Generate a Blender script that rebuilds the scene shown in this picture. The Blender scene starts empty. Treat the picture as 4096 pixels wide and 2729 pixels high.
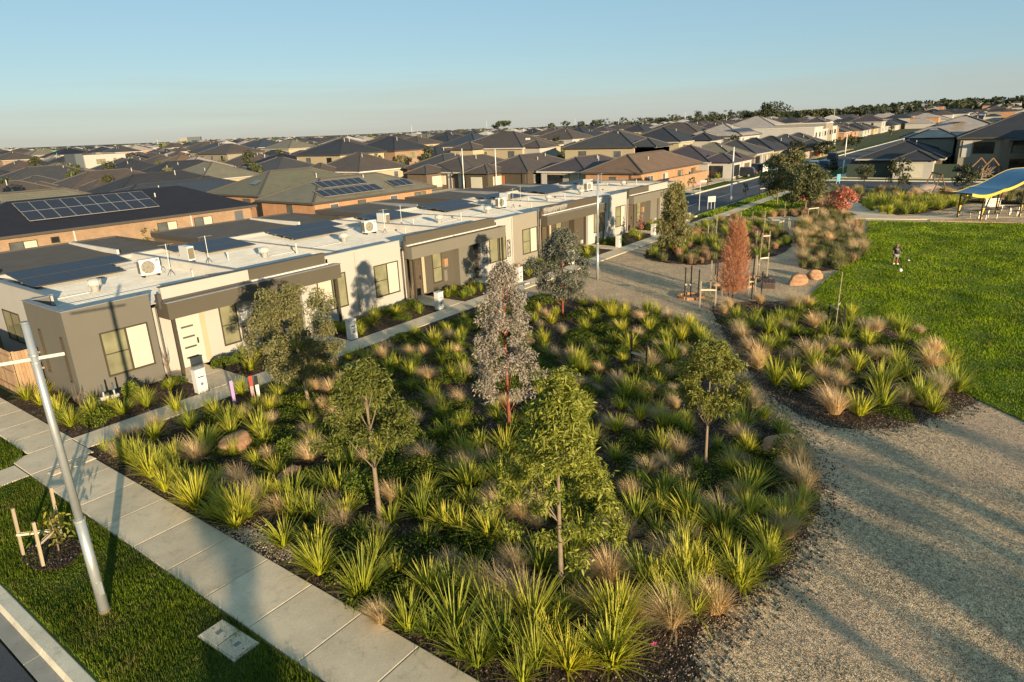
import bpy, math, random
import numpy as np
from mathutils import Vector, Quaternion, Matrix
R=math.radians
S=bpy.context.scene
COL=S.collection
# ---------------------------------------------------------------- camera
CAM=Vector((-8.591,-26.657,9.3)); PITCH=R(17.988); HEAD=R(37.0); ROLL=math.atan(0.04); FPX=1511*4096/2353
cd=bpy.data.cameras.new('camera'); cd.sensor_width=36; cd.lens=36*1511/2353; cd.clip_start=.1; cd.clip_end=12000
cam=bpy.data.objects.new('camera',cd); COL.objects.link(cam); S.camera=cam
cam.location=CAM
_f=Vector((math.cos(HEAD)*math.cos(PITCH),math.sin(HEAD)*math.cos(PITCH),-math.sin(PITCH)))
cam.rotation_euler=(_f.to_track_quat('-Z','Y')@Quaternion((0,0,1),-ROLL)).to_euler()
# ---------------------------------------------------------------- sky and sun
SUN_EL=8.8; SUN_AZ=63.5            # azimuth in which the light travels
w=bpy.data.worlds.new('World'); S.world=w; w.use_nodes=True
nt=w.node_tree; bg=nt.nodes['Background']
sk=nt.nodes.new('ShaderNodeTexSky'); sk.sky_type='NISHITA'; sk.sun_disc=False
sk.sun_elevation=R(SUN_EL); sk.sun_rotation=R(90-(SUN_AZ+180)); sk.air_density=1.0; sk.dust_density=0.15; sk.ozone_density=1.4
mx=nt.nodes.new('ShaderNodeMix'); mx.data_type='RGBA'; mx.clamp_result=False
mx.inputs[0].default_value=.69
mx.inputs[7].default_value=(1.50,2.72,3.72,1)      # thin even haze veil through the whole sky
nt.links.new(sk.outputs[0],mx.inputs[6])
# low streaky haze bank all round the horizon
def wn(ty,**kw):
    a=nt.nodes.new('ShaderNode'+ty)
    for k,v in kw.items(): setattr(a,k,v)
    return a
tc=wn('TexCoord'); sx=wn('SeparateXYZ'); nt.links.new(tc.outputs['Generated'],sx.inputs[0])
mp=wn('Mapping'); mp.inputs['Scale'].default_value=(1.2,1.2,26); nt.links.new(tc.outputs['Generated'],mp.inputs[0])
ns=wn('TexNoise'); ns.inputs['Scale'].default_value=1.6; ns.inputs['Detail'].default_value=5; nt.links.new(mp.outputs[0],ns.inputs['Vector'])
ad=wn('Math',operation='MULTIPLY_ADD'); nt.links.new(ns.outputs['Fac'],ad.inputs[0]); ad.inputs[1].default_value=.11; nt.links.new(sx.outputs[2],ad.inputs[2])
rp=wn('ValToRGB'); e=rp.color_ramp.elements; e[0].position=.045; e[0].color=(.72,.72,.72,1); e[1].position=.118; e[1].color=(0,0,0,1); nt.links.new(ad.outputs[0],rp.inputs[0])
m2=wn('Mix',data_type='RGBA'); m2.inputs[7].default_value=(3.0,2.9,2.5,1); nt.links.new(rp.outputs[0],m2.inputs[0]); nt.links.new(mx.outputs[2],m2.inputs[6]); nt.links.new(m2.outputs[2],bg.inputs[0])
bg.inputs[1].default_value=.0915
sl=bpy.data.lights.new('sun','SUN'); sl.energy=5; sl.angle=R(.5); sl.color=(1,.82,.56)
sun=bpy.data.objects.new('sun',sl); COL.objects.link(sun)
SUND=Vector((math.cos(R(SUN_AZ))*math.cos(R(SUN_EL)),math.sin(R(SUN_AZ))*math.cos(R(SUN_EL)),-math.sin(R(SUN_EL))))
sun.rotation_euler=SUND.to_track_quat('-Z','Y').to_euler(); sun.location=(-60,-120,60)
vs=S.view_settings; vs.view_transform='Standard'; vs.look='None'; vs.exposure=.95; vs.gamma=1; vs.use_curve_mapping=False
S.cycles.use_denoising=True; S.cycles.max_bounces=6; S.cycles.diffuse_bounces=3; S.cycles.glossy_bounces=2; S.cycles.transmission_bounces=2; S.cycles.transparent_max_bounces=4
S.cycles.use_adaptive_sampling=True; S.cycles.adaptive_threshold=.02
# ---------------------------------------------------------------- measuring: photograph pixel (4096 wide) to a point at height z
_c,_s=math.cos(ROLL),math.sin(ROLL); _cp,_sp=math.cos(PITCH),math.sin(PITCH)
def ray(px,py):
    u=(px-2048)/FPX; v=(1364.5-py)/FPX
    a=u*_c+v*_s; b=-u*_s+v*_c
    fx,fy=_cp+b*_sp, a
    return Vector((fx*math.cos(HEAD)+fy*math.sin(HEAD), fx*math.sin(HEAD)-fy*math.cos(HEAD), -_sp+b*_cp))
def G(px,py,z=0.):
    d=ray(px,py); t=(z-CAM.z)/d.z
    p=CAM+d*t; return Vector((p.x,p.y,z))
def GH(base,top,z=0.):
    "ground point of a pixel and height of the pixel straight above it"
    B=G(*base,z); d=ray(*top); t=((B.x-CAM.x)*d.x+(B.y-CAM.y)*d.y)/(d.x*d.x+d.y*d.y)
    return B,(CAM.z+d.z*t)-z

# ---------------------------------------------------------------- mesh helpers
class MB:
    def __init__(s): s.v=[]; s.f=[]; s.m=[]
    def poly(s,pts,mi=0):
        n=len(s.v); s.v+= [tuple(p) for p in pts]; s.f.append(tuple(range(n,n+len(pts)))); s.m.append(mi); return s
    def box(s,x0,x1,y0,y1,z0,z1,mi=0,M=None):
        n=len(s.v); P=[(x,y,z) for x in(x0,x1) for y in(y0,y1) for z in(z0,z1)]
        if M is not None: P=[tuple(M@Vector(p)) for p in P]
        s.v+=P
        for q in((0,1,3,2),(4,6,7,5),(0,4,5,1),(2,3,7,6),(0,2,6,4),(1,5,7,3)): s.f.append(tuple(n+i for i in q)); s.m.append(mi)
        return s
    def tube(s,pts,rad,n=8,mi=0,cap=True):
        pts=[Vector(p) for p in pts]; k=len(pts)
        if not hasattr(rad,'__len__'): rad=[rad]*k
        base=len(s.v)
        for i,p in enumerate(pts):
            d=(pts[min(i+1,k-1)]-pts[max(i-1,0)]).normalized()
            a=d.orthogonal().normalized() if abs(d.z)<.9 else Vector((1,0,0)).cross(d).normalized(); b=d.cross(a)
            for j in range(n):
                t=2*math.pi*j/n; s.v.append(tuple(p+(a*math.cos(t)+b*math.sin(t))*rad[i]))
        for i in range(k-1):
            for j in range(n):
                a0=base+i*n+j; a1=base+i*n+(j+1)%n
                s.f.append((a0,a1,a1+n,a0+n)); s.m.append(mi)
        if cap:
            s.f.append(tuple(base+j for j in range(n))[::-1]); s.m.append(mi)
            s.f.append(tuple(base+(k-1)*n+j for j in range(n))); s.m.append(mi)
        return s
    def lathe(s,prof,c=(0,0,0),n=12,mi=0):
        s.tube([(c[0],c[1],c[2]+z) for r,z in prof],[max(r,.001) for r,z in prof],n,mi); return s
    def extr(s,poly,z0,z1,mi=0,mtop=None):
        "vertical prism over a ccw xy polygon"
        n=len(s.v); k=len(poly)
        s.v+=[(p[0],p[1],z0) for p in poly]+[(p[0],p[1],z1) for p in poly]
        s.f.append(tuple(range(n+k,n+2*k))); s.m.append(mi if mtop is None else mtop)
        for i in range(k):
            j=(i+1)%k; s.f.append((n+i,n+j,n+k+j,n+k+i)); s.m.append(mi)
        return s
    def mesh(s,name,mats,smooth=False):
        me=bpy.data.meshes.new(name); me.from_pydata(s.v,[],s.f)
        for m in (mats if isinstance(mats,(list,tuple)) else [mats]): me.materials.append(m)
        if max(s.m,default=0)>0: me.polygons.foreach_set('material_index',s.m)
        if smooth: me.polygons.foreach_set('use_smooth',[True]*len(s.f))
        me.update(); return me
    def build(s,name,mats,parent=None,smooth=False,loc=None,rotz=0):
        return link(name,s.mesh(name,mats,smooth),parent,loc,rotz)
def link(name,me,parent=None,loc=None,rotz=0,scale=None):
    o=bpy.data.objects.new(name,me); COL.objects.link(o)
    if parent is not None: o.parent=parent
    if loc is not None: o.location=loc
    if rotz: o.rotation_euler=(0,0,rotz)
    if scale is not None: o.scale=scale if hasattr(scale,'__len__') else (scale,)*3
    return o
def tag(o,label=None,cat=None,group=None,kind=None):
    if label: o['label']=label
    if cat: o['category']=cat
    if group: o['group']=group
    if kind: o['kind']=kind
    return o
def thing(name,label,cat,loc=(0,0,0),rotz=0,group=None):
    o=bpy.data.objects.new(name,None); COL.objects.link(o); o.empty_display_size=.2
    o.location=loc; o.rotation_euler=(0,0,rotz); return tag(o,label,cat,group)
def struct(o): o['kind']='structure'; return o
def stuff(o,label=None,cat=None): o['kind']='stuff'; return tag(o,label,cat)
def dup(root,loc,rotz=0,label=None,group=None,scale=None):
    def cp(o,par):
        c=o.copy(); COL.objects.link(c); c.parent=par
        for ch in o.children: cp(ch,c)
        return c
    r=cp(root,None); r.location=loc; r.rotation_euler=(0,0,rotz)
    if label: r['label']=label
    if group: r['group']=group
    if scale is not None: r.scale=(scale,)*3 if not hasattr(scale,'__len__') else scale
    return r
def rough_poly(pts,step,amp,seed,closed=True):
    "refine a polygon outline and make it uneven"
    rnd=random.Random(seed); out=[]
    n=len(pts)
    # catmull-rom smoothing
    for i in range(n):
        p0,p1,p2,p3=[Vector((*pts[(i+k-1)%n][:2],0)) for k in range(4)]
        m=max(1,int((p2-p1).length/step))
        for k in range(m):
            t=k/m; q=.5*((2*p1)+(p2-p0)*t+(2*p0-5*p1+4*p2-p3)*t*t+(3*p1-p0-3*p2+p3)*t**3)
            out.append((q.x+rnd.uniform(-amp,amp),q.y+rnd.uniform(-amp,amp)))
    return out
def inside(p,poly):
    c=False; n=len(poly); x,y=p[0],p[1]; j=n-1
    for i in range(n):
        xi,yi=poly[i][:2]; xj,yj=poly[j][:2]
        if (yi>y)!=(yj>y) and x<(xj-xi)*(y-yi)/(yj-yi)+xi: c=not c
        j=i
    return c
def inside_np(P,poly):
    c=np.zeros(len(P),bool); n=len(poly); j=n-1; x,y=P[:,0],P[:,1]
    for i in range(n):
        xi,yi=poly[i][:2]; xj,yj=poly[j][:2]
        if yi!=yj: c^=((yi>y)!=(yj>y))&(x<(xj-xi)*(y-yi)/(yj-yi)+xi)
        j=i
    return c
def np_mesh(name,V,F,mats,attr=None,smooth=False):
    "fast mesh from arrays; F is (n,3) or (n,4); attr a per-vertex 0..1 value stored as colour 't'"
    me=bpy.data.meshes.new(name); V=np.asarray(V,np.float32).reshape(-1,3); F=np.asarray(F,np.int32); k=F.shape[1]
    me.vertices.add(len(V)); me.vertices.foreach_set('co',V.ravel())
    me.loops.add(F.size); me.loops.foreach_set('vertex_index',F.ravel())
    me.polygons.add(len(F)); me.polygons.foreach_set('loop_start',np.arange(0,F.size,k,dtype=np.int32))
    if attr is not None:
        a=me.attributes.new('t','FLOAT','POINT'); a.data.foreach_set('value',np.asarray(attr,np.float32))
    for m in (mats if isinstance(mats,(list,tuple)) else [mats]): me.materials.append(m)
    if smooth: me.polygons.foreach_set('use_smooth',np.ones(len(F),bool))
    me.update(calc_edges=True); return me
# ---------------------------------------------------------------- materials
class NT:
    def __init__(s,name):
        s.m=bpy.data.materials.new(name); s.m.use_nodes=True; s.t=s.m.node_tree
        s.b=s.t.nodes['Principled BSDF']; s.out=s.t.nodes['Material Output']
    def n(s,ty,**kw):
        a=s.t.nodes.new('ShaderNode'+ty)
        for k,v in kw.items():
            if k in a.bl_rna.properties: setattr(a,k,v)
            else: a.inputs[k].default_value=v
        return a
    def l(s,a,b): s.t.links.new(a,b); return s
    def pos(s): return s.n('NewGeometry').outputs['Position']
    def obj(s): return s.n('TexCoord').outputs['Object']
    def noise(s,vec,scale,detail=4,rough=.6):
        a=s.n('TexNoise'); a.inputs['Scale'].default_value=scale; a.inputs['Detail'].default_value=detail; a.inputs['Roughness'].default_value=rough
        if vec is not None: s.l(vec,a.inputs['Vector'])
        return a.outputs['Fac']
    def ramp(s,fac,stops,inter='LINEAR'):
        a=s.n('ValToRGB'); a.color_ramp.interpolation=inter; e=a.color_ramp.elements
        while len(e)<len(stops): e.new(.5)
        for el,(p,c) in zip(e,stops): el.position=p; el.color=(*c,1) if len(c)==3 else c
        s.l(fac,a.inputs[0]); return a.outputs[0]
    def mix(s,fac,a,b,mode='MIX'):
        m=s.n('Mix',data_type='RGBA',blend_type=mode)
        for k,v in((0,fac),(6,a),(7,b)):
            if hasattr(v,'is_linked'): s.l(v,m.inputs[k])
            else: m.inputs[k].default_value=v if not isinstance(v,tuple) else ((*v,1) if len(v)==3 else v)
        return m.outputs[2]
    def math(s,op,a,b=0.,c=0.):
        m=s.n('Math',operation=op)
        for k,v in enumerate((a,b,c)):
            if hasattr(v,'is_linked'): s.l(v,m.inputs[k])
            else: m.inputs[k].default_value=v
        return m.outputs[0]
    def sep(s,vec):
        a=s.n('SeparateXYZ'); s.l(vec,a.inputs[0]); return a.outputs
    def comb(s,x,y,z=0.):
        a=s.n('CombineXYZ')
        for k,v in enumerate((x,y,z)):
            if hasattr(v,'is_linked'): s.l(v,a.inputs[k])
            else: a.inputs[k].default_value=v
        return a.outputs[0]
    def mapv(s,vec,scale=(1,1,1),rot=(0,0,0)):
        a=s.n('Mapping'); a.inputs['Scale'].default_value=scale; a.inputs['Rotation'].default_value=rot; s.l(vec,a.inputs[0]); return a.outputs[0]
    def col(s,c):
        if hasattr(c,'is_linked'): s.l(c,s.b.inputs['Base Color'])
        else: s.b.inputs['Base Color'].default_value=(*c,1)
        return s
    def set(s,rough=.7,metal=0.,spec=.4):
        s.b.inputs['Roughness'].default_value=rough; s.b.inputs['Metallic'].default_value=metal; s.b.inputs['Specular IOR Level'].default_value=spec; return s
    def bump(s,h,strength=.5,dist=.02):
        a=s.n('Bump'); a.inputs['Strength'].default_value=strength; a.inputs['Distance'].default_value=dist
        s.l(h,a.inputs['Height']); s.l(a.outputs[0],s.b.inputs['Normal']); return s
def sc(c,k): return tuple(min(1,x*k) for x in c)
def paint(name,c,rough=.7,var=.12,scale=1.2,bump=0,spec=.3,metal=0.,fine=30.):
    m=NT(name); p=m.pos(); f=m.noise(p,scale,5,.65)
    m.col(m.ramp(f,[(.25,sc(c,1-var)),(.75,sc(c,1+var))])).set(rough,metal,spec)
    if bump: m.bump(m.noise(p,fine,3),bump,.01)
    return m.m
def objpaint(name,c,c2,rough=.7,var=.1,scale=2.,bump=0,spec=.3,fine=30.):
    "colour varies from object to object between c and c2"
    m=NT(name); p=m.pos(); r=m.n('ObjectInfo').outputs['Random']
    a=m.mix(r,c,c2); f=m.noise(p,scale,5,.65); b=m.ramp(f,[(.25,(1-var,)*3),(.75,(1+var*.6,)*3)])
    m.col(m.mix(1.,a,b,'MULTIPLY')).set(rough,0,spec)
    if bump: m.bump(m.noise(p,fine,3),bump,.01)
    return m.m
def leafmat(name,c0,c1,c2=None,trans=.25,rough=.55,rand=True,tipt=False,spec=.3,patch=None):
    "leaf colours vary from leaf to leaf; with tipt also along the blade"
    m=NT(name)
    if rand: f=m.n('NewGeometry').outputs['Random Per Island']
    else: f=m.n('ObjectInfo').outputs['Random']
    stops=[(0,c0),(1,c1)] if c2 is None else [(0,c0),(.6,c1),(1,c2)]
    a=m.ramp(f,stops)
    if tipt:
        t=m.n('Attribute',attribute_name='t').outputs['Fac']; a=m.mix(m.math('MULTIPLY',m.math('POWER',t,2.),.8),a,tipt)
    r=m.n('ObjectInfo').outputs['Random']
    a=m.mix(1.,a,m.ramp(r,[(0,(.72,.78,.8)),(.5,(1,1,1)),(1,(1.28,1.18,1.05))]),'MULTIPLY')
    if patch:
        pn=m.noise(m.pos(),patch[0],5,.7); a=m.mix(m.ramp(pn,[(.50,(0,0,0)),(.70,(.85,.85,.85))]),a,patch[1]); a=m.mix(1.,a,m.ramp(m.noise(m.pos(),patch[0]*.45,4,.6),[(.34,(.45,.52,.55)),(.62,(1.12,1.1,1.05))]),'MULTIPLY')  # own tint patches, then broad dark ones painting the shade of uneven turf
    m.col(a).set(rough,0,spec)
    tr=m.n('BsdfTranslucent'); m.l(a,tr.inputs[0]); ms=m.n('MixShader'); ms.inputs[0].default_value=trans
    m.l(m.b.outputs[0],ms.inputs[1]); m.l(tr.outputs[0],ms.inputs[2]); m.l(ms.outputs[0],m.out.inputs[0])
    return m.m
M={}
# ground
def _concrete(name,c,stain=.25):
    m=NT(name); p=m.pos(); r=m.n('ObjectInfo').outputs['Random']
    a=m.ramp(m.noise(p,.9,6,.7),[(.3,sc(c,.82)),(.7,sc(c,1.12))])
    a=m.mix(1.,a,m.ramp(r,[(0,(.88,.88,.87)),(1,(1.07,1.06,1.05))]),'MULTIPLY')
    a=m.mix(1.,a,m.ramp(m.noise(m.mapv(p,(1,1,1)),28,3,.7),[(.3,(.86,.86,.86)),(.65,(1.04,1.04,1.04))]),'MULTIPLY')
    st=m.ramp(m.noise(p,2.3,6,.75),[(.56,(1,1,1)),(.74,(1-stain,1-stain*1.05,1-stain*1.1))]); a=m.mix(1.,a,st,'MULTIPLY')
    m.col(a).set(.85,0,.25).bump(m.noise(p,60,3),.25,.004); return m.m
M['concrete']=_concrete('concrete',(.68,.53,.345),.36); M['kerb']=_concrete('kerb',(.62,.55,.41),.35)
def _asph():
    m=NT('asphalt'); p=m.pos()
    a=m.ramp(m.noise(p,.25,5,.6),[(.3,(.052,.052,.056)),(.7,(.085,.083,.085))])
    a=m.mix(1.,a,m.ramp(m.noise(p,40,2),[(.35,(.75,.75,.75)),(.7,(1.25,1.25,1.25))]),'MULTIPLY')
    m.col(a).set(.85,0,.3).bump(m.noise(p,70,2),.4,.006); return m.m
M['asphalt']=_asph()
def _gravel():
    m=NT('gravel'); p=m.pos()
    wv=m.mapv(p,(1,1,.2)); v=m.n('TexVoronoi'); v.inputs['Scale'].default_value=52; m.l(wv,v.inputs['Vector'])
    hs=m.sep(v.outputs['Color'])
    a=m.ramp(hs[0],[(0,(.12,.085,.055)),(.3,(.46,.315,.18)),(.6,(.70,.505,.30)),(.86,(.92,.72,.46)),(1,(.70,.40,.25))])
    a=m.mix(1.,a,m.ramp(m.noise(p,.6,5,.65),[(.3,(.72,.70,.68)),(.7,(1.12,1.08,1.0))]),'MULTIPLY')
    a=m.mix(1.,a,m.ramp(m.noise(p,6.5,4,.7),[(.33,(.55,.53,.52)),(.6,(1.12,1.12,1.1))]),'MULTIPLY')
    a=m.mix(m.ramp(m.noise(p,.23,4,.6),[(.48,(0,0,0)),(.68,(.6,.6,.6))]),a,(.60,.38,.24))
    m.col(a).set(.9,0,.2)
    h=m.math('ADD',m.math('MULTIPLY',v.outputs['Distance'],-1.),m.math('MULTIPLY',m.noise(p,5,4),1.2)); m.bump(h,.6,.02); return m.m
M['gravel']=_gravel()
def _mulch(name='mulch',k=1.):
    m=NT(name); p=m.pos()
    d=m.noise(p,3,3); pv=m.n('VectorMath',operation='ADD'); m.l(m.mapv(p,(1,2.2,1),(0,0,.6)),pv.inputs[0]); m.l(m.comb(d,d,d),pv.inputs[1])
    v=m.n('TexVoronoi'); v.inputs['Scale'].default_value=13; m.l(pv.outputs[0],v.inputs['Vector']); hs=m.sep(v.outputs['Color'])
    a=m.ramp(hs[0],[(0,sc((.024,.015,.011),k)),(.5,sc((.075,.045,.028),k)),(.88,sc((.14,.085,.05),k)),(.97,sc((.3,.22,.14),k)),(1,sc((.36,.28,.18),k))])
    a=m.mix(1.,a,m.ramp(m.noise(p,.9,4),[(.3,(.6,.6,.6)),(.7,(1.2,1.15,1.1))]),'MULTIPLY')
    m.col(a).set(.9,0,.2)
    h=m.math('ADD',m.math('MULTIPLY',v.outputs['Distance'],-1.),m.noise(p,7,4)); m.bump(h,1.,.05); return m.m
M['mulch']=_mulch()
def _turf(name,c0,c1,c2):
    m=NT(name); p=m.pos()
    a=m.ramp(m.noise(p,1.1,6,.75),[(.28,c0),(.52,c1),(.75,c2)])
    a=m.mix(1.,a,m.ramp(m.noise(p,16,4,.8),[(.3,(.45,.45,.45)),(.7,(1.3,1.3,1.3))]),'MULTIPLY')
    m.col(a).set(.9,0,.15).bump(m.noise(p,14,5,.8),1.,.08); return m.m
M['turf']=_turf('turf',(.028,.05,.010),(.06,.10,.014),(.10,.13,.025))
M['lawn_soil']=_turf('lawn_soil',(.06,.11,.008),(.12,.18,.012),(.19,.20,.035))
M['field']=_turf('field',(.05,.06,.022),(.10,.095,.038),(.17,.13,.06))
M['paddock']=_turf('paddock',(.06,.09,.02),(.11,.13,.03),(.16,.14,.05))
M['grass']=leafmat('grass',(.05,.09,.006),(.12,.18,.010),(.23,.23,.03),.3,.7,spec=.12,patch=(1.1,(.17,.15,.04)))
M['lawn_grass']=leafmat('lawn_grass',(.11,.19,.004),(.21,.30,.008),(.34,.35,.03),.3,.7,spec=.12,patch=(.8,(.24,.22,.05)))
# buildings
def render(name,c,var=.05): return paint(name,c,.85,var,.7,.15,.15,fine=45.)
M['r_grey']=render('render_grey',(.130,.117,.092)); M['r_cream']=render('render_cream',(.385,.352,.300)); M['r_olive']=render('render_olive',(.090,.076,.054))
M['r_olive2']=render('render_olive_light',(.158,.140,.106)); M['r_dark']=render('render_dark',(.082,.064,.043)); M['r_tan']=render('render_tan',(.255,.218,.162)); M['r_white']=render('render_white',(.43,.395,.345))
M['r_brown']=render('render_brown',(.13,.095,.065)); M['r_beige']=render('render_beige',(.40,.32,.20)); M['r_blue']=render('render_bluegrey',(.10,.11,.115)); M['r_red']=render('render_red',(.30,.10,.05))
def _steel(name,c,sc_=1):
    m=NT(name); p=m.pos(); a=m.ramp(m.noise(p,.8,5,.7),[(.3,sc(c,.9)),(.7,sc(c,1.08))])
    a=m.mix(1.,a,m.ramp(m.noise(m.mapv(p,(.6,3,1)),1.5,5,.7),[(.4,(.86,.86,.85)),(.62,(1.02,1.02,1.02))]),'MULTIPLY')
    m.col(a).set(.62,.0,.22); return m.m
M['steel_white']=_steel('roof_steel_white',(.60,.55,.46)); M['steel_dark']=_steel('roof_steel_dark',(.058,.055,.051)); M['steel_black']=_steel('roof_steel_black',(.018,.017,.022)); M['steel_pale']=_steel('roof_steel_pale',(.55,.48,.40))
M['cap']=paint('flashing',(.20,.20,.20),.5); M['cap_pale']=paint('flashing_pale',(.55,.5,.42),.5); M['cap_dark']=paint('flashing_dark',(.07,.06,.05),.5)
M['frame']=paint('window_frame',(.055,.043,.028),.5,.05); M['frame_white']=paint('window_frame_white',(.45,.42,.36),.5,.05)
def _pane(name,c,rough=.06,spec=.6,var=.25):
    m=NT(name); p=m.pos(); m.col(m.ramp(m.noise(p,1.3,3,.5),[(.3,sc(c,1-var)),(.7,sc(c,1+var))])).set(rough,0,spec); return m.m
M['pane']=_pane('pane_blind',(.20,.185,.105)); M['pane_white']=_pane('pane_white_blind',(.50,.45,.34),.2,.4,.05); M['pane_dark']=_pane('pane_dark',(.02,.022,.025)); M['pane_grey']=_pane('pane_grey',(.10,.105,.10))
M['door_white']=paint('door_white',(.46,.42,.34),.5,.03); M['door_slot']=_pane('door_glass_slot',(.09,.085,.075)); M['door_wood']=paint('door_timber',(.09,.065,.04),.6,.25,6); M['door_brown']=paint('door_brown',(.2,.11,.05),.6,.2,5)
M['white']=paint('white_paint',(.6,.57,.5),.45,.05); M['offwhite']=paint('off_white_paint',(.45,.42,.36),.6,.06); M['black']=paint('black_paint',(.012,.012,.013),.5,.1); M['grey']=paint('grey_paint',(.2,.2,.19),.6,.08)
M['galv']=paint('galvanised_steel',(.42,.43,.41),.38,.12,3.,0,.5,.55); M['pole_white']=paint('pole_grey',(.68,.65,.58),.45,.06,2,0,.4,.2)
M['fan']=paint('fan_grille',(.16,.13,.085),.6,.1); M['orange_sheen']=paint('inverter_orange_sheen',(.36,.2,.10),.5,.1)
def _tile(name,c,course=.17,var=.14):
    m=NT(name); p=m.pos(); x=m.sep(p); r=m.n('ObjectInfo').outputs['Random']
    fr=m.math('FRACT',m.math('DIVIDE',x[2],course))
    a=m.ramp(m.noise(p,.7,5,.7),[(.3,sc(c,1-var)),(.7,sc(c,1+var))])
    a=m.mix(1.,a,m.ramp(m.noise(m.mapv(p,(1,1,5)),5,2),[(.3,(.86,.86,.86)),(.7,(1.1,1.1,1.1))]),'MULTIPLY')
    a=m.mix(1.,a,m.ramp(fr,[(.0,(.55,.55,.55)),(.16,(1,1,1)),(1.,(1.05,1.05,1.05))]),'MULTIPLY')
    u=m.math('ADD',x[0],x[1]); wv=m.math('SINE',m.math('MULTIPLY',u,2*math.pi/.3))
    m.col(a).set(.7,0,.3); h=m.math('ADD',fr,m.math('MULTIPLY',wv,.35)); m.bump(h,.7,.035); return m.m
M['t_brown']=_tile('tiles_brown',(.085,.064,.050)); M['t_tan']=_tile('tiles_tan',(.17,.15,.10)); M['t_grey']=_tile('tiles_grey',(.060,.056,.054)); M['t_dark']=_tile('tiles_dark',(.036,.035,.038)); M['t_rust']=_tile('tiles_rust',(.17,.105,.062)); M['t_pale']=_tile('tiles_pale',(.36,.30,.25)); M['t_mauve']=_tile('tiles_mauve',(.07,.052,.055)); M['t_green']=_tile('tiles_olive',(.13,.12,.075))
M['t_black']=_steel('tiles_black',(.020,.019,.024)); M['t_blue']=_steel('roof_bluegrey',(.05,.058,.07))
M['ridge']=paint('ridge_tiles',(.075,.065,.055),.7,.2,6); M['ridge_dark']=paint('ridge_tiles_dark',(.03,.03,.032),.7,.2,6)
def _brick(name,c0,c1,mort):
    m=NT(name); p=m.pos(); x=m.sep(p); b=m.n('TexBrick'); b.inputs['Scale'].default_value=1
    for k,v in(('Color1',c0),('Color2',c1),('Mortar',mort)): b.inputs[k].default_value=(*v,1)
    b.inputs['Brick Width'].default_value=.24; b.inputs['Row Height'].default_value=.086; b.inputs['Mortar Size'].default_value=.010
    m.l(m.comb(m.math('ADD',x[0],x[1]),x[2]),b.inputs['Vector'])
    a=m.mix(1.,b.outputs['Color'],m.ramp(m.noise(p,1.,5),[(.3,(.85,.85,.85)),(.7,(1.12,1.1,1.08))]),'MULTIPLY')
    m.col(a).set(.85,0,.2).bump(b.outputs['Fac'],-.5,.01); return m.m
M['b_tan']=_brick('brick_tan',(.235,.135,.07),(.29,.175,.095),(.36,.28,.2)); M['b_orange']=_brick('brick_orange',(.36,.165,.07),(.43,.205,.09),(.42,.29,.19)); M['b_brown']=_brick('brick_brown',(.13,.075,.045),(.17,.10,.06),(.2,.16,.12))
def _solar(name):
    m=NT(name); x=m.sep(m.obj())
    gx=m.math('FRACT',m.math('MULTIPLY',x[0],6.)); gy=m.math('FRACT',m.math('MULTIPLY',x[1],6.))
    ln=m.math('MAXIMUM',m.math('GREATER_THAN',gx,.94),m.math('GREATER_THAN',gy,.94))
    m.col(m.mix(m.math('MULTIPLY',ln,.5),(.020,.022,.030),(.07,.072,.08))).set(.42,0,.3); return m.m
M['solar']=_solar('solar_cells'); M['solar_frame']=paint('solar_frame',(.26,.25,.24),.5)
M['fence']=objpaint('paling_timber',(.27,.155,.08),(.36,.235,.13),.85,.2,5.); M['fence_pale']=objpaint('paling_weathered',(.30,.235,.16),(.38,.30,.21),.85,.2,5.); M['fence_far']=paint('fence_panel',(.33,.20,.11),.85,.1,1.)
M['timber']=objpaint('stake_timber',(.30,.235,.15),(.40,.32,.21),.85,.15,8.); M['stake_dark']=paint('stake_dark',(.022,.02,.018),.8,.2); M['tie']=paint('hessian_tie',(.55,.45,.32),.9,.05); M['cane']=paint('bamboo_cane',(.36,.28,.16),.7,.15,9.)
M['bark']=paint('bark_brown',(.21,.15,.10),.9,.3,9.,.5); M['bark_red']=paint('bark_red',(.20,.055,.03),.85,.3,9.,.4); M['bark_pale']=paint('bark_pale',(.20,.145,.095),.9,.25,8.,.4); M['bark_dark']=paint('bark_dark',(.06,.045,.032),.9,.3,9.,.4)
M['rock']=paint('sandstone',(.36,.195,.10),.9,.35,3.,1.,.15,fine=9.); M['channel']=_concrete('channel_concrete_shaded',(.30,.275,.23),.3); M['rock_grey']=paint('basalt',(.10,.085,.07),.9,.3,4.,1.,.15,fine=9.)

# ---------------------------------------------------------------- the ground
def sheet(name,poly,z,mat,parent=None,step=None):
    mb=MB(); mb.poly([(x,y,z) for x,y in poly]); return struct(mb.build(name,mat,parent)) if parent is None else mb.build(name,mat,parent)
def slab_block(name,poly,z0,z1,mat):
    return struct(MB().extr(poly,z0,z1).build(name,mat))
def rect(x0,x1,y0,y1): return [(x0,y0),(x1,y0),(x1,y1),(x0,y1)]
def terrain_h(x,y):
    d=math.hypot(x-CAM.x,y-CAM.y); a=math.degrees(math.atan2(y-CAM.y,x-CAM.x))
    if d<330: return 0.
    t=min(1,(d-330)/1500); k=max(0,min(1,(30-a)/26))
    return t*t*(3-2*t)*(19*k)+ (t*2.5*math.sin(a*.35) if d>900 else 0)
mb=MB(); rr=[0,60,150,330,420,520,650,800,1000,1250,1550,1900,2500,3500,5500,9000]; na=72
for r_ in rr[1:]:
    for k in range(na):
        a=2*math.pi*k/na; x,y=CAM.x+r_*math.cos(a),CAM.y+r_*math.sin(a); mb.v.append((x,y,-.16+terrain_h(x,y)))
mb.v.append((CAM.x,CAM.y,-.16)); c0=len(mb.v)-1
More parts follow.
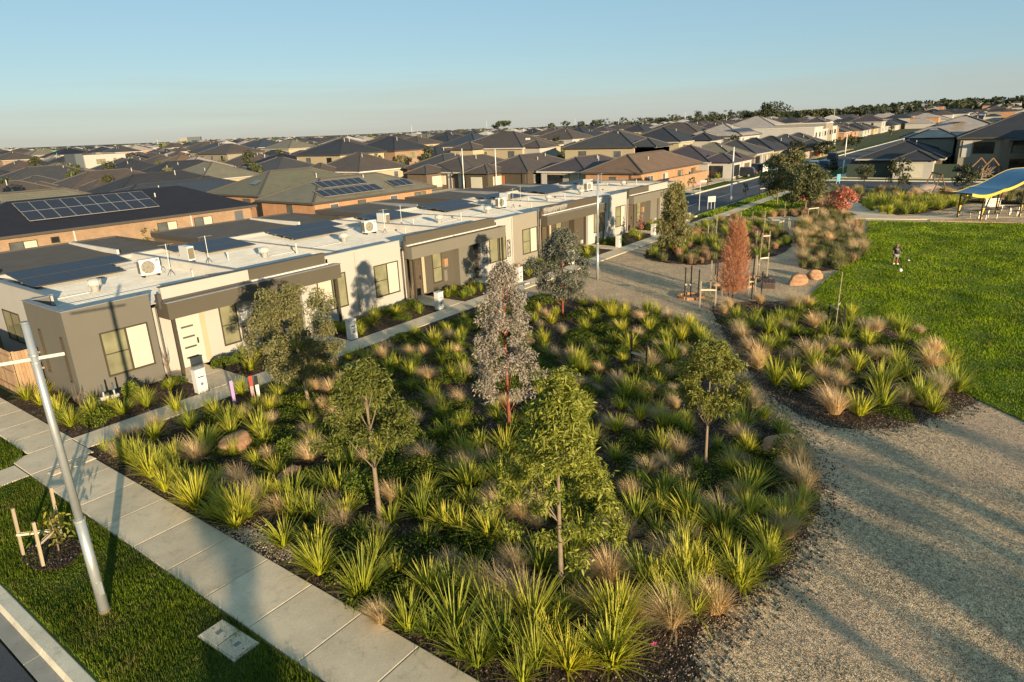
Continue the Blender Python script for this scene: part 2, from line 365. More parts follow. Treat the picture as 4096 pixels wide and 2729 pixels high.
for k in range(na): mb.f.append((c0,k,(k+1)%na)); mb.m.append(0)
for i in range(len(rr)-2):
    for k in range(na): mb.f.append((i*na+k,(i+1)*na+k,(i+1)*na+(k+1)%na,i*na+(k+1)%na)); mb.m.append(0)
struct(mb.build('terrain',M['field'],smooth=True))
# near street: asphalt, channel, kerb
sheet('road',rect(-15,-6.28,-70,80),-.12,M['asphalt'])
kb=None
def kerb_run(name,x0,y0,x1,y1,side,h=.13,base=-.12,seg=3.0,mat='kerb',w_=.17):
    "kerb stones laid end to end; the road lies on `side` (+1 left of the run)"
    d=Vector((x1-x0,y1-y0,0)); L=d.length; d/=L; n=Vector((-d.y,d.x,0))*side
    root=struct(thing(name,None,None)); k=int(L/seg)+1
    for i in range(k):
        a,b=i*L/k+.008,(i+1)*L/k-.008; m=MB(); prof=[(0,0),(w_+.34,0),(w_+.34,.012),(w_+.06,.022),(w_,h),(.015,h+.012),(0,h+.008)]
        n0=len(m.v)
        for t in(a,b):
            for q,z in prof: P=Vector((x0,y0,base))+d*t+n*q+Vector((0,0,z)); m.v.append(tuple(P))
        K=len(prof)
        for j in range(K): m.f.append((n0+j,n0+(j+1)%K,n0+K+(j+1)%K,n0+K+j)); m.m.append(1 if j in(1,2) else 0)
        m.f.append(tuple(range(n0,n0+K))[::-1]); m.m.append(0); m.f.append(tuple(range(n0+K,n0+2*K))); m.m.append(0)
        m.build('kerbstone',[M[mat],M['channel']],root)  # channel faces take a darker concrete, the kerb's shade put into its colour
    return root
kerb_run('kerb',-5.66,-42,-5.66,40,+1,w_=.24,seg=2.7)
# near verge and lawn strips
slab_block('verge',rect(-5.655,-3.36,-42,-4.62),-.15,.02,M['turf'])
slab_block('verge_far_side',[(-5.655,-3.42),(-3.5,-3.42),(-3.0,-3.1),(-2.82,-2.4),(-2.82,40),(-5.655,40)],-.15,.02,M['turf'])
def slabs(name,x0,x1,y0,y1,along,L,z=.045,mat='concrete',off=0.):
    root=struct(thing(name,None,None)); a,b=(x0,x1) if along=='x' else (y0,y1); k=max(1,round((b-a)/L)); cache={}
    st=(b-a)/k
    me=None
    for i in range(k):
        m=MB(); g=.011; e=.02
        sx,sy=(st-g,(y1-y0)) if along=='x' else ((x1-x0),st-g)
        if me is None:
            hx,hy=sx/2,sy/2; m.box(-hx,hx,-hy,hy,-.12,-e*.4); n=len(m.v)
            m=MB(); n=0
            P=[(-hx,-hy,-.12),(hx,-hy,-.12),(hx,hy,-.12),(-hx,hy,-.12),(-hx,-hy,-.012),(hx,-hy,-.012),(hx,hy,-.012),(-hx,hy,-.012),(-hx+e,-hy+e,0),(hx-e,-hy+e,0),(hx-e,hy-e,0),(-hx+e,hy-e,0)]
            m.v=P; m.f=[(8,9,10,11)]+[(j,(j+1)%4,4+(j+1)%4,4+j) for j in range(4)]+[(4+j,4+(j+1)%4,8+(j+1)%4,8+j) for j in range(4)]; m.m=[0]*len(m.f)
            me=m.mesh('slab',M[mat])
        c=a+(i+.5)*st; p=(c,(y0+y1)/2,z) if along=='x' else ((x0+x1)/2,c,z)
        link('slab',me,root,p)
    return root
slabs('footpath',-3.30,-1.74,-43,-4.62,'y',1.62)
slabs('footpath_crossing',-3.30,-1.55,-4.60,-2.95,'x',1.75)
slabs('footpath_north',-2.80,-1.50,-2.93,40,'y',1.5)
slabs('kerb_crossing',-5.64,-3.32,-4.60,-3.43,'x',1.2)
slabs('row_path',-1.53,56.4,-4.12,-2.88,'x',1.52)
# ribbed tactile strip set in the crossing
root=struct(thing('tactile_strip',None,None,(-2.35,-5.06,.05),R(4)))
MB().box(-.62,.62,-.17,.17,-.02,.004).build('plate',M['kerb'],root)
for i in range(7): MB().box(-.6,.6,-.15+i*.05-.012,-.15+i*.05+.012,.004,.014).build('rib',M['concrete'],root)
# park: gravel court over everything, beds and lawn laid on it
sheet('gravel_court',[(-1.74,-70),(75,-70),(75,-24),(62.5,-15.5),(57,-4.14),(-1.74,-4.14)],0,M['gravel'])
BED=[(-1.72,-4.2),(-1.71,-22.5),(0.2,-23.6),(1.3,-23.2),(2.5,-23.5),(4.3,-24.0),(6.7,-24.1),(8.9,-23.7),(11.1,-22.5),(12.2,-21.3),(14.6,-20.0),(17.8,-17.8),(20.5,-15.6),(21.6,-13.2),(22.1,-10.5),(22.0,-7.5),(20.8,-5.1),(19.7,-4.2)]
ISLE=[(24.7,-15.3),(27.2,-19.3),(25.2,-22.2),(22.3,-24.8),(19.0,-26.2),(17.2,-26.9),(15.3,-26.3),(13.5,-25.2),(12.4,-23.8),(12.5,-22.6),(13.6,-21.2),(14.8,-20.3),(17.7,-18.5),(21.0,-16.7)]
HEATH=[(34.0,-7.2),(36.5,-5.6),(45,-4.4),(54,-4.3),(57.0,-5.6),(52.7,-10.7),(45.0,-13.8),(39.2,-14.2),(36.2,-12.4),(33.8,-10.5)]
TUSS=[(56.3,-11.7),(62.4,-11.9),(62.8,-13.6),(55.3,-16.9),(46.5,-18.5),(41.3,-19.5),(36.2,-18.8),(35.7,-16.8),(41.3,-15.4),(48,-13.2)]
LAWN=[(58.5,-16.9),(52,-17.8),(46.5,-18.5),(41.3,-19.4),(36.3,-18.9),(32.2,-18.8),(27.2,-18.9),(25.9,-21.2),(23.6,-23.9),(19.3,-25.9),(17.2,-26.6),(15.6,-28.2),(9,-33.5),(9,-70),(61.5,-70),(61.1,-28.2),(59.2,-20.4)]
def bed(name,poly,amp,seed,z,mat='mulch'):
    q=rough_poly(poly,.25,amp,seed); return sheet(name,q,z,M[mat])
BEDQ=[(-1.735,-4.13),(-1.735,-22.6)]+rough_poly(BED[1:],.25,.11,1)[1:]
# keep the straight edges along the paths, roughen the gravel side only
_r=rough_poly(BED,.22,.10,1)
BEDQ=[(x if x>-1.45 else -1.735,y if y<-4.3 else -4.135) for x,y in _r]
sheet('mulch_bed',BEDQ,.022,M['mulch'])
bed('mulch_island',ISLE,.09,2,.022); bed('mulch_heath',HEATH,.12,3,.022); bed('mulch_tussock',TUSS,.10,4,.022)
sheet('lawn',rough_poly(LAWN[:12],.4,.05,5)[:-1]+LAWN[12:] if False else LAWN,.034,M['lawn_soil'])
# gardens in front of the townhouses
def strips(name,xs,y0,y1,z=.03):
    for a,b in xs: sheet(name,rect(a,b,y0,y1),z,M['mulch'])
GARD=[]
for k in range(4):
    X=13.7*k; GARD+= [(X+(.0 if k else -1.48)+.0,X+3.38),(X+4.98,X+9.15),(X+10.45,X+13.7)]
for a,b in GARD: sheet('garden_mulch',rect(a,b,-2.86,-.0),.03,M['mulch'])
sheet('garden_mulch',rect(-1.48,-.02,0,3.1),.03,M['mulch'])
ENTRY=[]
for k in range(4):
    X=13.7*k
    for a,b in((X+3.4,X+4.96),(X+9.17,X+10.43)):
        slabs('entry_path',a,b,-2.86,.58,'y',1.75,.055)
# around the far street
sheet('street',[(56.6,-1.45),(420,-1.45),(420,7.1),(65.6,7.1),(65.6,90),(57.2,90),(57.2,7.1),(56.6,7.1)],-.125,M['asphalt'])
sheet('cross_street',rect(88.5,101.5,-90,-1.45),-.121,M['asphalt'])
kerb_run('street_kerb',56.6,-1.45,86,-1.45,+1,seg=6); kerb_run('street_kerb',105,-1.45,330,-1.45,+1,seg=12)
kerb_run('street_kerb',66.5,7.1,330,7.1,-1,seg=9); kerb_run('street_kerb',101.5,-90,101.5,-4,+1,seg=9); kerb_run('street_kerb',88.5,-90,88.5,-4,-1,seg=9)
slab_block('street_verge',rect(57.2,87,-3.1,-1.46),-.15,.02,M['turf']); slab_block('street_verge',rect(66.6,330,7.11,9.4),-.15,.02,M['turf']); slab_block('street_verge',rect(103,330,-4.4,-1.46),-.15,.02,M['turf'])
slab_block('street_verge',rect(101.51,104,-90,-5),-.15,.02,M['turf']); slab_block('street_verge',rect(85.5,88.49,-60,-5),-.15,.02,M['turf'])
slab_block('corner_lawn',[(57.2,-5.6),(57.4,-4.4),(86.5,-4.4),(85.0,-6.5),(75,-8.2),(66,-9.6),(62.5,-10.6),(57.3,-7.2)],-.15,.025,M['lawn_soil'])
slabs('street_path',56.5,96,-4.3,-3.12,'x',1.7); slabs('street_path',66.6,200,9.45,10.9,'x',3.); slabs('street_path',104,200,-6.2,-4.6,'x',3.)
slabs('street_path',104.2,105.8,-70,-6.4,'y',3.)
for a in(70,78,96,120,146): sheet('driveway',rect(a,a+4.2,7.3,14),-.02+.045,M['concrete'])
for b in(24.5,36.5,44,52,62): sheet('driveway',rect(65.7,76,b,b+4.4),.0,M['concrete'])
for i in range(6): sheet('lane_line',rect(62+i*12,68+i*12,2.72,2.84),-.118,M['offwhite'])
# paved walk and plaza beyond the lawn
def ribbon(pts,w_):
    L,Rr=[],[]
    for i,p in enumerate(pts):
        d=Vector((pts[min(i+1,len(pts)-1)][0]-pts[max(i-1,0)][0],pts[min(i+1,len(pts)-1)][1]-pts[max(i-1,0)][1],0)).normalized(); n=Vector((-d.y,d.x,0))*w_/2
        L.append((p[0]+n.x,p[1]+n.y)); Rr.append((p[0]-n.x,p[1]-n.y))
    return L[::-1]+Rr
slab_block('plaza_walk',ribbon([(57.2,-8.6),(58.8,-11.5),(60.9,-15.6),(61.8,-19.5),(63.6,-23.5),(66.2,-27.5),(69,-33),(72,-42)],2.2),-.1,.05,M['concrete'])
slab_block('plaza_walk',ribbon([(61.8,-17.4),(66,-15.2),(72,-12.2),(80,-9.2),(88,-8.2)],3.2),-.1,.046,M['concrete'])
slab_block('plaza_paving',[(60.5,-21.5),(64.5,-21),(72.5,-24.5),(72,-33),(62,-33)],-.1,.04,M['gravel'])
GREENB=[(63.2,-18.4),(64.6,-16.3),(70,-14.6),(75.7,-14.4),(76,-19.5),(74.9,-23.2),(70,-22.2),(66.0,-20.6)]
BEYOND=[(66,-10.4),(72,-9.9),(80,-7.4),(86,-7.5),(86,-40),(76,-40),(77,-24),(77,-14),(72,-13.6),(68,-13.4)]
sheet('mulch_plaza',GREENB,.03,M['mulch']); sheet('mulch_plaza',BEYOND,.026,M['mulch']); sheet('mulch_plaza',[(57.4,-7.4),(62.4,-10.8),(65.6,-9.9),(67.5,-12.8),(63.4,-13.8),(58.8,-10.8)],.028,M['mulch'])
sheet('sandpit',[(79,-21),(84.5,-20.5),(85,-27),(79,-28)],.06,M['gravel'])

# ---------------------------------------------------------------- the townhouse row
def win(parent,x0,x1,z0,z1,y=0.,axis='y',blind=None,split=None,name='window',fr='frame',glass='pane',mull=None,depth=.07,dirn=-1):
    "window in a wall facing -y (axis 'y') or -x (axis 'x'); a frame with panes set back in it"
    def B(mb,a0,a1,d0,d1,c0,c1):
        d0,d1=sorted((y+dirn*d0,y+dirn*d1))
        if axis=='y': mb.box(a0,a1,d0,d1,c0,c1)
        else: mb.box(d0,d1,a0,a1,c0,c1)
    f=MB(); t=.055
    B(f,x0,x1,-.05,.035,z1-t,z1); B(f,x0,x1,-.05,.05,z0,z0+t*1.2); B(f,x0,x0+t,-.05,.035,z0+t*1.2,z1-t); B(f,x1-t,x1,-.05,.035,z0+t*1.2,z1-t)
    if split is not None: B(f,split-.035,split+.035,-.05,.03,z0+t*1.2,z1-t)
    zm=(z0+z1)/2
    if mull: B(f,x0+t,split-.035 if split else x1-t,-.05,.025,zm-.018,zm+.018)
    w_=f.build(name,M[fr],parent)
    def P(a,b,c0,c1,mat):
        m=MB(); B(m,a,b,-.04,.004,c0,c1); m.build('pane',M[mat],w_)
    L=x0+t; Rr=x1-t; bz=z0+t*1.2; tz=z1-t
    if split is not None:
        if mull: P(L,split-.035,bz,zm-.018,glass); P(L,split-.035,zm+.018,tz,glass)
        else: P(L,split-.035,bz,tz,glass)
        P(split+.035,Rr,bz,tz,blind or glass)
    elif mull: P(L,Rr,bz,zm-.018,glass); P(L,Rr,zm+.018,tz,glass)
    else: P(L,Rr,bz,tz,glass)
    return w_
def corrugated(x0,x1,y0,y1,z0,z1,pitch=.22,h=.02):
    "ribs run along x; z goes from z0 at y0 to z1 at y1"
    m=MB(); n=int((y1-y0)/pitch); ys=[];zs=[]
    for i in range(n):
        for f,hh in((0,0),(.45,0),(.6,h),(.85,h)): ys.append(y0+(i+f)*pitch); zs.append(hh)
    ys.append(y1); zs.append(0)
    for yy,hh in zip(ys,zs):
        zz=z0+(z1-z0)*(yy-y0)/(y1-y0)+hh; m.v+=[(x0,yy,zz),(x1,yy,zz)]
    for i in range(len(ys)-1): m.f.append((2*i,2*i+1,2*i+3,2*i+2)); m.m.append(0)
    return m
def whirly(parent,x,y,z,mat='offwhite'):
    m=MB().lathe([(.16,-.1),(.16,.2),(.21,.22),(.27,.3),(.29,.38),(.26,.46),(.16,.53),(.03,.55)],(x,y,z),14)
    for k in range(14):
        a=2*math.pi*k/14; m.box(-.004,.012,-.02,.02,.22,.5,0,Matrix.Translation((x+.27*math.cos(a),y+.27*math.sin(a),z))@Matrix.Rotation(a,4,'Z'))
    return m.build('roof_vent',M[mat],parent,True)
def aircon(x,y,z,label,rotz=0):
    t=thing('air_conditioner',label,'air conditioner',(x,y,z),rotz,'air conditioners on the townhouse roofs')
    MB().box(-.45,.45,-.17,.17,.1,.82).build('casing',M['white'],t)
    g=MB()
    for rr_ in(.10,.17,.24,.30):
        pts=[(-.1+rr_*math.cos(2*math.pi*k/18),-.185,.46+rr_*math.sin(2*math.pi*k/18)) for k in range(19)]; g.tube(pts,.008,4)
    for k in range(8):
        a=math.pi*k/4; g.tube([(-.1+.05*math.cos(a),-.185,.46+.05*math.sin(a)),(-.1+.3*math.cos(a),-.185,.46+.3*math.sin(a))],.006,4)
    MB().tube([(-.1,-.172,.46),(-.1,-.176,.46)],.30,20).build('fan',M['fan'],t); g.build('fan_grille',M['offwhite'],t)
    MB().box(.27,.4,-.178,-.17,.68,.78).build('badge',M['grey'],t)
    gr=MB(); gr.box(-.465,-.45,-.15,.15,.18,.74,0)
    gr.build('side_grille',M['fan'],t)
    for s in(-.33,.33): MB().box(s-.03,s+.03,-.2,.2,0,.1).build('foot',M['black'],t)
    MB().tube([(.45,.1,.3),(.62,.12,.32),(.7,.15,.2),(.72,.25,.02)],.03,6).build('pipe',M['offwhite'],t,True)
    return t
def solar_array(x,y,z,nx,ny,tilt,label,group,rotz=0,pw=1.02,ph=1.68,skip=(),roll=0.,cat='solar panels',fr='solar_frame'):
    t=thing('solar_array',label,cat,(x,y,z),rotz,group); t.rotation_euler=(tilt,roll,rotz)
    me=MB().box(-pw/2+.012,pw/2-.012,-ph/2+.012,ph/2-.012,.05,.085).mesh('panel',M['solar'])
    fm=MB()
    for a,b,c,d in((-pw/2,pw/2,-ph/2,-ph/2+.03),(-pw/2,pw/2,ph/2-.03,ph/2),(-pw/2,-pw/2+.03,-ph/2+.03,ph/2-.03),(pw/2-.03,pw/2,-ph/2+.03,ph/2-.03)): fm.box(a+.004,b-.004,c+.004,d-.004,.045,.092)
    fme=fm.mesh('panel_frame',M[fr])
    for i in range(nx):
        for j in range(ny):
            if (i,j) in skip: continue
            p=link('panel',me,t,((i+.5)*pw,(j+.5)*ph,0)); link('panel_frame',fme,p)
    rl=MB()
    for j in range(ny):
        for f in(.25,.75): rl.box(0,nx*pw,(j+f)*ph-.02,(j+f)*ph+.02,.0,.05)
    rl.build('rail',M['solar_frame'],t)
    return t
PAIRS=[dict(a='r_grey',b='r_cream',fas='r_olive',ua='r_cream',ub='r_olive',rec='r_cream',pier='r_olive',doorA='door_white'),
       dict(a='r_cream',b='r_cream',fas='r_olive2',ua='r_olive',ub='r_olive',rec='r_olive',pier='r_olive2',doorA='door_wood'),
       dict(a='r_tan',b='r_white',fas='r_olive',ua='r_dark',ub='r_dark',rec='r_dark',pier='r_dark',doorA='door_brown'),
       dict(a='r_cream',b='r_tan',fas='r_olive2',ua='r_olive',ub='r_cream',rec='r_olive',pier='r_olive2',doorA='door_brown')]
NAMES=['grey rendered corner townhouse with white front door at the near end of the row','townhouse of cream render with dark olive porch, second from the near end of the row','cream townhouse with timber door, third from the near end of the row','cream townhouse with olive porch and patterned screens, fourth from the near end of the row',
 'tan townhouse with icicle lights on its dark porch, fifth in the row','white walled townhouse with dark porch, sixth in the row','cream townhouse with olive porch behind a grey leaved gum, seventh in the row','tan townhouse at the far end of the white roofed row']
H1=3.6; ZR=3.10; YB=11.0
def coping(m,x0,x1,y0,y1,z,t=.03): m.box(x0-.03,x1+.03,y0-.03,y1+.03,z,z+t)
def unitA(k):
    P=PAIRS[k]; X=13.7*k; t=thing('townhouse',NAMES[2*k],'townhouse',(X,0,0)); W=7.5
    xs=0. if k else .87      # first house steps in along its open side
    wl=MB()
    wl.box(0.002,3.1,0,.18,0,H1-.0)                         # front wall of the living room
    if k==0: wl.box(0,.18,.182,3.6,0,H1); wl.box(.182,.87,3.42,3.6,0,H1)
    wl.box(2.92,3.1,.182,.6,0,H1-.04)
    wl.build('wall',M[P['a']],t)
    if k==0: MB().box(.87,1.05,3.602,YB,0,H1-.02).build('side_wall',M['r_cream'],t)
    MB().box(3.101,W-.1,.5,.68,0,2.9).build('porch_wall',M[P['rec']],t)
    MB().box(xs+(.18 if k==0 else 0),W,YB-.18,YB,0,H1).build('back_wall',M['r_cream'],t)
    cp=MB(); coping(cp,0.002,3.1,0,.18,H1)
    if k==0: coping(cp,0,.18,.25,3.6,H1+.003); coping(cp,.87,1.05,3.66,YB,H1); coping(cp,.24,.84,3.42,3.6,H1+.001)
    coping(cp,W-.08,W+.08,.5,YB-.3,H1+.055); coping(cp,xs+.3,W-.15,YB-.18,YB,H1)
    cp.build('coping',M['cap'],t)
    MB().box(W-.08,W+.08,.3,YB-.19,2.9,H1+.05).build('party_wall',M['cap_pale'],t)
    rf=corrugated(.2 if k==0 else .01,W-.09,.19,3.41 if k==0 else YB-.19,ZR,ZR+(.09 if k==0 else .3))
    if k==0:
        r2=corrugated(1.06,W-.09,3.41,YB-.19,ZR+.09,ZR+.3); n=len(rf.v); rf.v+=r2.v; rf.f+=[tuple(i+n for i in f) for f in r2.f]; rf.m+=r2.m
    ro=rf.build('roof',M['steel_white'],t)
    whirly(ro,2.97,4.5,ZR+.15)
    MB().box(xs+.3,2.7,4.44,4.56,ZR+.14,ZR+.17).build('flashing',M['cap_pale'],ro)
    for px_,py_,h in((6.55,3.0,.55),(6.0,6.4,.5)): MB().tube([(px_,py_,ZR+.05),(px_,py_,ZR+h)],.045,8).build('vent_pipe',M['offwhite'],ro)
    # porch: canopy, upper parapet, gutter
    MB().box(3.5,W-.002,-.5,.495,2.5,3.18).build('porch_canopy',M[P['fas']],t)
    cp=MB(); cp.box(3.47,W-.001,-.53,-.38,3.182,3.21); cp.box(3.47,W-.001,-.378,-.16,3.182,3.19); cp.build('canopy_flashing',M['cap_dark'] if k%2 else M['cap'],t)
    MB().box(3.6,W-.002,0,.2,3.185,3.74).build('parapet',M[P['ua']],t)
    cp=MB(); coping(cp,3.6,W-.035,0,.2,3.742,.025); cp.build('parapet_coping',M['cap_dark'],t)
    MB().box(3.55,W-.05,-.14,-.012,3.2,3.27).build('gutter',M['cap_pale'] if P['ua']!='r_cream' else M['cap_dark'],t)
    MB().box(3.42,3.58,.0,.2,2.9,3.5).build('rain_head',M['cap_dark'],t)
    MB().box(3.6,3.71,-.45,-.34,0,2.498).build('post',M['frame'],t)
    MB().tube([(3.25,-.04,3.0),(3.25,-.04,.1)],.035,8).build('downpipe',M[P['a']],t)
    # openings
    win(t,1.07-.02,2.85-.02,.78,2.54,0.,blind='pane_white',split=1.98,mull=True)
    if k==0:
        win(t,.42,.62,.82,2.6,0.,'x',name='slot_window'); win(t,2.42,2.64,.86,2.62,0.,'x',name='slot_window'); win(t,6.1,6.5,1.6,2.45,.87,'x',name='slot_window'); win(t,7.6,9.6,.9,2.3,.87,'x',split=8.6,name='side_window')
    d=MB().box(4.22,5.08,.455,.497,.1,2.2).build('door',M[P['doorA']],t)
    if P['doorA']=='door_white':
        for i in range(4): MB().box(4.32,4.84,.445,.454,.42+i*.45,.5+i*.45).build('door_glass',M['door_slot'],d)
    else:
        for i in range(6): MB().box(4.26+i*.135,4.37+i*.135,.444,.454,.14,2.16).build('door_board',M['door_wood'],d)
    MB().box(4.9,4.95,.40,.454,1.0,1.24).build('door_handle',M['black'],d)
    fm=MB(); fm.box(4.14,4.22,.44,.499,.1,2.28); fm.box(5.08,5.16,.44,.499,.1,2.28); fm.box(4.22,5.08,.44,.499,2.2,2.28); fm.build('door_frame',M['frame_white'] if k==0 else M['frame'],t)
    MB().box(5.17,5.42,.47,.499,.1,2.5).build('entry_panel',M['r_beige'],t)
    win(t,6.1,6.93,.48,2.3,.5,mull=True)
    # inverter box and pipe by the boundary
    iv=MB().box(7.0,7.3,.31,.498,1.35,1.85).build('inverter',M['orange_sheen'] if k else M['white'],t); MB().box(7.02,7.28,.30,.309,1.36,1.47).build('inverter_panel',M['grey'],iv)  # orange reflection painted into the box colour, except on the first house
    MB().box(7.02,7.3,.42,.498,.45,1.15).build('meter_box',M[P['pier']],t)
    if k==0: pass
    if k==2:   # icicle lights
        rnd=random.Random(4); m=MB(); m.tube([(3.75+i*.25,-.03,3.66+.04*math.sin(i*1.3)) for i in range(14)],.012,4)
        for i in range(60):
            x=3.75+i*.053; L=rnd.choice((.16,.25,.34,.42)); m.tube([(x,-.03,3.66),(x+rnd.uniform(-.02,.02),-.035,3.66-L)],.009,4)
        m.build('icicle_lights',M['offwhite'],t)
    if k==1:
        s=MB().box(.2,.52,-.05,-.005,1.0,2.1)
    return t
def screen(t,x0,x1,z0,z1,y,seed):
    rnd=random.Random(seed); m=MB(); t0=.03
    m.box(x0,x1,y-.03,y-.012,z0,z0+t0); m.box(x0,x1,y-.03,y-.012,z1-t0,z1); m.box(x0,x0+t0,y-.03,y-.012,z0,z1); m.box(x1-t0,x1,y-.03,y-.012,z0,z1)
    for i in range(46):
        a,b=rnd.uniform(x0,x1),rnd.uniform(z0,z1); an=rnd.uniform(0,math.pi); L=rnd.uniform(.07,.16)
        p=Vector((a,y-.02,b)); d=Vector((math.cos(an),0,math.sin(an)))*L; q=p+d; q.x=min(max(q.x,x0),x1); q.z=min(max(q.z,z0),z1); m.tube([p,q],.014,4)
    return m.build('patterned_screen',M['frame'],t)
def unitB(k):
    P=PAIRS[k]; X=13.7*k; t=thing('townhouse',NAMES[2*k+1],'townhouse',(X,0,0)); a,b=7.5,13.7
    MB().box(10.1,b-.002,0,.18,0,H1).build('wall',M[P['b']],t)
    pr=MB(); pr.box(a-.1,8.0,.5,.68,0,2.9); pr.build('porch_wall',M[P['rec']],t)
    pr=MB(); pr.box(8.0,9.4,.0,.2,0,2.499); pr.box(8.0,8.18,.202,.68,0,2.499); pr.build('pier',M[P['pier']],t)
    pr=MB(); pr.box(9.22,9.4,.202,1.2,0,2.499); pr.box(9.401,10.28,1.1,1.28,0,2.499); pr.box(10.1,10.28,.182,1.099,0,2.499); pr.build('entry_recess',M[P['pier']],t)
    d=MB().box(9.43,10.07,1.05,1.097,.1,2.15).build('door',M['door_brown'],t); MB().box(9.5,9.55,.99,1.049,1.0,1.2).build('door_handle',M['galv'],d)
    MB().box(a,b,YB-.18,YB,0,H1).build('back_wall',M['r_cream'],t)
    cp=MB(); coping(cp,11.75,b-.04,0,.18,H1); coping(cp,a+.15,b-.15,YB-.18,YB,H1); coping(cp,b-.06,b+.06,.4,YB-.3,ZR+.28,.03)
    if k==3: coping(cp,b-.12,b+.05,.25,YB,H1+.003)
    cp.build('coping',M['cap'],t)
    MB().box(b-.06,b+.06,.3,YB-.19,2.9,ZR+.275).build('party_wall',M['cap_pale'],t)
    if k==3: MB().box(b-.001,b+.1,.0,YB,0,H1).build('side_wall',M['r_cream'],t)
    rf=corrugated(a+.09,b-.065,.19,YB-.19,ZR,ZR+.3); ro=rf.build('roof',M['steel_white'],t)
    whirly(ro,11.4,4.6,ZR+.15); MB().box(11.7,13.4,4.54,4.66,ZR+.14,ZR+.17).build('flashing',M['cap_pale'],ro)
    for px_,py_,h in((9.9,5.6,.6),(12.9,3.9,.7)): MB().tube([(px_,py_,ZR+.05),(px_,py_,ZR+h)],.045,8).build('vent_pipe',M['offwhite'],ro)
    MB().box(a+.002,12.2,-.5,.495,2.5,3.18).build('porch_canopy',M[P['fas']],t)
    cp=MB(); cp.box(a+.001,12.23,-.53,-.38,3.182,3.21); cp.box(a+.001,12.23,-.378,-.16,3.182,3.19); cp.build('canopy_flashing',M['cap_dark'] if k%2 else M['cap'],t)
    MB().box(a+.002,11.7,0,.2,3.602,3.74).build('parapet_top',M[P['ub']],t)
    MB().box(a+.002,11.7,-.004,.196,3.185,3.6).build('parapet',M[P['ub']],t)
    cp=MB(); coping(cp,a+.035,11.7,0,.2,3.742,.025); cp.build('parapet_coping',M['cap_dark'],t)
    MB().box(a+.05,11.75,-.14,-.012,3.2,3.27).build('gutter',M['cap_pale'],t); MB().box(11.72,11.84,.0,.16,2.9,3.45).build('rain_head',M['cap_dark'],t)
    MB().box(11.86,11.97,-.45,-.34,0,2.498).build('post',M['frame'],t)
    MB().tube([(13.55,-.04,3.5),(13.55,-.04,.1)],.03,8).build('downpipe',M[P['b']],t)
    win(t,11.02,12.83,.84,2.62,0.,blind='pane' ,split=11.93,mull=False,glass='pane_white' if k==0 else 'pane')
    if k==1: screen(t,10.3,10.75,1.0,2.1,0,1); screen(t,12.95,13.3,.95,2.1,0,2)
    for q in(8.9,): MB().box(q,q+.22,-.12,-.002,.35,.62).build('gas_meter',M['offwhite'],t)
    return t
ROOFZ=lambda y: ZR+.3*(y-.19)/(YB-.38)+.03
for k in range(4):
    unitA(k); unitB(k); X=13.7*k
    o='nearest first second third'.split()[k]; pos=['near end of the row','third townhouse','fifth townhouse','seventh townhouse'][k]; pos2=['second townhouse','fourth townhouse','sixth townhouse','last townhouse of the row'][k]
    aircon(X+5.75,5.35,ROOFZ(5.3),f'white air conditioner facing the street, on the roof of the {pos}',R(-6))
    aircon(X+8.5,7.0,ROOFZ(7),f'air conditioner seen end on, on the roof of the {pos2}',R(88))
    solar_array(X+1.45,7.0,ROOFZ(7)+.06,5,2,R(6),f'dark blue solar panels on the white roof of the {pos}','solar panels on the white townhouse roofs',skip=((4,0),),fr='cap_dark',pw=.98,ph=1.6)
    solar_array(X+9.0,7.7,ROOFZ(7.7)+.06,4,2,R(4),f'dark blue solar panels on the white roof of the {pos2}','solar panels on the white townhouse roofs',skip=((0,0),) if k!=1 else (),fr='cap_dark',pw=.98,ph=1.5)
    for q,(ax,ay,h) in enumerate(((6.35,4.6,1.5),(8.9,5.7,1.4))):
        a=thing('antenna_mast',f'thin television antenna mast on the white roof of the {pos if q==0 else pos2}','antenna',(X+ax,ay,ROOFZ(ay)),0,'antenna masts on the townhouse roofs')
        MB().tube([(0,0,0),(0,0,h)],.014,6).build('mast',M['galv'],a)
        m=MB()
        for s in((.18,0),(-.1,.15),(-.1,-.15)): m.tube([(0,0,.3),(s[0],s[1],0)],.01,5)
        m.build('tripod',M['black'],a)
        m=MB(); m.tube([(-.35,0,h-.04),(.35,0,h-.04)],.008,5)
        for i in range(5): m.tube([(-.3+i*.15,-.16,h-.04),(-.3+i*.15,.16,h-.04)],.005,4)
        m.build('aerial',M['galv'],a)
# letterboxes
def letterbox(x,y,label,num):
    t=thing('letterbox',label,'letterbox',(x,y,.03),0,'white letterbox pillars along the row path')
    MB().box(-.2,.2,-.15,.15,0,.93).build('pillar',M['white'],t); MB().box(-.22,.22,-.17,.17,.932,.97).build('cap',M['offwhite'],t)
    MB().box(-.13,.13,-.156,-.151,.62,.66).build('mail_slot',M['black'],t)
    MB().tube([(0,-.15,.36),(0,-.16,.36)],.06,14).build('newspaper_hole',M['fan'],t)
    cu=bpy.data.curves.new('number','FONT'); cu.body=num; cu.size=.16; cu.extrude=.002; cu.align_x='CENTER'
    tmp=bpy.data.objects.new('number',cu); COL.objects.link(tmp); bpy.context.view_layer.update()
    me=bpy.data.meshes.new_from_object(tmp); bpy.data.objects.remove(tmp); me.materials.clear(); me.materials.append(M['black'])
    n=link('number',me,t,(0,-.153,.74)); n.rotation_euler=(R(90),0,0)
LBL=['white letterbox pillar beside the white front door at the near end','white letterbox pillar by the second townhouse, left of the cream wall','white letterbox pillar by the timber door of the third townhouse','white letterbox pillar with a pink pot on top','white letterbox pillar by the fifth townhouse behind the grey leaved gum','white letterbox pillar with a greenish cap near the mid path light pole','white letterbox pillar beside a small red sapling','white letterbox pillar at the far end of the row']
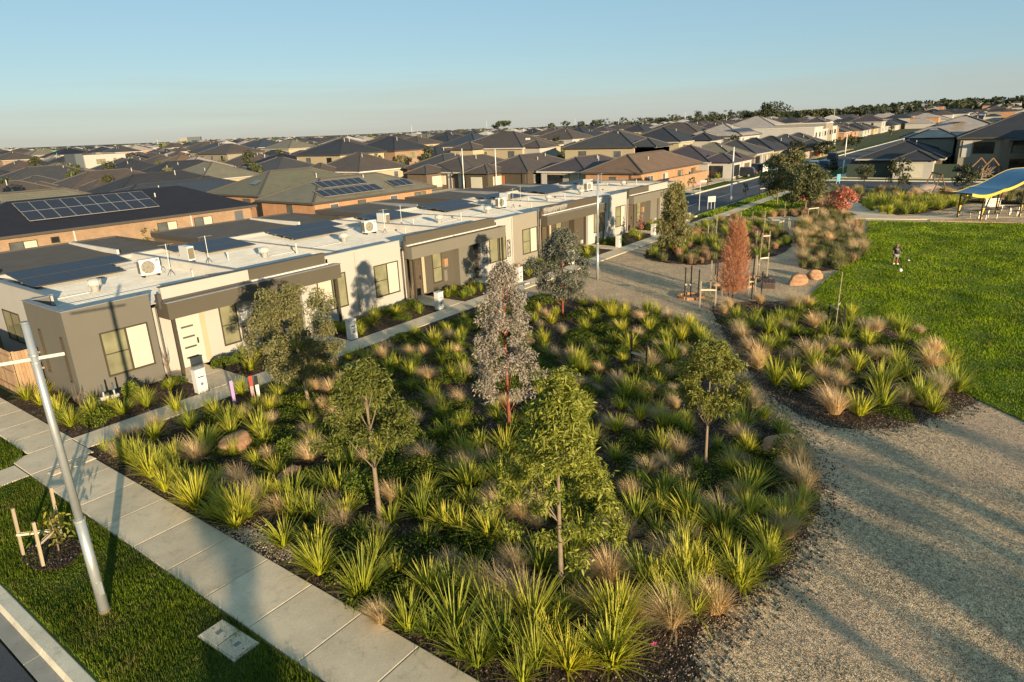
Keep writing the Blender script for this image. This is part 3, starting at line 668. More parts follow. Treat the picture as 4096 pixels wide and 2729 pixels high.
LBP=[(3.12,-2.7),(10.72,-2.62),(16.82,-2.65),(24.2,-2.7),(30.5,-2.7),(37.6,-2.68),(44.0,-2.68),(51.6,-2.68)]
for i,(x,y) in enumerate(LBP): letterbox(x,y,LBL[i],'1' if i==0 else ' ')
p=thing('flower_pot','small pink flower pot with a plant on a white letterbox','pot',(24.2,-2.7,1.0)); MB().lathe([(.07,0),(.10,.16),(.11,.17)],n=10).build('pot',paint('pink_pot',(.5,.2,.17)),p)
# near side fence and the yard beyond
def paling_fence(name,label,x0,y0,x1,y1,h,mat='fence',z=0.,wd=.105,rail=True,group=None):
    d=Vector((x1-x0,y1-y0,0)); L=d.length; t=thing(name,label,'fence',(x0,y0,z),math.atan2(d.y,d.x),group); n=max(1,int(L/wd)); rnd=random.Random(int(L*100))
    mes=[MB().box(.003,wd-.003,-.011,.011,0,h+dz).mesh('paling',M[mat]) for dz in(0,.012,-.01)]
    for i in range(n): link('paling',rnd.choice(mes),t,(i*wd,rnd.uniform(-.004,.004),0))
    if rail:
        for zz in(.25,h*.5,h-.25): MB().box(0,L,.013,.055,zz,zz+.07).build('rail',M[mat],t)
    return t
paling_fence('side_fence','orange timber paling fence beside the grey corner townhouse',-.9,3.35,-.01,3.1,1.8)
paling_fence('side_fence','timber paling fence running back from the near corner of the row',-.92,3.4,-.92,14,1.8)
# garages behind the row
GAR=[(-9,2.6,16.4,23.2,'dark flat garage roof at the left edge behind the near townhouse'),(3.0,12.1,16.8,23.6,'dark flat garage roof with pale flashing behind the first two townhouses'),(14.3,25.9,16.4,22.6,'wide dark flat garage roof behind the solar panels of the second pair'),(28.2,37.2,15.8,21.8,'dark flat garage roof in front of the brick house with solar panels'),(39.0,48.8,15.4,21.6,'dark flat garage roof behind the fifth townhouse'),(50.2,54.8,14.4,20.4,'small dark flat garage roof behind the far end of the row')]
for i,(x0,x1,y0,y1,lb) in enumerate(GAR):
    t=thing('garage',lb,'garage',((x0+x1)/2,(y0+y1)/2,0)); a,b=(x1-x0)/2,(y1-y0)/2
    m=MB(); m.box(-a,a,-b,-b+.15,0,2.7); m.box(-a,-a+.15,-b+.15,b-.15,0,2.7); m.box(a-.15,a,-b+.15,b-.15,0,2.7); m.box(-a,a,b-.15,b,0,2.7); m.build('wall',M['r_brown'],t)
    rf=corrugated(-a-.1,a+.1,-b-.15,b+.15,2.74,2.98,.2,.02); ro=rf.build('roof',M['steel_dark'],t)
    m=MB(); m.box(-a-.12,a+.12,-b-.2,-b-.151,2.6,2.8); m.box(-a-.15,-a-.101,-b-.15,b+.15,2.72,3.06); m.box(a+.101,a+.15,-b-.15,b+.15,2.72,3.06); m.box(-a-.15,a+.15,b+.151,b+.2,2.8,3.08); m.build('fascia',M['cap_dark'],t)
    m=MB(); m.box(a*.35,a*.35+.14,-b-.1,b+.1,2.82,3.1); m.build('party_flashing',M['cap_pale'] if i<3 else M['cap'],t)
    MB().box(-a+.5,-a+3.2,b,b+.04,0,2.2).build('garage_door',M['grey'],t)

# ---------------------------------------------------------------- houses behind
def hip_roof(m,hx,hy,z,pitch,over=.0,mi=0):
    "hip roof over +-hx,+-hy; returns ridge line end points and corners"
    tp=math.tan(pitch)
    if hx>=hy: zr=z+hy*tp; A,B=Vector((-(hx-hy),0,zr)),Vector((hx-hy,0,zr))
    else: zr=z+hx*tp; A,B=Vector((0,-(hy-hx),zr)),Vector((0,hy-hx,zr))
    C=[Vector((-hx,-hy,z)),Vector((hx,-hy,z)),Vector((hx,hy,z)),Vector((-hx,hy,z))]
    if hx>=hy:
        m.poly([C[0],C[1],B,A],mi); m.poly([C[1],C[2],B],mi); m.poly([C[2],C[3],A,B],mi); m.poly([C[3],C[0],A],mi); hips=[(C[0],A),(C[3],A),(C[1],B),(C[2],B),(A,B)]
    else:
        m.poly([C[0],C[1],A],mi); m.poly([C[1],C[2],B,A],mi); m.poly([C[2],C[3],B],mi); m.poly([C[3],C[0],A,B],mi); hips=[(C[0],A),(C[1],A),(C[2],B),(C[3],B),(A,B)]
    m.poly([(-hx,-hy,z-.02),(-hx,hy,z-.02),(hx,hy,z-.02),(hx,-hy,z-.02)],mi)
    return hips,zr
HOUSES=[]
def house(label,x0,x1,y0,y1,eave=2.5,pitch=23,roof='t_brown',wall='b_tan',lvl=2,ov=.5,wins=None,group=None,cat='house',name='house',z=-.05,ridge=True,extra=None,seed=0,winx=True,glass='pane_grey',wing=True):
    rnd=random.Random(int(x0*31+y0*17)+seed)
    cx,cy=(x0+x1)/2,(y0+y1)/2; hx,hy=(x1-x0)/2,(y1-y0)/2; t=thing(name,label,cat,(cx,cy,z+terrain_h(cx,cy)),0,group); HOUSES.append((cx,cy,hx,hy))
    wx,wy=hx-ov,hy-ov
    m=MB(); m.box(-wx,wx,-wy,wy,-.3,eave-.02); m.build('wall',M[wall],t)
    m=MB(); hips,zr=hip_roof(m,hx,hy,eave+.14,R(pitch)); ro=m.build('roof',M[roof],t)
    if lvl>0:
        f=MB(); 
        for a,b,c,d in((-hx,hx,-hy-.01,-hy+.1),(-hx,hx,hy-.1,hy+.01),(-hx-.01,-hx+.1,-hy+.1,hy-.1),(hx-.1,hx+.01,-hy+.1,hy-.1)): f.box(a,b,c,d,eave-.06,eave+.155)
        f.build('fascia',M[rnd.choice(('cap_dark','cap_dark','cap_pale','r_cream'))] if lvl<3 else M['cap_dark'],t)
        if ridge:
            rc=MB()
            for a,b in hips: rc.tube([a+Vector((0,0,.02)),b+Vector((0,0,.02))],.13,5)
            rc.build('ridge_cap',M['ridge_dark'] if roof in('t_dark','t_black','t_blue') else M['ridge'],ro)
        for i in range(rnd.choice((1,1,2))):
            a=rnd.uniform(-.5,.5)*hx; b=-rnd.uniform(.15,.5)*hy; zz=eave+.14+(min(hx,hy)-max(abs(b) if hx>=hy else 0,0))*math.tan(R(pitch)) if hx>=hy else eave+.14+(hx-abs(a))*math.tan(R(pitch))
            MB().tube([(a,b,zz-.2),(a,b,zz+rnd.uniform(.35,.7))],.06,6).build('vent_pipe',M['offwhite'],ro)
    if lvl==2 and wing and min(hx,hy)>4.5:
        # a lower wing with its own hip roof, towards the street
        for q in range(rnd.choice((1,1,2))):
            if rnd.random()<.55: a=rnd.choice((-1,1))*hx*.45; b=-hy-.6; wa,wb=min(3.6,hx*.5),3.2
            else: a=-hx-.4; b=rnd.choice((-1,1))*hy*.4; wa,wb=3.2,min(3.6,hy*.5)
            dz=rnd.uniform(-.06,.12)*0-.03*(q+1)
            m=MB(); m.box(a-wa+ov,a+wa-ov,b-wb+ov,b+wb-ov,-.3,eave-.05+dz); m.build('wing_wall',M[rnd.choice((wall,'r_cream','r_beige'))],t)
            m=MB(); hp,_=hip_roof(m,wa,wb,eave+.12+dz,R(pitch+2)); wr=m.build('wing_roof',M[roof],t,loc=(a,b,0))
            rc=MB()
            for u,v in hp: rc.tube([u+Vector((0,0,.02)),v+Vector((0,0,.02))],.12,5)
            rc.build('ridge_cap',M['ridge_dark'] if roof in('t_dark','t_black','t_blue') else M['ridge'],wr)
            MB().box(a-wa*.45,a+wa*.45,b-wb+ov-.06,b-wb+ov+.02,.3,2.1).build('wing_window',M[rnd.choice(('pane_dark','pane_white','pane','r_brown'))],t); MB().box(a-wa+ov-.06,a-wa+ov+.02,b-wb*.4,b+wb*.4,.2,2.1).build('wing_window',M[rnd.choice(('pane_dark','pane_white','pane','r_brown'))],t)
    # windows on the faces the street sees
    if wins is None and lvl>0:
        rows=[(.9,2.15)] if eave<4 else [(.9,2.15),(eave-1.75,eave-.5)]
        for (za,zb) in rows:
            n=max(1,int(wx*2/4.5)) if lvl>1 else 1
            for i in range(n):
                c=-wx+(i+.5)*2*wx/n+rnd.uniform(-.4,.4); w_=rnd.choice((.6,.9,1.0))
                if lvl>1: win(t,c-w_,c+w_,za,zb,-wy,split=c if w_>.7 else None,fr=rnd.choice(('frame','frame_white')),glass=glass,blind=rnd.choice(('pane','pane_white','pane_grey')))
                else: MB().box(c-w_,c+w_,-wy-.04,-wy+.05,za,zb).build('window',M[rnd.choice(('pane_grey','pane_dark','pane'))],t)
            if winx:
                n=max(1,int(wy*2/5))
                for i in range(n):
                    c=-wy+(i+.5)*2*wy/n+rnd.uniform(-.4,.4); w_=rnd.choice((.5,.8))
                    if lvl>1: win(t,c-w_,c+w_,za,zb,-wx,'x',fr=rnd.choice(('frame','frame_white')),glass=glass)
                    else: MB().box(-wx-.04,-wx+.05,c-w_,c+w_,za,zb).build('window',M[rnd.choice(('pane_grey','pane_dark','pane'))],t)
    elif wins:
        for (a,b,za,zb) in wins: win(t,a-cx,b-cx,za,zb,-wy,split=(a+b)/2 - cx if b-a>.9 else None,glass='pane_grey' if b-a>.9 else 'pane_dark',blind='pane_white')
    return t,ro
def front_x(t,hx,ov,parts):
    "street front facing -x: parts are (kind,y0,y1,z0,z1,mat)"
    x=-hx+ov
    for nm,a,b,za,zb,mt in parts: MB().box(x-.12,x+.02,a,b,za,zb).build(nm,M[mt],t)
def on_slope(x0,y0,hy_front_y,eave,pitch): pass
# --- first row behind the garages, placed one by one
t,ro=house('brick house with black hip roof and a large block of solar panels',6.5,32,36.8,47.3,2.5,24,'t_black','b_tan',3,wins=[(9.7,11.7,.7,2.05),(12.7,13.35,1.55,2.08),(21.6,23.5,.9,2.06),(25.2,27.1,.9,2.1)],ridge=False)
for x in(14.5-19.25,24.9-19.25): MB().box(x-.06,x+.06,-4.86,-4.76,0,2.45).build('downpipe',M['offwhite'],t)
MB().box(29.6-19.25,30.5-19.25,-4.79,-4.7,0,2.2).build('door',M['r_blue'],t)
solar_array(11.9,38.45,3.36,9,2,R(24),'large block of dark solar panels on the black hip roof',None,0,1.2,1.66)
t,ro=house('orange brick house with brown tiled roof and two banks of solar panels',35.5,54.7,32,42.6,2.4,21,'t_tan','b_orange',3)
solar_array(39.0,34.6,3.62,6,1,R(21),'upper bank of black solar panels on the brown tiled roof',None,0,1.1,1.75); solar_array(37.4,32.6,2.86,8,1,R(21),'lower bank of black solar panels on the brown tiled roof',None,0,1.1,1.75); solar_array(48.3,32.9,3.0,3,1,R(21),'small bank of solar panels at the right end of the brown tiled roof',None,0,1.1,1.8)
t,ro=house('house with olive green tiled roof and one skylight left of the brick solar house',38.3,57,46,58,2.5,22,'t_green','b_orange',3)
MB().box(-1,.1,-.6,.6,0,.05).build('skylight',M['pane_grey'],ro,loc=(-6.2,-1.5,4.1)).rotation_euler=(0,R(-22),0)
house('long low house with brown tiled roof directly behind the black roof',-14,27,51,62,2.5,22,'t_tan','b_tan',2)
house('house with plain blue grey roof behind the olive tiled roof',28,49,60,70,2.3,18,'t_blue','b_brown',2)
house('house with charcoal tiled roof and pale ridge lines behind the black roof',33,51,71.5,82,2.5,23,'t_dark','b_brown',2)
house('house with brown tiled roof and skylight at the left, behind the charcoal roof',14,31,74,86,2.5,22,'t_brown','b_brown',2)
house('brown tiled hip roof house at left with two skylights',34,52,90,102,2.5,22,'t_brown','r_tan',2)
house('grey green roofed house at far left with blue skylights',36,56,124,138,2.5,22,'t_grey','r_tan',2)
house('dark roofed house at the far left behind the grey green roof',56,76,108,121,2.5,22,'t_dark','r_tan',2)
house('cream house with dark roof at the left edge of the view',30,56.5,178,190,2.7,22,'t_dark','r_cream',2)
# flat roofed cream block
t=thing('house','tall cream flat roofed house with dark side wing at far left','house',(78,184,0)); MB().box(-5,6,-4,4,0,6.5).build('wall',M['r_cream'],t); MB().box(-7,-5.01,-3.5,3.5,0,6.9).build('side_wing',M['r_blue'],t); MB().box(-5.1,6.1,-4.1,4.1,6.502,6.6).build('coping',M['cap_dark'],t)
win(t,-2,.4,3.9,5.2,-4,split=-.8); win(t,2.6,3.4,3.6,5.3,-4); HOUSES.append((78,184,7,5))
# houses whose drives meet the cross street, fronts facing -x
def fronted(label,x0,x1,y0,y1,roof,wall,parts,eave=2.55,pitch=22,**kw):
    t,ro=house(label,x0,x1,y0,y1,eave,pitch,roof,wall,2,winx=False,**kw); hx=(x1-x0)/2; cy=(y0+y1)/2
    for nm,a,b,za,zb,mt in parts: MB().box(-hx+.32,-hx+.52,a-cy,b-cy,za,zb).build(nm,M[mt],t)
    return t
fronted('low house with red porch wall and grey roof beside the parked silver car',84.5,98,57,68,'t_grey','r_red',[('porch_beam',57.8,60.5,1.9,2.5,'r_white'),('pier',60.6,61.4,0,2.4,'r_blue'),('pier',63.4,65.2,0,2.4,'r_olive'),('door',62,62.9,0,2.1,'pane_dark')],2.6)
fronted('house with brown tiled gables and cream porch piers facing the cross street',75.5,93,45.2,56,'t_brown','r_brown',[('pier',46,46.7,0,2.5,'r_cream'),('pier',48.2,49,0,2.5,'r_cream'),('window',49.6,51.2,.6,2.1,'pane_white'),('pier',51.6,52.2,0,2.5,'r_beige'),('garage_door',52.6,55.2,0,2.2,'r_beige')])
fronted('house with grey brown tiled roof, red door and shaded porch',77,94,33.4,44.6,'t_brown','r_dark',[('door',38.4,39.4,0,2.1,'r_red'),('pier',42.8,43.4,0,2.5,'r_olive'),('garage_door',40,42.4,0,2.2,'r_olive2'),('pier',34.2,34.8,0,2.5,'r_olive')])
fronted('mauve roofed house with dark garage opening between cream piers',78.5,95,24,33,'t_mauve','r_beige',[('pier',31.2,32.2,0,2.5,'r_cream'),('garage_door',28.4,31.1,0,2.2,'pane_dark'),('pier',27.2,28.3,0,2.5,'r_tan'),('beam',28.4,31.1,2.2,2.5,'r_beige'),('downpipe',25.4,25.6,0,2.5,'offwhite')])
t,ro=house('peach walled corner house with rust brown tiled roof and solar collector',76.3,98.5,13.8,23.6,2.6,24,'t_rust','b_orange',2,wing=False)
for q in range(2): MB().box(-1,1,-.55,.55,0,.08).build('solar_collector',M['solar'],ro,loc=(-3+2.05*q,-2.4,3.72)).rotation_euler=(R(24),0,0)
for i,(a,b) in enumerate(((76.5,93.5),)):
    f=thing('boundary_fence','peach coloured boundary fence around the rust roofed corner house','fence',(76.5,10.9,0)); me=MB().box(.01,2.39,-.03,.03,0,1.85).mesh('panel',M['fence_far']); pm=MB().box(-.05,.05,-.06,.06,0,1.95).mesh('post',M['fence_far'])
    for k in range(7): link('panel',me,f,(k*2.4,0,0)); link('post',pm,f,(k*2.4,0,0))
    me2=MB().box(-.03,.03,.06,2.3,0,1.85).mesh('panel',M['fence_far'])
    for k in range(1): link('panel',me2,f,(16.8,0+k*2.4,0))
# second street of single houses along the far street, fronts facing -y
RW=[('t_mauve','r_white','white walled house with dark mauve roof next to the peach house'),('t_tan','r_red','house with bright red side wall and tan roof'),('t_grey','r_tan','grey roofed house with pale piers behind the parked dark cars'),('t_dark','r_beige','dark roofed house with timber paling fence in front'),('t_dark','b_orange','dark roofed brick house with low fence'),('t_grey','b_orange','grey roofed house with bright orange brick wall'),('t_grey','r_red','grey roofed house with red wall half hidden by street trees')]
for i,(rf,wl,lb) in enumerate(RW):
    x=100+i*12.2; t,ro=house(lb,x,x+11.6,13.2,25.5,2.55,23,rf,wl,2)
    MB().box(-4.6,-2.0,-5.79,-5.6,0,2.2).build('garage_door',M['r_olive2' if i%2 else 'pane_dark'],t); MB().box(-1.7,-1.1,-6.0,-5.62,0,2.5).build('pier',M['r_cream'],t)
# two storey houses named in view
def two(label,x0,x1,y0,y1,roof,wall,eave=5.2,pitch=22,lvl=2,**kw): return house(label,x0,x1,y0,y1,eave,pitch,roof,wall,lvl,**kw)
t,ro=two('two storey beige house with brown hip roof in the middle of the view',104,119.5,53.5,73,'t_brown','r_beige')
for i in range(3): MB().lathe([(.2,-.2),(.2,.2),(.05,.32)],(-1.5+i*.6,-6.2,6.8),8).build('roof_vent',M['offwhite'],ro)
two('two storey brown house with broad brown roof at far left',139,157,240,256,'t_brown','r_brown'); two('two storey brown house with blue grey roof beside the broad brown one',158.5,176,228,244,'t_blue','r_brown')
two('two storey cream house with wide brown roof right of the middle',158,175,36.5,57,'t_brown','r_beige'); two('two storey cream house with black hip roof above the street houses',121,136,27.2,41,'t_dark','r_beige')
two('two storey white house with pale pinkish roof and one solar panel',219,241,34,57,'t_pale','r_white'); t,ro=two('two storey white house with pale roof covered in solar panels',158,174,27,41,'t_pale','r_white')
solar_array(159.6,28.2,6.0,7,1,R(22),'dark solar panels on the pale two storey roof',None,0,1.8,2.2)
two('two storey house with dark hip roof far behind the middle roofs',196,214,92,108,'t_dark','r_beige'); two('two storey cream house with black roof beside the line of gum trees',246,262,78,96,'t_dark','r_beige'); two('two storey dark roofed cream house among the distant roofs left of middle',190,206,150,166,'t_black','r_cream'); two('two storey brown roofed house left of the gum clump',256,274,140,158,'t_brown','r_tan')
# right hand houses beyond the cross street
t,ro=two('two storey dark roofed house with olive portal and balcony at the right edge',110,124,-36,-19.5,'t_dark','r_tan',5.3,24,wins=[])
for nm,a,b,za,zb,d,mt in(('pale_panel',6.3,7.4,2.7,5.0,.1,'r_white'),('window',3.6,6.1,3.2,4.8,.06,'pane_dark'),('portal_pier',1.6,2.6,0,5.2,.9,'r_olive2'),('portal_pier',-3.4,-2.4,0,3.6,.9,'r_olive2'),('portal_beam',-2.399,1.599,2.5,3.3,.9,'r_olive2'),('balcony_glass',-2.3,1.5,3.31,4.2,.85,'pane_grey'),('window',-2.2,1.5,3.3,5.0,.05,'pane_dark'),('window',-6,-3.4,3.2,4.9,.06,'pane_dark'),('pale_panel',-3.39,-2.41,3.61,5.0,.1,'r_white'),('garage_door',-2.3,1.5,0,2.4,.05,'pane_dark')): MB().box(-6.5-d,-6.49,a,b,za,zb).build(nm,M[mt],t)
m=MB(); hips,_=hip_roof(m,4.2,3.6,5.02,R(24)); m.build('front_gable_roof',M['t_dark'],t,loc=(-4.6,-1.6,.0))
t,ro=two('two storey house with pale ribbed roof and solar panels at right',124.5,140,-27,-10.5,'t_pale','r_tan',5.1,21); solar_array(126.5,-19.2,5.2+2.1,7,1,R(0),'dark solar panels on the pale ribbed roof at right',None,0,1.6,1.8)
house('low dark roofed house in deep shade beside the cross street',108,123.5,-18.6,-6.8,2.5,22,'t_dark','r_brown',2)
f=thing('boundary_fence','dark green fence in shade along the cross street','fence',(106.3,-20.5,0)); me=MB().box(-.03,.03,.01,2.39,0,1.95).mesh('panel',paint('fence_green',(.035,.05,.035),.7))
for k in range(6): link('panel',me,f,(0,k*2.4,0))
paling_fence('front_fence','pale paling fence in front of the dark roofed street house',136,11.3,158,11.3,1.5,'fence_pale',wd=.4)
# flat roofed white terraces along the far street
for i in range(4):
    x=186+i*11; hh=(6.2,5.4,7.0,5.8)[i]; t=thing('terrace_house',['first','second','third','last'][i]+' of the white flat roofed terrace houses along the far street, counted from the left','house',(x,24,0),0,'white terrace houses on the far street'); MB().box(-4.6,4.6,-8+i,8,0,hh).build('wall',M[('r_white','r_cream','r_tan','r_white')[i]],t); MB().box(-4.7,4.7,-8.1+i,8.1,hh,hh+.2).build('coping',M['cap_pale'],t); HOUSES.append((x,24,5,8))
    for a,za in((-3,.8),(1,.8),(-3,3.8),(1,3.8)): MB().box(a,a+1.2+.3*i,-8.05+i,-7.9+i,za,za+1.2).build('window',M['pane_dark'],t)
# --- the rest of the suburb: lots filled along parallel streets
rnd=random.Random(77); ROOFS=['t_brown']*6+['t_grey']*3+['t_dark']*4+['t_mauve']*3+['t_tan']+['t_tan','t_blue','t_blue','t_black','t_rust','t_pale']; WALLS=['r_tan','r_beige','r_beige','b_orange','b_orange','r_cream','r_white','b_tan']
RN={'t_brown':'brown','t_grey':'grey','t_dark':'charcoal','t_mauve':'mauve','t_tan':'tan','t_blue':'blue grey','t_black':'black','t_rust':'rust','t_pale':'pale'}
def vis(x,y,m=4):
    a=math.degrees(math.atan2(y-CAM.y,x-CAM.x)); return -2-m<a<76+m
lots=[]
for iy in range(0,40):
    y=34+iy*17+(iy//2)*9
    for ix in range(0,60):
        x=60+ix*15.5+(ix//14)*12+ (iy%3)*3
        if vis(x,y) and math.hypot(x,y)<640: lots.append((x,y))
for iy in range(1,14):
    y=-26-iy*18-(iy//2)*9
    for ix in range(0,40):
        x=150+ix*16
        if vis(x,y): lots.append((x,y))
for ix in range(0,30): lots.append((262+ix*16,18)); lots.append((128+ix*16,-44)); 
lots.sort(key=lambda p:math.hypot(p[0]-CAM.x,p[1]-CAM.y)); cnt=0; far_lots=[]
def free(x,y,hx,hy):
    if -14<x<150 and y>330 : return True
    if 55.5<x+hx and x-hx<67 and y<92: return False
    if y-hy<12 and y+hy>-6.5 and x<430: return False
    return all(abs(x-a)>hx+c+.6 or abs(y-b)>hy+d+.6 for a,b,c,d in HOUSES)
for x,y in lots:
    hx,hy=rnd.uniform(6.2,7.2),rnd.uniform(6.6,8.4)
    if rnd.random()<.05: continue
    if not free(x,y,hx,hy): continue
    d=math.hypot(x-CAM.x,y-CAM.y)
    if cnt<225:
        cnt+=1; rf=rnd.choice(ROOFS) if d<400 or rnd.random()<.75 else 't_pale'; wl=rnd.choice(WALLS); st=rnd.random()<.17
        z_='near' if d<190 else 'mid' if d<320 else 'far'; side='right of' if y<10 else 'behind'
        house(f'{"two storey" if st else "single storey"} house with {RN[rf]} hip roof in the {z_} suburb {side} the row',x-hx,x+hx,y-hy,y+hy,5.2 if st else 2.5,22+rnd.uniform(-2,3),rf,wl,1 if d>150 else 2,group=f'{z_} {RN[rf]} roofed suburban houses {side} the row {2 if st else 1}',seed=cnt)
    else: far_lots.append((x,y,hx,hy)); HOUSES.append((x,y,hx,hy))
# far suburb: too many and too small to pick apart
def far_suburb(lots_,name,label,seed):
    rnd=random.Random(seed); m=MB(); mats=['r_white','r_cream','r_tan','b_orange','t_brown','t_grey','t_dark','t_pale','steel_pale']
    for x,y,hx,hy in lots_:
        z=terrain_h(x,y)-.1; e=rnd.choice((2.6,2.6,2.6,5.2)); a=m; w_=rnd.choice((0,0,1,2,3)); r_=rnd.choice((4,4,5,6,6,7,8))
        m.box(x-hx+.4,x+hx-.4,y-hy+.4,y+hy-.4,z-.5,z+e,w_)
        k=MB(); hip_roof(k,hx,hy,e,R(22)); n=len(m.v); m.v+=[(p[0]+x,p[1]+y,p[2]+z) for p in k.v]; m.f+=[tuple(i+n for i in f) for f in k.f]; m.m+=[r_]*len(k.f)
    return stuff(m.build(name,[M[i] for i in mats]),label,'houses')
fl=list(far_lots)
for i in range(4200):
    a=R(rnd.uniform(-4,78)); d=rnd.uniform(560,1)*0+560*math.exp(rnd.random()*1.7); x,y=CAM.x+d*math.cos(a),CAM.y+d*math.sin(a); fl.append((x,y,rnd.uniform(4,8),rnd.uniform(4,8)))
far_suburb(fl,'distant_suburb','distant low suburb of pale and brown houses up to the horizon',5)
# a few distant landmarks
t=thing('apartment_block','long grey apartment block standing on the left horizon','building',(900,1640,0),R(-37)); MB().box(-22,-5,-8,8,0,15).build('wing',M['r_tan'],t); MB().box(-4.9,26,-8,8,0,17).build('main_wing',M['r_blue'],t)
t=thing('shipping_container','bright green container on a building site at far left','container',(G(185,642).x,G(185,642).y,0),R(-35)); MB().box(-8,8,-2,2,0,6).build('box',paint('container_green',(.02,.36,.09),.5),t); MB().box(-8.1,8.1,-2.1,2.1,6,6.2).build('rim',M['grey'],t)
t=thing('shipping_container','red container and site sheds beyond the roofs left of middle','container',(G(1300,575).x,G(1300,575).y,0),R(-37)); MB().box(-6,6,-2,2,0,6.5).build('box',paint('container_red',(.42,.03,.025),.5),t); MB().box(-6.1,6.1,-2.1,2.1,6.5,6.7).build('rim',M['offwhite'],t); MB().box(-14,-7,-2,2,0,7.5).build('shed',M['r_red'],t)


# ---------------------------------------------------------------- leaves, trees
def leaves(P,D,L,W,droop,rng,mat,name='crown',curl=0.):
    "one thin curved leaf per row: P base, D direction, L length, W width"
    n=len(P); D=D/np.linalg.norm(D,axis=1,keepdims=True); up=np.tile([0,0,1.],(n,1)); rv=rng.normal(size=(n,3)); rv/=np.linalg.norm(rv,axis=1,keepdims=True)
    Sd=np.cross(D,rv); Sd/=np.linalg.norm(Sd,axis=1,keepdims=True)+1e-9
    cu=np.cross(D,Sd)*(curl*rng.uniform(-1,1,(n,1)))
    def at(s): return P+D*(L*s)[:,None]+(np.array([0,0,-1.])*droop+cu)*(L*s*s)[:,None]
    q=[at(0*L),at(.35+0*L),at(.72+0*L),at(1+0*L)]; w1=Sd*(W*.5)[:,None]; w2=Sd*(W*.42)[:,None]
    V=np.stack([q[0],q[1]-w1,q[1]+w1,q[2]-w2,q[2]+w2,q[3]],1).reshape(-1,3); b=(np.arange(n)*6)[:,None]
    F=np.concatenate([b+np.array(f) for f in((0,1,2),(1,3,4),(1,4,2),(3,5,4))],0)
    return np_mesh(name,V,F,mat)
def diamonds(P,N,L,W,rng,mat,name='crown'):
    "cheap two triangle leaves for trees further off"
    n=len(P); A=rng.normal(size=(n,3)); A/=np.linalg.norm(A,axis=1,keepdims=True); B=rng.normal(size=(n,3)); B=np.cross(A,B); B/=np.linalg.norm(B,axis=1,keepdims=True)
    a=A*(L*.5)[:,None]; b_=B*(W*.5)[:,None]; V=np.stack([P-a,P+b_,P+a,P-b_],1).reshape(-1,3); k=(np.arange(n)*4)[:,None]
    return np_mesh(name,V,k+np.array([0,1,2,3]),mat)
def clumps(rng,n,H,cb,Rm,prof,asym=.27):
    ph=rng.uniform(0,6.28,3); out=[]
    for i in range(n):
        t=rng.uniform(0,1)**.9; a=rng.uniform(0,6.283); r=Rm*prof(t)*(1+asym*math.sin(2*a+ph[0]+3*t)+asym*.6*math.sin(3*a+ph[1]))
        f=rng.uniform(.25,1)**.5; out.append((r*f*math.cos(a),r*f*math.sin(a),cb+(H-cb)*t))
    return np.array(out)
PROF={'oval':lambda t:max(.05,math.sin(math.pi*(.12+.82*t)))**.8,'cone':lambda t:(1-t)**.75*.95+.08 if t>.12 else .55+3*t,'umbrella':lambda t:.35+.65*math.sin(math.pi*(.2+.6*t)),'tear':lambda t:max(.06,math.sin(math.pi*min(1,.22+.78*t)**1.0))**.9}
def tree(name,label,loc,H,cb,Rm,mat,bark,seed,shape='oval',ncl=26,nleaf=2500,L=.14,W=.022,droop=.45,csize=.34,style='leaf',tr=.05,group=None,lean=(0,0),curl=.3,hang=.6,branches=True,cat='tree'):
    rng=np.random.default_rng(seed); t=thing(name,label,cat,loc,0,group); C=clumps(rng,ncl,H-csize*.4,cb+csize*.3,max(.1,Rm-csize*.5),PROF[shape])
    C[:,0]+=lean[0]*C[:,2]/H; C[:,1]+=lean[1]*C[:,2]/H
    k=rng.integers(0,ncl,nleaf); g=rng.normal(size=(nleaf,3)); g/=np.linalg.norm(g,axis=1,keepdims=True); g*=(rng.uniform(0,1,(nleaf,1))**.5)*csize*rng.uniform(.6,1.25,ncl)[k][:,None]; g[:,2]*=.85
    P=C[k]+g; P[:,2]=np.clip(P[:,2],cb*.85,H)
    if style=='leaf':
        D=rng.normal(size=(nleaf,3)); D[:,2]-=hang; me=leaves(P,D,L*rng.uniform(.6,1.25,nleaf),W*rng.uniform(.7,1.3,nleaf),droop,rng,mat,curl=curl)
    else: me=diamonds(P,None,L*rng.uniform(.6,1.3,nleaf),W*rng.uniform(.7,1.3,nleaf),rng,mat)
    link('crown',me,t)
    m=MB(); kx,ky=rng.uniform(-.025,.025,2); pts=[]; rs=[]
    for i in range(9):
        s=i/8; pts.append((lean[0]*s+kx*math.sin(3*s)*H*.25,lean[1]*s+ky*math.sin(2.5*s)*H*.25,-.05+s*(H*.93))); rs.append(tr*(1-.85*s)*(1.25 if i==0 else 1))
    m.tube(pts,rs,8)
    if branches:
        for c in C[:: max(1,ncl//12)]:
            z=max(cb*.95,c[2]-.35-.5*np.hypot(c[0],c[1])); s=z/H; i=min(8,int(s*8)); b=Vector(pts[i]); e=Vector(c); mid=b.lerp(e,.5)+Vector((0,0,-.04)); m.tube([b,mid,e],[tr*.26,tr*.16,tr*.05],5)
    m.build('trunk',M[bark],t,True)
    return t
LM=M
LM['l_olive']=leafmat('leaf_olive',(.085,.088,.028),(.17,.165,.06),(.23,.20,.095)); LM['l_acacia']=leafmat('leaf_acacia',(.09,.10,.014),(.19,.19,.03),(.29,.26,.06),.3); LM['l_bright']=leafmat('leaf_bright',(.14,.155,.015),(.27,.27,.03),(.40,.36,.07),.3)
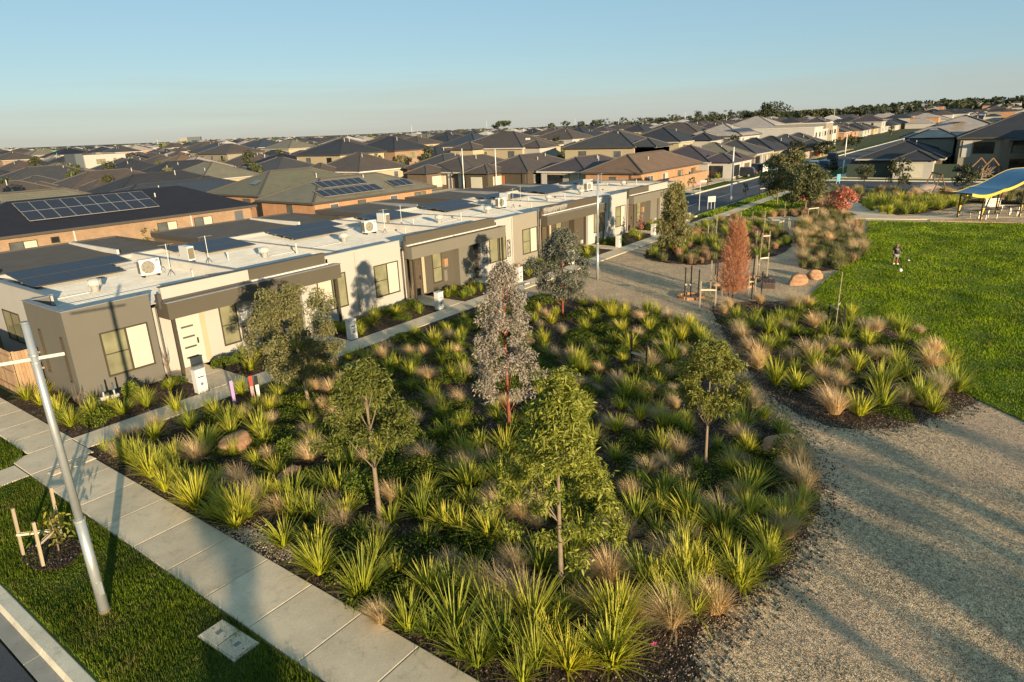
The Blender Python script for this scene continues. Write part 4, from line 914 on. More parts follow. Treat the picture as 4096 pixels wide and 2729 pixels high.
LM['l_grey']=leafmat('leaf_grey_pink',(.16,.15,.11),(.31,.26,.20),(.42,.31,.24),.2); LM['l_sage']=leafmat('leaf_sage',(.085,.09,.055),(.18,.175,.12),(.24,.215,.155),.2); LM['l_dark']=leafmat('leaf_dark',(.025,.033,.014),(.06,.068,.026),(.10,.09,.04)); LM['l_orange']=leafmat('leaf_orange',(.56,.20,.09),(.72,.32,.16),(.8,.44,.26),.4); LM['l_red']=leafmat('leaf_red',(.36,.09,.05),(.48,.18,.11),(.52,.28,.19),.35); LM['l_mid']=leafmat('leaf_mid',(.05,.065,.018),(.11,.12,.035),(.15,.14,.05))
tree('gum_tree','dense olive green gum in front of the second townhouse',(4.5,-7.5,0),4.5,1.3,1.65,M['l_olive'],'bark',11,'oval',90,24000,.10,.030,.3,.33,tr=.07,hang=.1,lean=(-.15,.1))
tree('wattle_tree','young wattle with drooping olive leaves and a bare pale trunk, left of the middle',(.8,-15.2,0),4.35,2.0,1.25,M['l_acacia'],'bark_pale',12,'cone',66,15000,.10,.027,.3,.24,tr=.075,curl=.7,hang=-.1)
tree('gum_tree','tall narrow gum with pinkish grey leaves and red trunk in the front bed',(6.7,-14.9,0),5.5,1.25,1.5,M['l_grey'],'bark_red',13,'cone',120,17000,.095,.030,.3,.26,tr=.06,hang=.1)
tree('wattle_tree','bright yellow green wattle in front with curled leaves, nearest to the camera',(1.1,-20.4,0),4.95,1.35,1.75,M['l_bright'],'bark_pale',14,'cone',120,21000,.11,.028,.35,.25,tr=.065,curl=.8,hang=-.1)
tree('wattle_tree','small round wattle at the right side of the front bed',(7.7,-21.0,0),3.8,1.65,1.05,M['l_acacia'],'bark_pale',15,'oval',52,11500,.095,.025,.35,.25,tr=.05,curl=.8,hang=-.1)
tree('gum_tree','bushy grey leaved gum by the gravel in front of the fourth townhouse',(19.0,-9.2,0),4.5,.9,1.5,M['l_sage'],'bark_red',16,'oval',90,13000,.13,.042,.3,.34,tr=.055,hang=.1)
tree('gum_tree','slender olive gum in front of the far end of the townhouse row',(36.7,-7.6,0),5.4,.8,1.7,M['l_olive'],'bark_red',17,'cone',80,12000,.17,.055,.4,.45,tr=.06)
for i,(x,y,h,r_,lb) in enumerate(((68.5,-6.2,5.4,1.9,'leftmost of three dense olive trees beside the corner lawn'),(65.0,-8.6,5.9,1.7,'tall middle one of three dense olive trees beside the corner lawn'),(61.4,-10.8,4.9,1.8,'nearest and broadest of three dense olive trees beside the corner lawn'))): tree('broad_tree',lb,(x,y,0),h,.9,r_,M['l_olive'],'bark_pale',20+i,'oval',56,9500,.26,.10,.3,.62,tr=.09,style='diamond')
# feathery orange conifer and red maple
rng=np.random.default_rng(31); t=thing('bald_cypress','feathery orange red conifer among the timber stakes on the gravel','tree',tuple(G(1682*1.74077,697*1.74077)))
nb=900; zz=.55+3.5*rng.uniform(0,1,nb); rr_=.74*np.clip(1-(zz-.9)/3.35,.05,1)**.75*np.where(zz<1.0,.75,1.); an=rng.uniform(0,6.283,nb); r0=rr_*rng.uniform(.1,.9,nb); k=np.repeat(np.arange(nb),17); s=rng.uniform(0,1,len(k))
P=np.stack([np.cos(an[k])*(r0[k]+.25*s),np.sin(an[k])*(r0[k]+.25*s),zz[k]+.5*s-.15],1)+rng.normal(size=(len(k),3))*.05
D=np.stack([np.cos(an[k]),np.sin(an[k]),1.6+0*an[k]],1)+rng.normal(size=(len(k),3))*.5
link('crown',leaves(P,D,.20*rng.uniform(.6,1.3,len(k)),.013+0*s,.0,rng,M['l_orange'],curl=.2),t); MB().tube([(0,0,0),(.02,0,2),(0,.02,4.0)],[.045,.03,.008],7).build('trunk',M['bark_dark'],t,True)
tree('red_maple','small red leaved maple at the edge of the plaza',(62.6,-13.9,0),2.6,.35,1.35,M['l_red'],'bark_dark',33,'oval',26,1500,.22,.14,.2,.5,style='diamond',tr=.04)
# street and plaza trees further off
ST=[(2093,760,0,0)]
def far_tree(px,py,top,wd,label,mat='l_mid',seed=1,shape='oval',group=None,n=900,cb=.25,bark='bark_dark',z=0.):
    B,h=GH((px,py),(px,top)); d=(B-CAM).length; rm=wd*.5*d/FPX
    return tree('street_tree' if d<250 else 'gum_tree',label,(B.x,B.y,terrain_h(B.x,B.y)-.1),h,h*cb,rm,M[mat],bark,seed,shape,max(12,int(n/45)),n,max(.2,rm*.16),max(.1,rm*.09),.2,rm*.30,style='diamond',tr=max(.05,h*.012),group=group)
FT=[(3455,735,655,80,'narrow dark tree by the blue sign across the plaza','l_dark'),(3590,770,625,105,'taller dark tree in front of the low fence at right','l_dark'),(3845,770,655,110,'dark bushy tree left of the wave roofed shelter','l_dark'),(3330,690,645,60,'small purple brown tree beyond the cross street','l_dark'),
 (1520,715,610,62,'autumn tinged green street tree between the dark roofs','l_mid'),(1606,700,612,64,'rounded green street tree right of the autumn tinged one','l_mid'),(1398,712,650,56,'brownish street tree in front of the orange brick house','l_dark'),
 (600,985,905,95,'leafy green tree behind the first garage','l_mid'),(1207,880,800,60,'small green tree in the yard of the brick solar house','l_mid'),(1640,800,750,40,'small dark tree between two garages','l_mid'),(840,670,640,22,'small pale green tree between far roofs','l_mid'),
 (3180,640,560,80,'dark street tree in front of the far terrace','l_dark'),(3290,630,565,90,'dark round street tree right of the far terrace','l_dark'),(3400,600,540,90,'green street tree at the bend of the far street','l_dark'),(2985,660,605,45,'green shrub like tree in a front garden by the parked car','l_mid'),(2200,640,610,30,'small tree left of the mauve roof','l_mid')]
for i,(a,b,c,d,lb,mt) in enumerate(FT): far_tree(a,b,c,d,lb,mt,100+i)
# gum trees standing on the horizon
HG=[(3092,505,415,100,'tall spreading gum tree high on the horizon, tallest in view','umbrella'),(3010,505,455,90,'low spreading gum left of the tallest one','umbrella'),(3262,505,450,160,'broad domed dark gum right of the tallest one','oval'),(2010,520,485,70,'flat topped gum on the horizon left of the middle','umbrella'),(1985,525,498,40,'small gum beside the flat topped one','oval'),(2205,515,490,30,'rounded gum beyond the mauve roofs','oval'),(2262,515,480,36,'thin flat topped gum on the horizon','umbrella'),(2325,515,482,40,'gum with split crown on the horizon','umbrella'),(2385,518,478,50,'gum at the left end of the horizon clump','umbrella')]
for i,(a,b,c,d,lb,sh) in enumerate(HG): far_tree(a,b,c,d,lb,'l_dark',130+i,sh,n=1000,cb=.4)
for i in range(16):
    rnd=random.Random(i+3); px=2400+i*24+rnd.uniform(-8,8); far_tree(px,520-i*.9,478+rnd.uniform(-6,14)-i*.7,rnd.uniform(28,46),'one of the gum trees in the long horizon clump right of the middle','l_dark',150+i,rnd.choice(('umbrella','oval')),'gum trees of the long horizon clump',500,.35)
for i in range(26):
    rnd=random.Random(i+90); px=2790+i*12+rnd.uniform(-8,8); far_tree(px,508-i*.6,462+rnd.uniform(-10,12)-i*.4,rnd.uniform(30,55),'one of the dark trees massed on the horizon left of the tallest gum','l_dark',190+i,'oval','dark trees massed on the horizon',420,.2)
# small garden trees between the suburban houses: four kinds, copied
rnd=random.Random(12); protos=[]; ntree=0
for i in range(900):
    if ntree>=120: break
    a=R(rnd.uniform(0,76)); d=75*math.exp(rnd.random()*1.75); x,y=CAM.x+d*math.cos(a),CAM.y+d*math.sin(a)
    if y<28 and x<300 or (x<110 and y<62) or (x<58 and y<30) or (57<x<66 and y<92): continue
    if not all(abs(x-p)>c+.2 or abs(y-q)>e+.2 for p,q,c,e in HOUSES): continue
    ntree+=1; lb='small leafy tree between the suburban houses '+('near the back fences' if d<150 else 'in the middle distance' if d<280 else 'far off'); gr='garden trees '+('near' if d<150 else 'middle' if d<280 else 'far')
    if len(protos)<4:
        h=(4.0,5.2,3.4,4.6)[len(protos)]; protos.append(tree('garden_tree',lb,(x,y,terrain_h(x,y)-.1),h,h*.22,h*.33,M[('l_mid','l_dark','l_olive','l_mid')[len(protos)]],'bark_dark',300+i,'oval',18,520,.42,.26,.2,h*.12,style='diamond',tr=.07,group=gr))
    else: dup(rnd.choice(protos),(x,y,terrain_h(x,y)-.1),rnd.uniform(0,6.28),lb,gr,rnd.uniform(.7,1.35))
# distant tree belts: masses nobody could count
def belt(name,label,spec,seed,mat='l_dark'):
    rng=np.random.default_rng(seed); Ps=[];Ls=[]
    for a0,a1,d0,d1,n,h,sz in spec:
        a=np.radians(rng.uniform(a0,a1,n)); d=rng.uniform(d0,d1,n); cx=CAM.x+d*np.cos(a); cy=CAM.y+d*np.sin(a); hz=np.array([terrain_h(x,y) for x,y in zip(cx,cy)]); hh=h*rng.uniform(.5,1.2,n)
        for q in range(34):
            g=rng.normal(size=(n,3)); g/=np.linalg.norm(g,axis=1,keepdims=True); Ps.append(np.stack([cx+g[:,0]*hh*.42,cy+g[:,1]*hh*.42,hz+hh*.55+g[:,2]*hh*.42],1)); Ls.append(sz*rng.uniform(.6,1.4,n))
    P=np.concatenate(Ps); L_=np.concatenate(Ls); stuff(link(name,diamonds(P,None,L_,L_*.6,rng,M[mat])),label,'trees')
belt('tree_belt','dark belt of distant trees along the rising horizon at right',[(-6,16,700,1700,420,10,5),(16,34,600,1500,220,8,4)],41)
belt('tree_belt','scattered distant bushes and trees in the left suburb',[(34,80,500,2200,420,6.5,4),(10,78,180,560,130,4.5,1.3)],42,'l_mid')
# gum trees behind the camera whose long shadows cross the gravel at lower right
def shadow_tree(i,tx,ty,dist,h,r_): 
    x,y=tx-SUND.x/ math.hypot(SUND.x,SUND.y)*dist,ty-SUND.y/math.hypot(SUND.x,SUND.y)*dist
    tree('gum_tree','one of the tall gums standing across the street behind the camera',(x,y,0),h,h*.45,r_,M['l_dark'],'bark_pale',60+i,'oval',16,1500,.35,.16,.2,r_*.42,style='diamond',tr=.11,group='tall gums behind the camera')

# ---------------------------------------------------------------- planted clumps
def blades(rng,n,L,W,spread,base=.06,nseg=4,lean=(0,0),arch=.9,mat=None,name='clump',squash=1.):
    a=rng.uniform(0,6.283,n); out=np.clip(np.abs(rng.normal(.5,.28,n)),.05,1.25)*spread; ll=L*rng.uniform(.55,1.1,n); b0=np.stack([np.cos(a),np.sin(a)],1)*(base*rng.uniform(0,1,n)**.5)[:,None]
    th0=out*.55; th1=out*.55+arch*rng.uniform(.5,1.3,n)*(.35+out*.6); a2=a+rng.normal(0,.25,n)
    pos=np.concatenate([b0,np.zeros((n,1))],1); V=[];T=[]; side=np.stack([-np.sin(a2),np.cos(a2),0*a],1)
    for k in range(nseg+1):
        s=k/nseg; w_=W*(1-.9*s**2.2)*rng.uniform(.85,1.15,n)*.5; V.append(pos-side*w_[:,None]); V.append(pos+side*w_[:,None]); T.append(np.full(n,s)); T.append(np.full(n,s))
        th=th0+(th1-th0)*s; d=np.stack([np.sin(th)*np.cos(a2)+lean[0]*s,np.sin(th)*np.sin(a2)+lean[1]*s,np.cos(th)*squash],1); pos=pos+d*(ll/nseg)[:,None]
    K=2*(nseg+1); V=np.stack(V,1).reshape(-1,3); T=np.stack(T,1).ravel(); V[:,2]=np.maximum(V[:,2],.012); b=(np.arange(n)*K)[:,None]
    F=np.concatenate([b+np.array((2*k,2*k+1,2*k+3,2*k+2)) for k in range(nseg)],0)
    return np_mesh(name,V,F,mat,T)
M['strap']=leafmat('strap_leaf',(.13,.165,.004),(.31,.33,.008),(.56,.53,.04),.3,.55,True,(.60,.52,.10),.2); M['strap_dark']=leafmat('strap_leaf_dark',(.07,.115,.006),(.17,.22,.010),(.34,.36,.03),.3,.55,True,(.46,.42,.08),.2)
M['strawgrass']=leafmat('straw_grass',(.40,.27,.12),(.64,.45,.22),(.78,.58,.32),.35,.8,True,(.74,.55,.32),.1); M['heath']=leafmat('heath',(.15,.10,.05),(.32,.20,.10),(.46,.28,.16),.3,.8,True,(.52,.33,.20),.1); M['heathgreen']=leafmat('heath_green',(.09,.10,.03),(.20,.19,.065),(.32,.27,.12),.3,.8,spec=.1)
M['cover']=leafmat('ground_cover',(.03,.045,.006),(.075,.105,.010),(.16,.19,.02),.25,spec=.15); M['cover_bright']=leafmat('ground_cover_bright',(.07,.10,.008),(.15,.19,.015),(.22,.25,.03),.3)
rng=np.random.default_rng(5)
LOM=[blades(rng,int(rng.uniform(95,150)),rng.uniform(.80,1.0),.030,rng.uniform(1.45,1.9),.12,4,lean=tuple(rng.uniform(-.15,.15,2)),arch=rng.uniform(.35,.8),mat=M['strap'],name='leaves') for i in range(9)]+[blades(rng,110,.85,.028,1.7,.12,4,lean=tuple(rng.uniform(-.15,.15,2)),arch=.6,mat=M['strap_dark'],name='leaves') for i in range(4)]
STRAW=[blades(rng,480,.88,.009,1.45,.14,5,lean=(-.34,.16),arch=1.15,mat=M['strawgrass'],name='leaves') for i in range(4)]+[blades(rng,420,.76,.009,1.25,.13,5,lean=(-.2,.26),arch=1.0,mat=M['strawgrass'],name='leaves') for i in range(2)]
def shrub_mesh(rng,n,r_,h,L,W,mat):
    a=rng.uniform(0,6.283,n); q=rng.uniform(0,1,n)**.5*r_*(1+.2*np.sin(3*a+1)); z=h*(1-(q/(r_*1.25))**2)*rng.uniform(.35,1.1,n); P=np.stack([q*np.cos(a),q*np.sin(a),np.maximum(z,.03)],1); D=rng.normal(size=(n,3)); D[:,2]+=.6
    return leaves(P,D,L*rng.uniform(.6,1.3,n),W*rng.uniform(.7,1.3,n),.1,rng,mat,'leaves')
COVER=[shrub_mesh(rng,2000,.8,.30,.065,.032,M['cover']) for i in range(4)]; COVERB=[shrub_mesh(rng,800,.42,.5,.08,.035,M['cover_bright']) for i in range(2)]
HEATHM=[blades(rng,260,.62,.018,.75,.25,3,arch=.5,mat=M['heath'],name='leaves') for i in range(3)]+[blades(rng,240,.6,.022,.9,.25,3,arch=.6,mat=M['heathgreen'],name='leaves') for i in range(3)]
rnd=random.Random(8); OCC=[]
def plant(name,me,x,y,s,label,cat,group,z=.02,sz=1.):
    o=thing(name,label,cat,(x,y,z),rnd.uniform(-.5,.5) if me in STRAW else rnd.uniform(0,6.28),group); o.scale=(s*rnd.uniform(.88,1.14),s*rnd.uniform(.88,1.14),s*sz*rnd.uniform(.85,1.15)); link('leaves',me,o); OCC.append((x,y,s*.5)); return o
TAN='3.8,-6.4,0.8 2.6,-6.6,0.8 2.8,-7.8,0.8 2.8,-9.7,0.8 1.8,-11.1,1 2.4,-10.7,0.8 -0.1,-10.4,1 7.6,-5.2,0.8 5.7,-7.2,0.8 5.7,-6.4,0.8 10.3,-5.5,0.8 9.5,-6,0.8 10.4,-6.8,0.8 10.7,-7.3,0.8 8.7,-9.4,1 11.3,-8.7,0.8 7.5,-12.1,0.8 6.7,-11.6,0.8 5.3,-11.6,0.8 5.4,-12,0.8 3.7,-14,1 3.9,-15.4,1 1.6,-14.8,1 2.7,-12.6,0.8 0.4,-13.9,0.8 0,-14.7,1 -0.4,-12.7,0.8 0.3,-15.8,0.8 2.7,-17.5,1 3.3,-16.9,0.8 8.2,-13.7,0.8 6.8,-6.5,0.8 2.8,-18.2,0.8 18.2,-8.7,0.8 18,-12.9,0.8 19.8,-13.2,1 16,-11.1,0.8 13.7,-13,0.8 14.6,-13.6,0.8 12.6,-14.9,0.8 11.9,-16.1,0.8 13.3,-12.4,0.8 14.1,-16.4,1 16.4,-15.6,0.8 17.3,-14.3,0.8 10.9,-15.8,0.8 11,-15,0.8 11.7,-17.5,0.8 12.1,-18.2,0.8 9.9,-18.6,1 11.1,-18.7,0.8 8.8,-18.2,0.8 8,-20.1,1 10.8,-20,1 9.9,-21.3,1 8.2,-21.7,1 5.2,-20,1 7.2,-20,0.8 6.5,-19.8,0.8 2.3,-17.6,0.8 3.2,-18.4,0.8 5.5,-22.2,1 6.5,-22.3,0.8 16.9,-19.7,1 20.1,-17.9,1 23.2,-16.1,0.8 8.6,-17.5,0.8 16.4,-9.6,0.8 14.9,-9.6,0.8 16.3,-16.8,0.8 2.7,-18.7,0.8 0.3,-18,1 0.3,-18.7,0.8 0.3,-19.3,1 0.2,-20,1 1.1,-19.2,0.8 -1.7,-17.9,0.8 6.9,-20.2,0.8 6.4,-20.9,0.8 8.4,-23.1,1 6.8,-23.6,1 3.4,-20.7,1 4.1,-22,1 3.1,-21.9,1 2.6,-20.9,0.8 1.9,-21.1,1 1.4,-22,0.8 1.4,-22.7,1 24.3,-16,0.8 25.8,-17.1,1 25.8,-18.8,1 26.4,-19.3,0.8 19.6,-18.2,1 18.4,-18.8,0.8 16.3,-19.9,1 21.9,-19.5,0.8 22.8,-20.4,1 23.9,-20.6,0.8 17.8,-20.7,0.8 18.7,-21.1,1 18.8,-21.5,0.8 20,-21.7,0.8 20,-22.3,0.8 23.1,-22.5,1 23.4,-22.9,0.8 21.3,-24.9,0.8 21.5,-25.3,1 24,-24.5,0.8 17.6,-22.7,0.8 19.5,-23.4,0.8 19.6,-23.8,0.8 16.1,-22.2,0.8 15.7,-22.9,1 13.3,-23.2,1.35 15.4,-25,0.8 19.5,-25.4,1 16.8,-25.8,1 -0.6,-4.5,0.8 -0.2,-4.6,0.8 0.4,-4.7,0.8 -0.1,-8.1,1 -1.3,-5.5,0.8 -0.5,-11.7,1'
GREEN='2.4,-6,0.8 1.8,-6.8,0.8 2.1,-8.1,1 2.7,-7.1,0.8 3.5,-6.6,0.8 3.8,-4.3,0.8 8.4,-7.6,1 8.6,-8.6,0.8 11.8,-6.9,1 12.5,-5.1,0.8 9.3,-10.1,0.8 9.4,-10.6,0.8 11.1,-8.4,0.8 7.2,-11,0.8 13,-7.3,0.8 5.2,-13.6,0.8 5.9,-13.5,0.8 6.3,-12.4,0.8 7.6,-13.6,0.8 2.8,-11.1,0.8 2,-12.2,0.8 1.1,-13.3,1 1,-12.9,0.8 0.1,-12.6,1 0.1,-12.1,0.8 -1.1,-12,1 -0.1,-13.6,0.8 -1.2,-14,1 0,-13.2,0.8 1.5,-16,1 1.5,-16.8,0.8 2.5,-16.7,0.8 3.2,-16.1,1 3.8,-16.8,1 4.6,-14.9,0.8 5.4,-15.7,0.8 1.5,-17.3,0.8 1.7,-18,1 1.7,-18.6,0.8 -0,-15.9,0.8 -0.9,-14.9,0.8 -0.1,-14.1,0.8 19.8,-11.6,0.8 18.9,-11,0.8 20.1,-12.1,0.8 14.7,-10.9,0.8 17.3,-15.6,1 18,-16,1 12.3,-14,1 15.8,-14.6,1 16.2,-13.6,0.8 15.1,-16.8,1 11,-16.9,1 11.6,-16.9,0.8 9.3,-19,0.8 9.7,-19.2,0.8 9.6,-18.1,0.8 8,-19.6,0.8 10.8,-21.1,1 5.5,-20.7,1 3.4,-17.4,0.8 4.4,-17.1,0.8 4.2,-20.6,1 4.9,-21.7,1 7.3,-22.5,1 6.6,-22.5,0.8 6.2,-23.2,0.8 5.2,-14.9,0.8 13.3,-14.7,0.8 17.5,-9.5,0.8 3.5,-16.3,0.8 18.3,-14.3,0.8 -1.4,-15.6,1 -0.5,-16.4,1 -1.3,-17,1 -1.7,-16.9,0.8 1.4,-19.7,1 -1.5,-18.5,1 -1.4,-19,1 -0.5,-18.1,0.8 -0.3,-18.6,0.8 -1.1,-19.4,1 -0.5,-19.8,1 -0.1,-19.1,0.8 -1.6,-19.8,1 -1.3,-20.2,0.8 -0.9,-20.4,1 -0.1,-20.5,1 -0.2,-21,1 -0.9,-21.1,1 -0.6,-21.6,1 0.4,-20.9,0.8 -1.3,-21.1,0.8 -1.7,-20.2,0.8 2,-20.1,0.8 3.9,-21.3,0.8 5.8,-22.8,0.8 4.9,-23.5,1 5.9,-23.5,0.8 4.9,-22.6,0.8 4.2,-22.8,0.8 3.2,-22.7,1 3.4,-23.3,1 2.5,-21.5,0.8 2.2,-22.1,1 2.7,-22.4,0.8 2,-22.9,1 0.8,-21.7,1 2.5,-20.1,1 -0.1,-22.2,1 22,-17.1,0.8 21.5,-18,1 20.9,-18.9,1 19,-19.5,0.8 22.6,-19,0.8 17.2,-21.7,0.8 17.6,-22.2,0.8 18.4,-23,0.8 14.9,-20.9,1 14.8,-21.7,1 13.6,-23.9,1 16.3,-24.1,1 14.6,-24.4,1 18.7,-24.3,1 21.1,-22.9,1 21.5,-22,0.8 21.6,-21.2,0.8 24.9,-21.6,0.8 23.9,-23.8,1 24.5,-23.3,0.8 20.1,-25.9,0.8 17.4,-26.3,1 15.6,-25.4,1 15.1,-25.8,0.8 17.9,-24.7,0.8 18.1,-25.9,0.8 -1.2,-6.7,1 -1.3,-7.8,1 -1.5,-9,0.8 -1.6,-9.9,0.8 -1.5,-10.6,1 -1.6,-11.5,1 -1.4,-12.3,1 -1.1,-11.3,0.8 -0.4,-7.4,0.8 1.1,-5.5,1 0.5,-7.6,1 2.1,-5.4,0.8 2.4,-6.6,0.8 1.6,-3.7,0.8 1.8,-8.8,0.8'

ROCKS=[]
for w_ in GREEN.split():
    x,y,s=map(float,w_.split(',')); isl=inside((x,y),ISLE)
    if x<-1.5: x=-1.45
    plant('strap_leaf_clump',rnd.choice(LOM),x,y,s*rnd.uniform(.86,1.1)*(1.12 if isl else 1),'green strap leaved clump in the '+('island bed beside the lawn' if isl else 'large front bed'),'plant','green strap leaved clumps in the '+('island bed' if isl else 'front bed'))
for w_ in TAN.split():
    x,y,s=map(float,w_.split(',')); isl=inside((x,y),ISLE)
    plant('straw_tussock',rnd.choice(STRAW),x,y,s*rnd.uniform(.7,1.0)*(1.2 if isl else 1),'straw coloured tussock grass in the '+('island bed beside the lawn' if isl else 'large front bed'),'tussock','straw tussocks in the '+('island bed' if isl else 'front bed'))
def fill(poly,n,mind,f,tries=6000,seed=1,occ=True):
    r_=random.Random(seed); xs=[p[0] for p in poly]; ys=[p[1] for p in poly]; k=0; mine=[]
    for _ in range(tries):
        if k>=n: break
        x,y=r_.uniform(min(xs),max(xs)),r_.uniform(min(ys),max(ys))
        if not inside((x,y),poly): continue
        if any((x-a)**2+(y-b)**2<mind*mind for a,b in mine): continue
        if occ and any((x-a)**2+(y-b)**2<(c*.7)**2 for a,b,c in OCC[:330]): continue
        mine.append((x,y)); f(x,y,r_); k+=1
    return mine
BEDIN=[(-1.3,-4.6),(-1.3,-21.5),(1.2,-22.2),(4.3,-22.9),(6.7,-23.0),(8.7,-22.7),(10.6,-21.6),(13.8,-19.4),(17.2,-17.0),(19.8,-15.0),(20.9,-12.9),(21.3,-10.4),(21.2,-7.5),(20,-5.4),(19,-4.7)]
ISLEIN=[(x*.88+19.2*.12,y*.88-21.8*.12) for x,y in ISLE]
fill(BEDIN,115,.9,lambda x,y,r_:plant('ground_cover_shrub',r_.choice(COVER),x,y,r_.uniform(.7,1.25),'low dark green ground cover shrub in the large front bed','shrub','dark ground cover in the front bed'),seed=3)
fill(ISLEIN,26,.95,lambda x,y,r_:plant('ground_cover_shrub',r_.choice(COVER),x,y,r_.uniform(.6,1.0),'low dark green ground cover shrub in the island bed','shrub','dark ground cover in the island bed'),seed=4)
fill(BEDIN,190,.66,lambda x,y,r_:plant('small_strap_clump',r_.choice(LOM),x,y,r_.uniform(.5,.78),'small','plant','small strap clumps in the front bed'),seed=13)  # same strap leaved plants as the larger clumps, scaled down
fill(ISLEIN,26,.7,lambda x,y,r_:plant('small_strap_clump',r_.choice(LOM),x,y,r_.uniform(.55,.85),'small','plant','small strap clumps in the island bed'),seed=15)
fill(BEDIN,12,1.2,lambda x,y,r_:plant('straw_tussock',r_.choice(STRAW),x,y,r_.uniform(.6,.85),'straw coloured tussock grass in the large front bed','tussock','straw tussocks in the front bed'),seed=14)
for x,y in((1.7,-10.2),(4.2,-13.1),(1.2,-13.9),(9.5,-22.7)): plant('round_shrub',rnd.choice(COVERB),x,y,1.1,'bright green rounded shrub in the large front bed','shrub','bright rounded shrubs in the front bed')
EDGE=[(2.0,-23.2),(4.2,-23.7),(6.6,-23.8),(8.7,-23.4),(10.8,-22.3),(12.0,-21.1),(14.4,-19.8),(17.5,-17.5),(20.2,-15.4),(21.2,-13.1),(21.7,-10.5),(21.6,-7.6)]
for i in range(len(EDGE)-1):
    a,b=Vector((*EDGE[i],0)),Vector((*EDGE[i+1],0)); n=int((b-a).length/.72)
    for k in range(n):
        p=a.lerp(b,(k+rnd.uniform(.2,.8))/n)
        if rnd.random()<.55: plant('strap_leaf_clump',rnd.choice(LOM),p.x,p.y,rnd.uniform(.65,.95),'green','plant','green strap leaved clumps in the front bed')
        elif rnd.random()<.8: plant('straw_tussock',rnd.choice(STRAW),p.x,p.y,rnd.uniform(.7,1.0),'straw','tussock','straw tussocks in the front bed')
# (labels of the bed plants are made individual at the end of the plants)
# hedge of clumps along the near footpath edge
for i in range(11): plant('strap_leaf_clump',rnd.choice(LOM[:9]),-1.12+rnd.uniform(-.12,.2),-6.0-i*.62,rnd.uniform(.7,.95),'green strap leaved clump in the hedge along the footpath','plant','strap leaved hedge along the footpath')
for i in range(9): plant('strap_leaf_clump',rnd.choice(LOM[:9]),-.2+i*.62+rnd.uniform(-.15,.15),-22.0-rnd.uniform(-.5,.5)-.05*i,rnd.uniform(.85,1.1),'green strap leaved clump in the large front bed','plant','green strap leaved clumps in the front bed')
# gardens along the row
for gi,(a,b) in enumerate(GARD):
    n=int((b-a)*4.6); r_=random.Random(300+gi)
    for i in range(n):
        x=a+.35+(b-a-.7)*r_.random(); y=r_.uniform(-2.5,-.45); q=r_.random()
        if any((x-c)**2+(y-d)**2<.22 for c,d,e in OCC[-14:]): continue
        if any(abs(x-lx)<.5 and y<-2. for lx,ly in LBP): continue
        u=['first','first','first','second','second','second','third','third','third','fourth','fourth','fourth'][gi]
        if q<.66: plant('garden_strap_clump',r_.choice(LOM),x,y,r_.uniform(.6,.9),f'green strap leaved clump in the front garden of the {u} townhouse pair','plant',f'strap leaved clumps in the {u} pair gardens')  # clumps here are the front bed's strap leaved plants, no separate species
        elif q<.9: plant('ground_cover_shrub',r_.choice(COVER),x,y,r_.uniform(.5,.8),f'low green shrub in the front garden of the {u} townhouse pair','shrub',f'low shrubs in the {u} pair gardens',sz=1.6)
        else: plant('round_shrub',r_.choice(COVERB),x,y,r_.uniform(.7,1.0),f'bright green upright shrub in the front garden of the {u} townhouse pair','shrub',f'upright shrubs in the {u} pair gardens',sz=1.3)
for i,(x,y) in enumerate(((-1.0,-.6),(-.7,.5),(-.9,1.5),(-.5,2.3),(-1.1,-1.7),(-.4,-1.6),(-1.0,2.6))): plant('strap_leaf_clump',LOM[i%9],x,y,.8,'green strap leaved clump at the side of the grey corner townhouse','plant','strap leaved clumps beside the corner townhouse')
# heath beds by the far gravel
fill(HEATH,150,.66,lambda x,y,r_:plant('heath_clump',r_.choice(HEATHM+LOM[9:]),x,y,r_.uniform(.5,1.2),'brownish low clump in the heath bed beyond the gravel','plant','clumps in the heath bed'),seed=6,occ=False)
fill(TUSS,150,.66,lambda x,y,r_:plant('pale_tussock',r_.choice(STRAW[:2]+HEATHM[3:]*2+HEATHM[:1]),x,y,r_.uniform(.8,1.25),'pale tussock in the bed curving along the far lawn edge','tussock','tussocks along the far lawn edge'),seed=7,occ=False)
fill(GREENB,60,.9,lambda x,y,r_:plant('far_strap_clump',r_.choice(LOM),x,y,r_.uniform(1.0,1.5),'green strap leaved clump in the plaza bed near the shelter','plant','strap leaved clumps in the plaza bed'),seed=8,occ=False)  # strap leaved plants again, the front bed's kind at a larger size
fill(BEYOND,110,1.25,lambda x,y,r_:plant('dull_tussock',r_.choice(STRAW[:2]+HEATHM+HEATHM[3:]),x,y,r_.uniform(1.0,1.5),'dull green tussock in the beds beyond the plaza','tussock','tussocks beyond the plaza'),seed=9,occ=False)
fill([(57.4,-7.4),(62.4,-10.8),(65.6,-9.9),(67.5,-12.8),(63.4,-13.8),(58.8,-10.8)],34,.8,lambda x,y,r_:plant('heath_clump',r_.choice(HEATHM),x,y,r_.uniform(.9,1.4),'low clump under the three olive trees','plant','clumps under the olive trees'),seed=10,occ=False)
for i in range(14): plant('far_strap_clump',rnd.choice(LOM),rnd.uniform(98,120),11.6+rnd.uniform(0,1),1.3,'dull green clump in a front garden on the far street','plant','clumps in far front gardens')
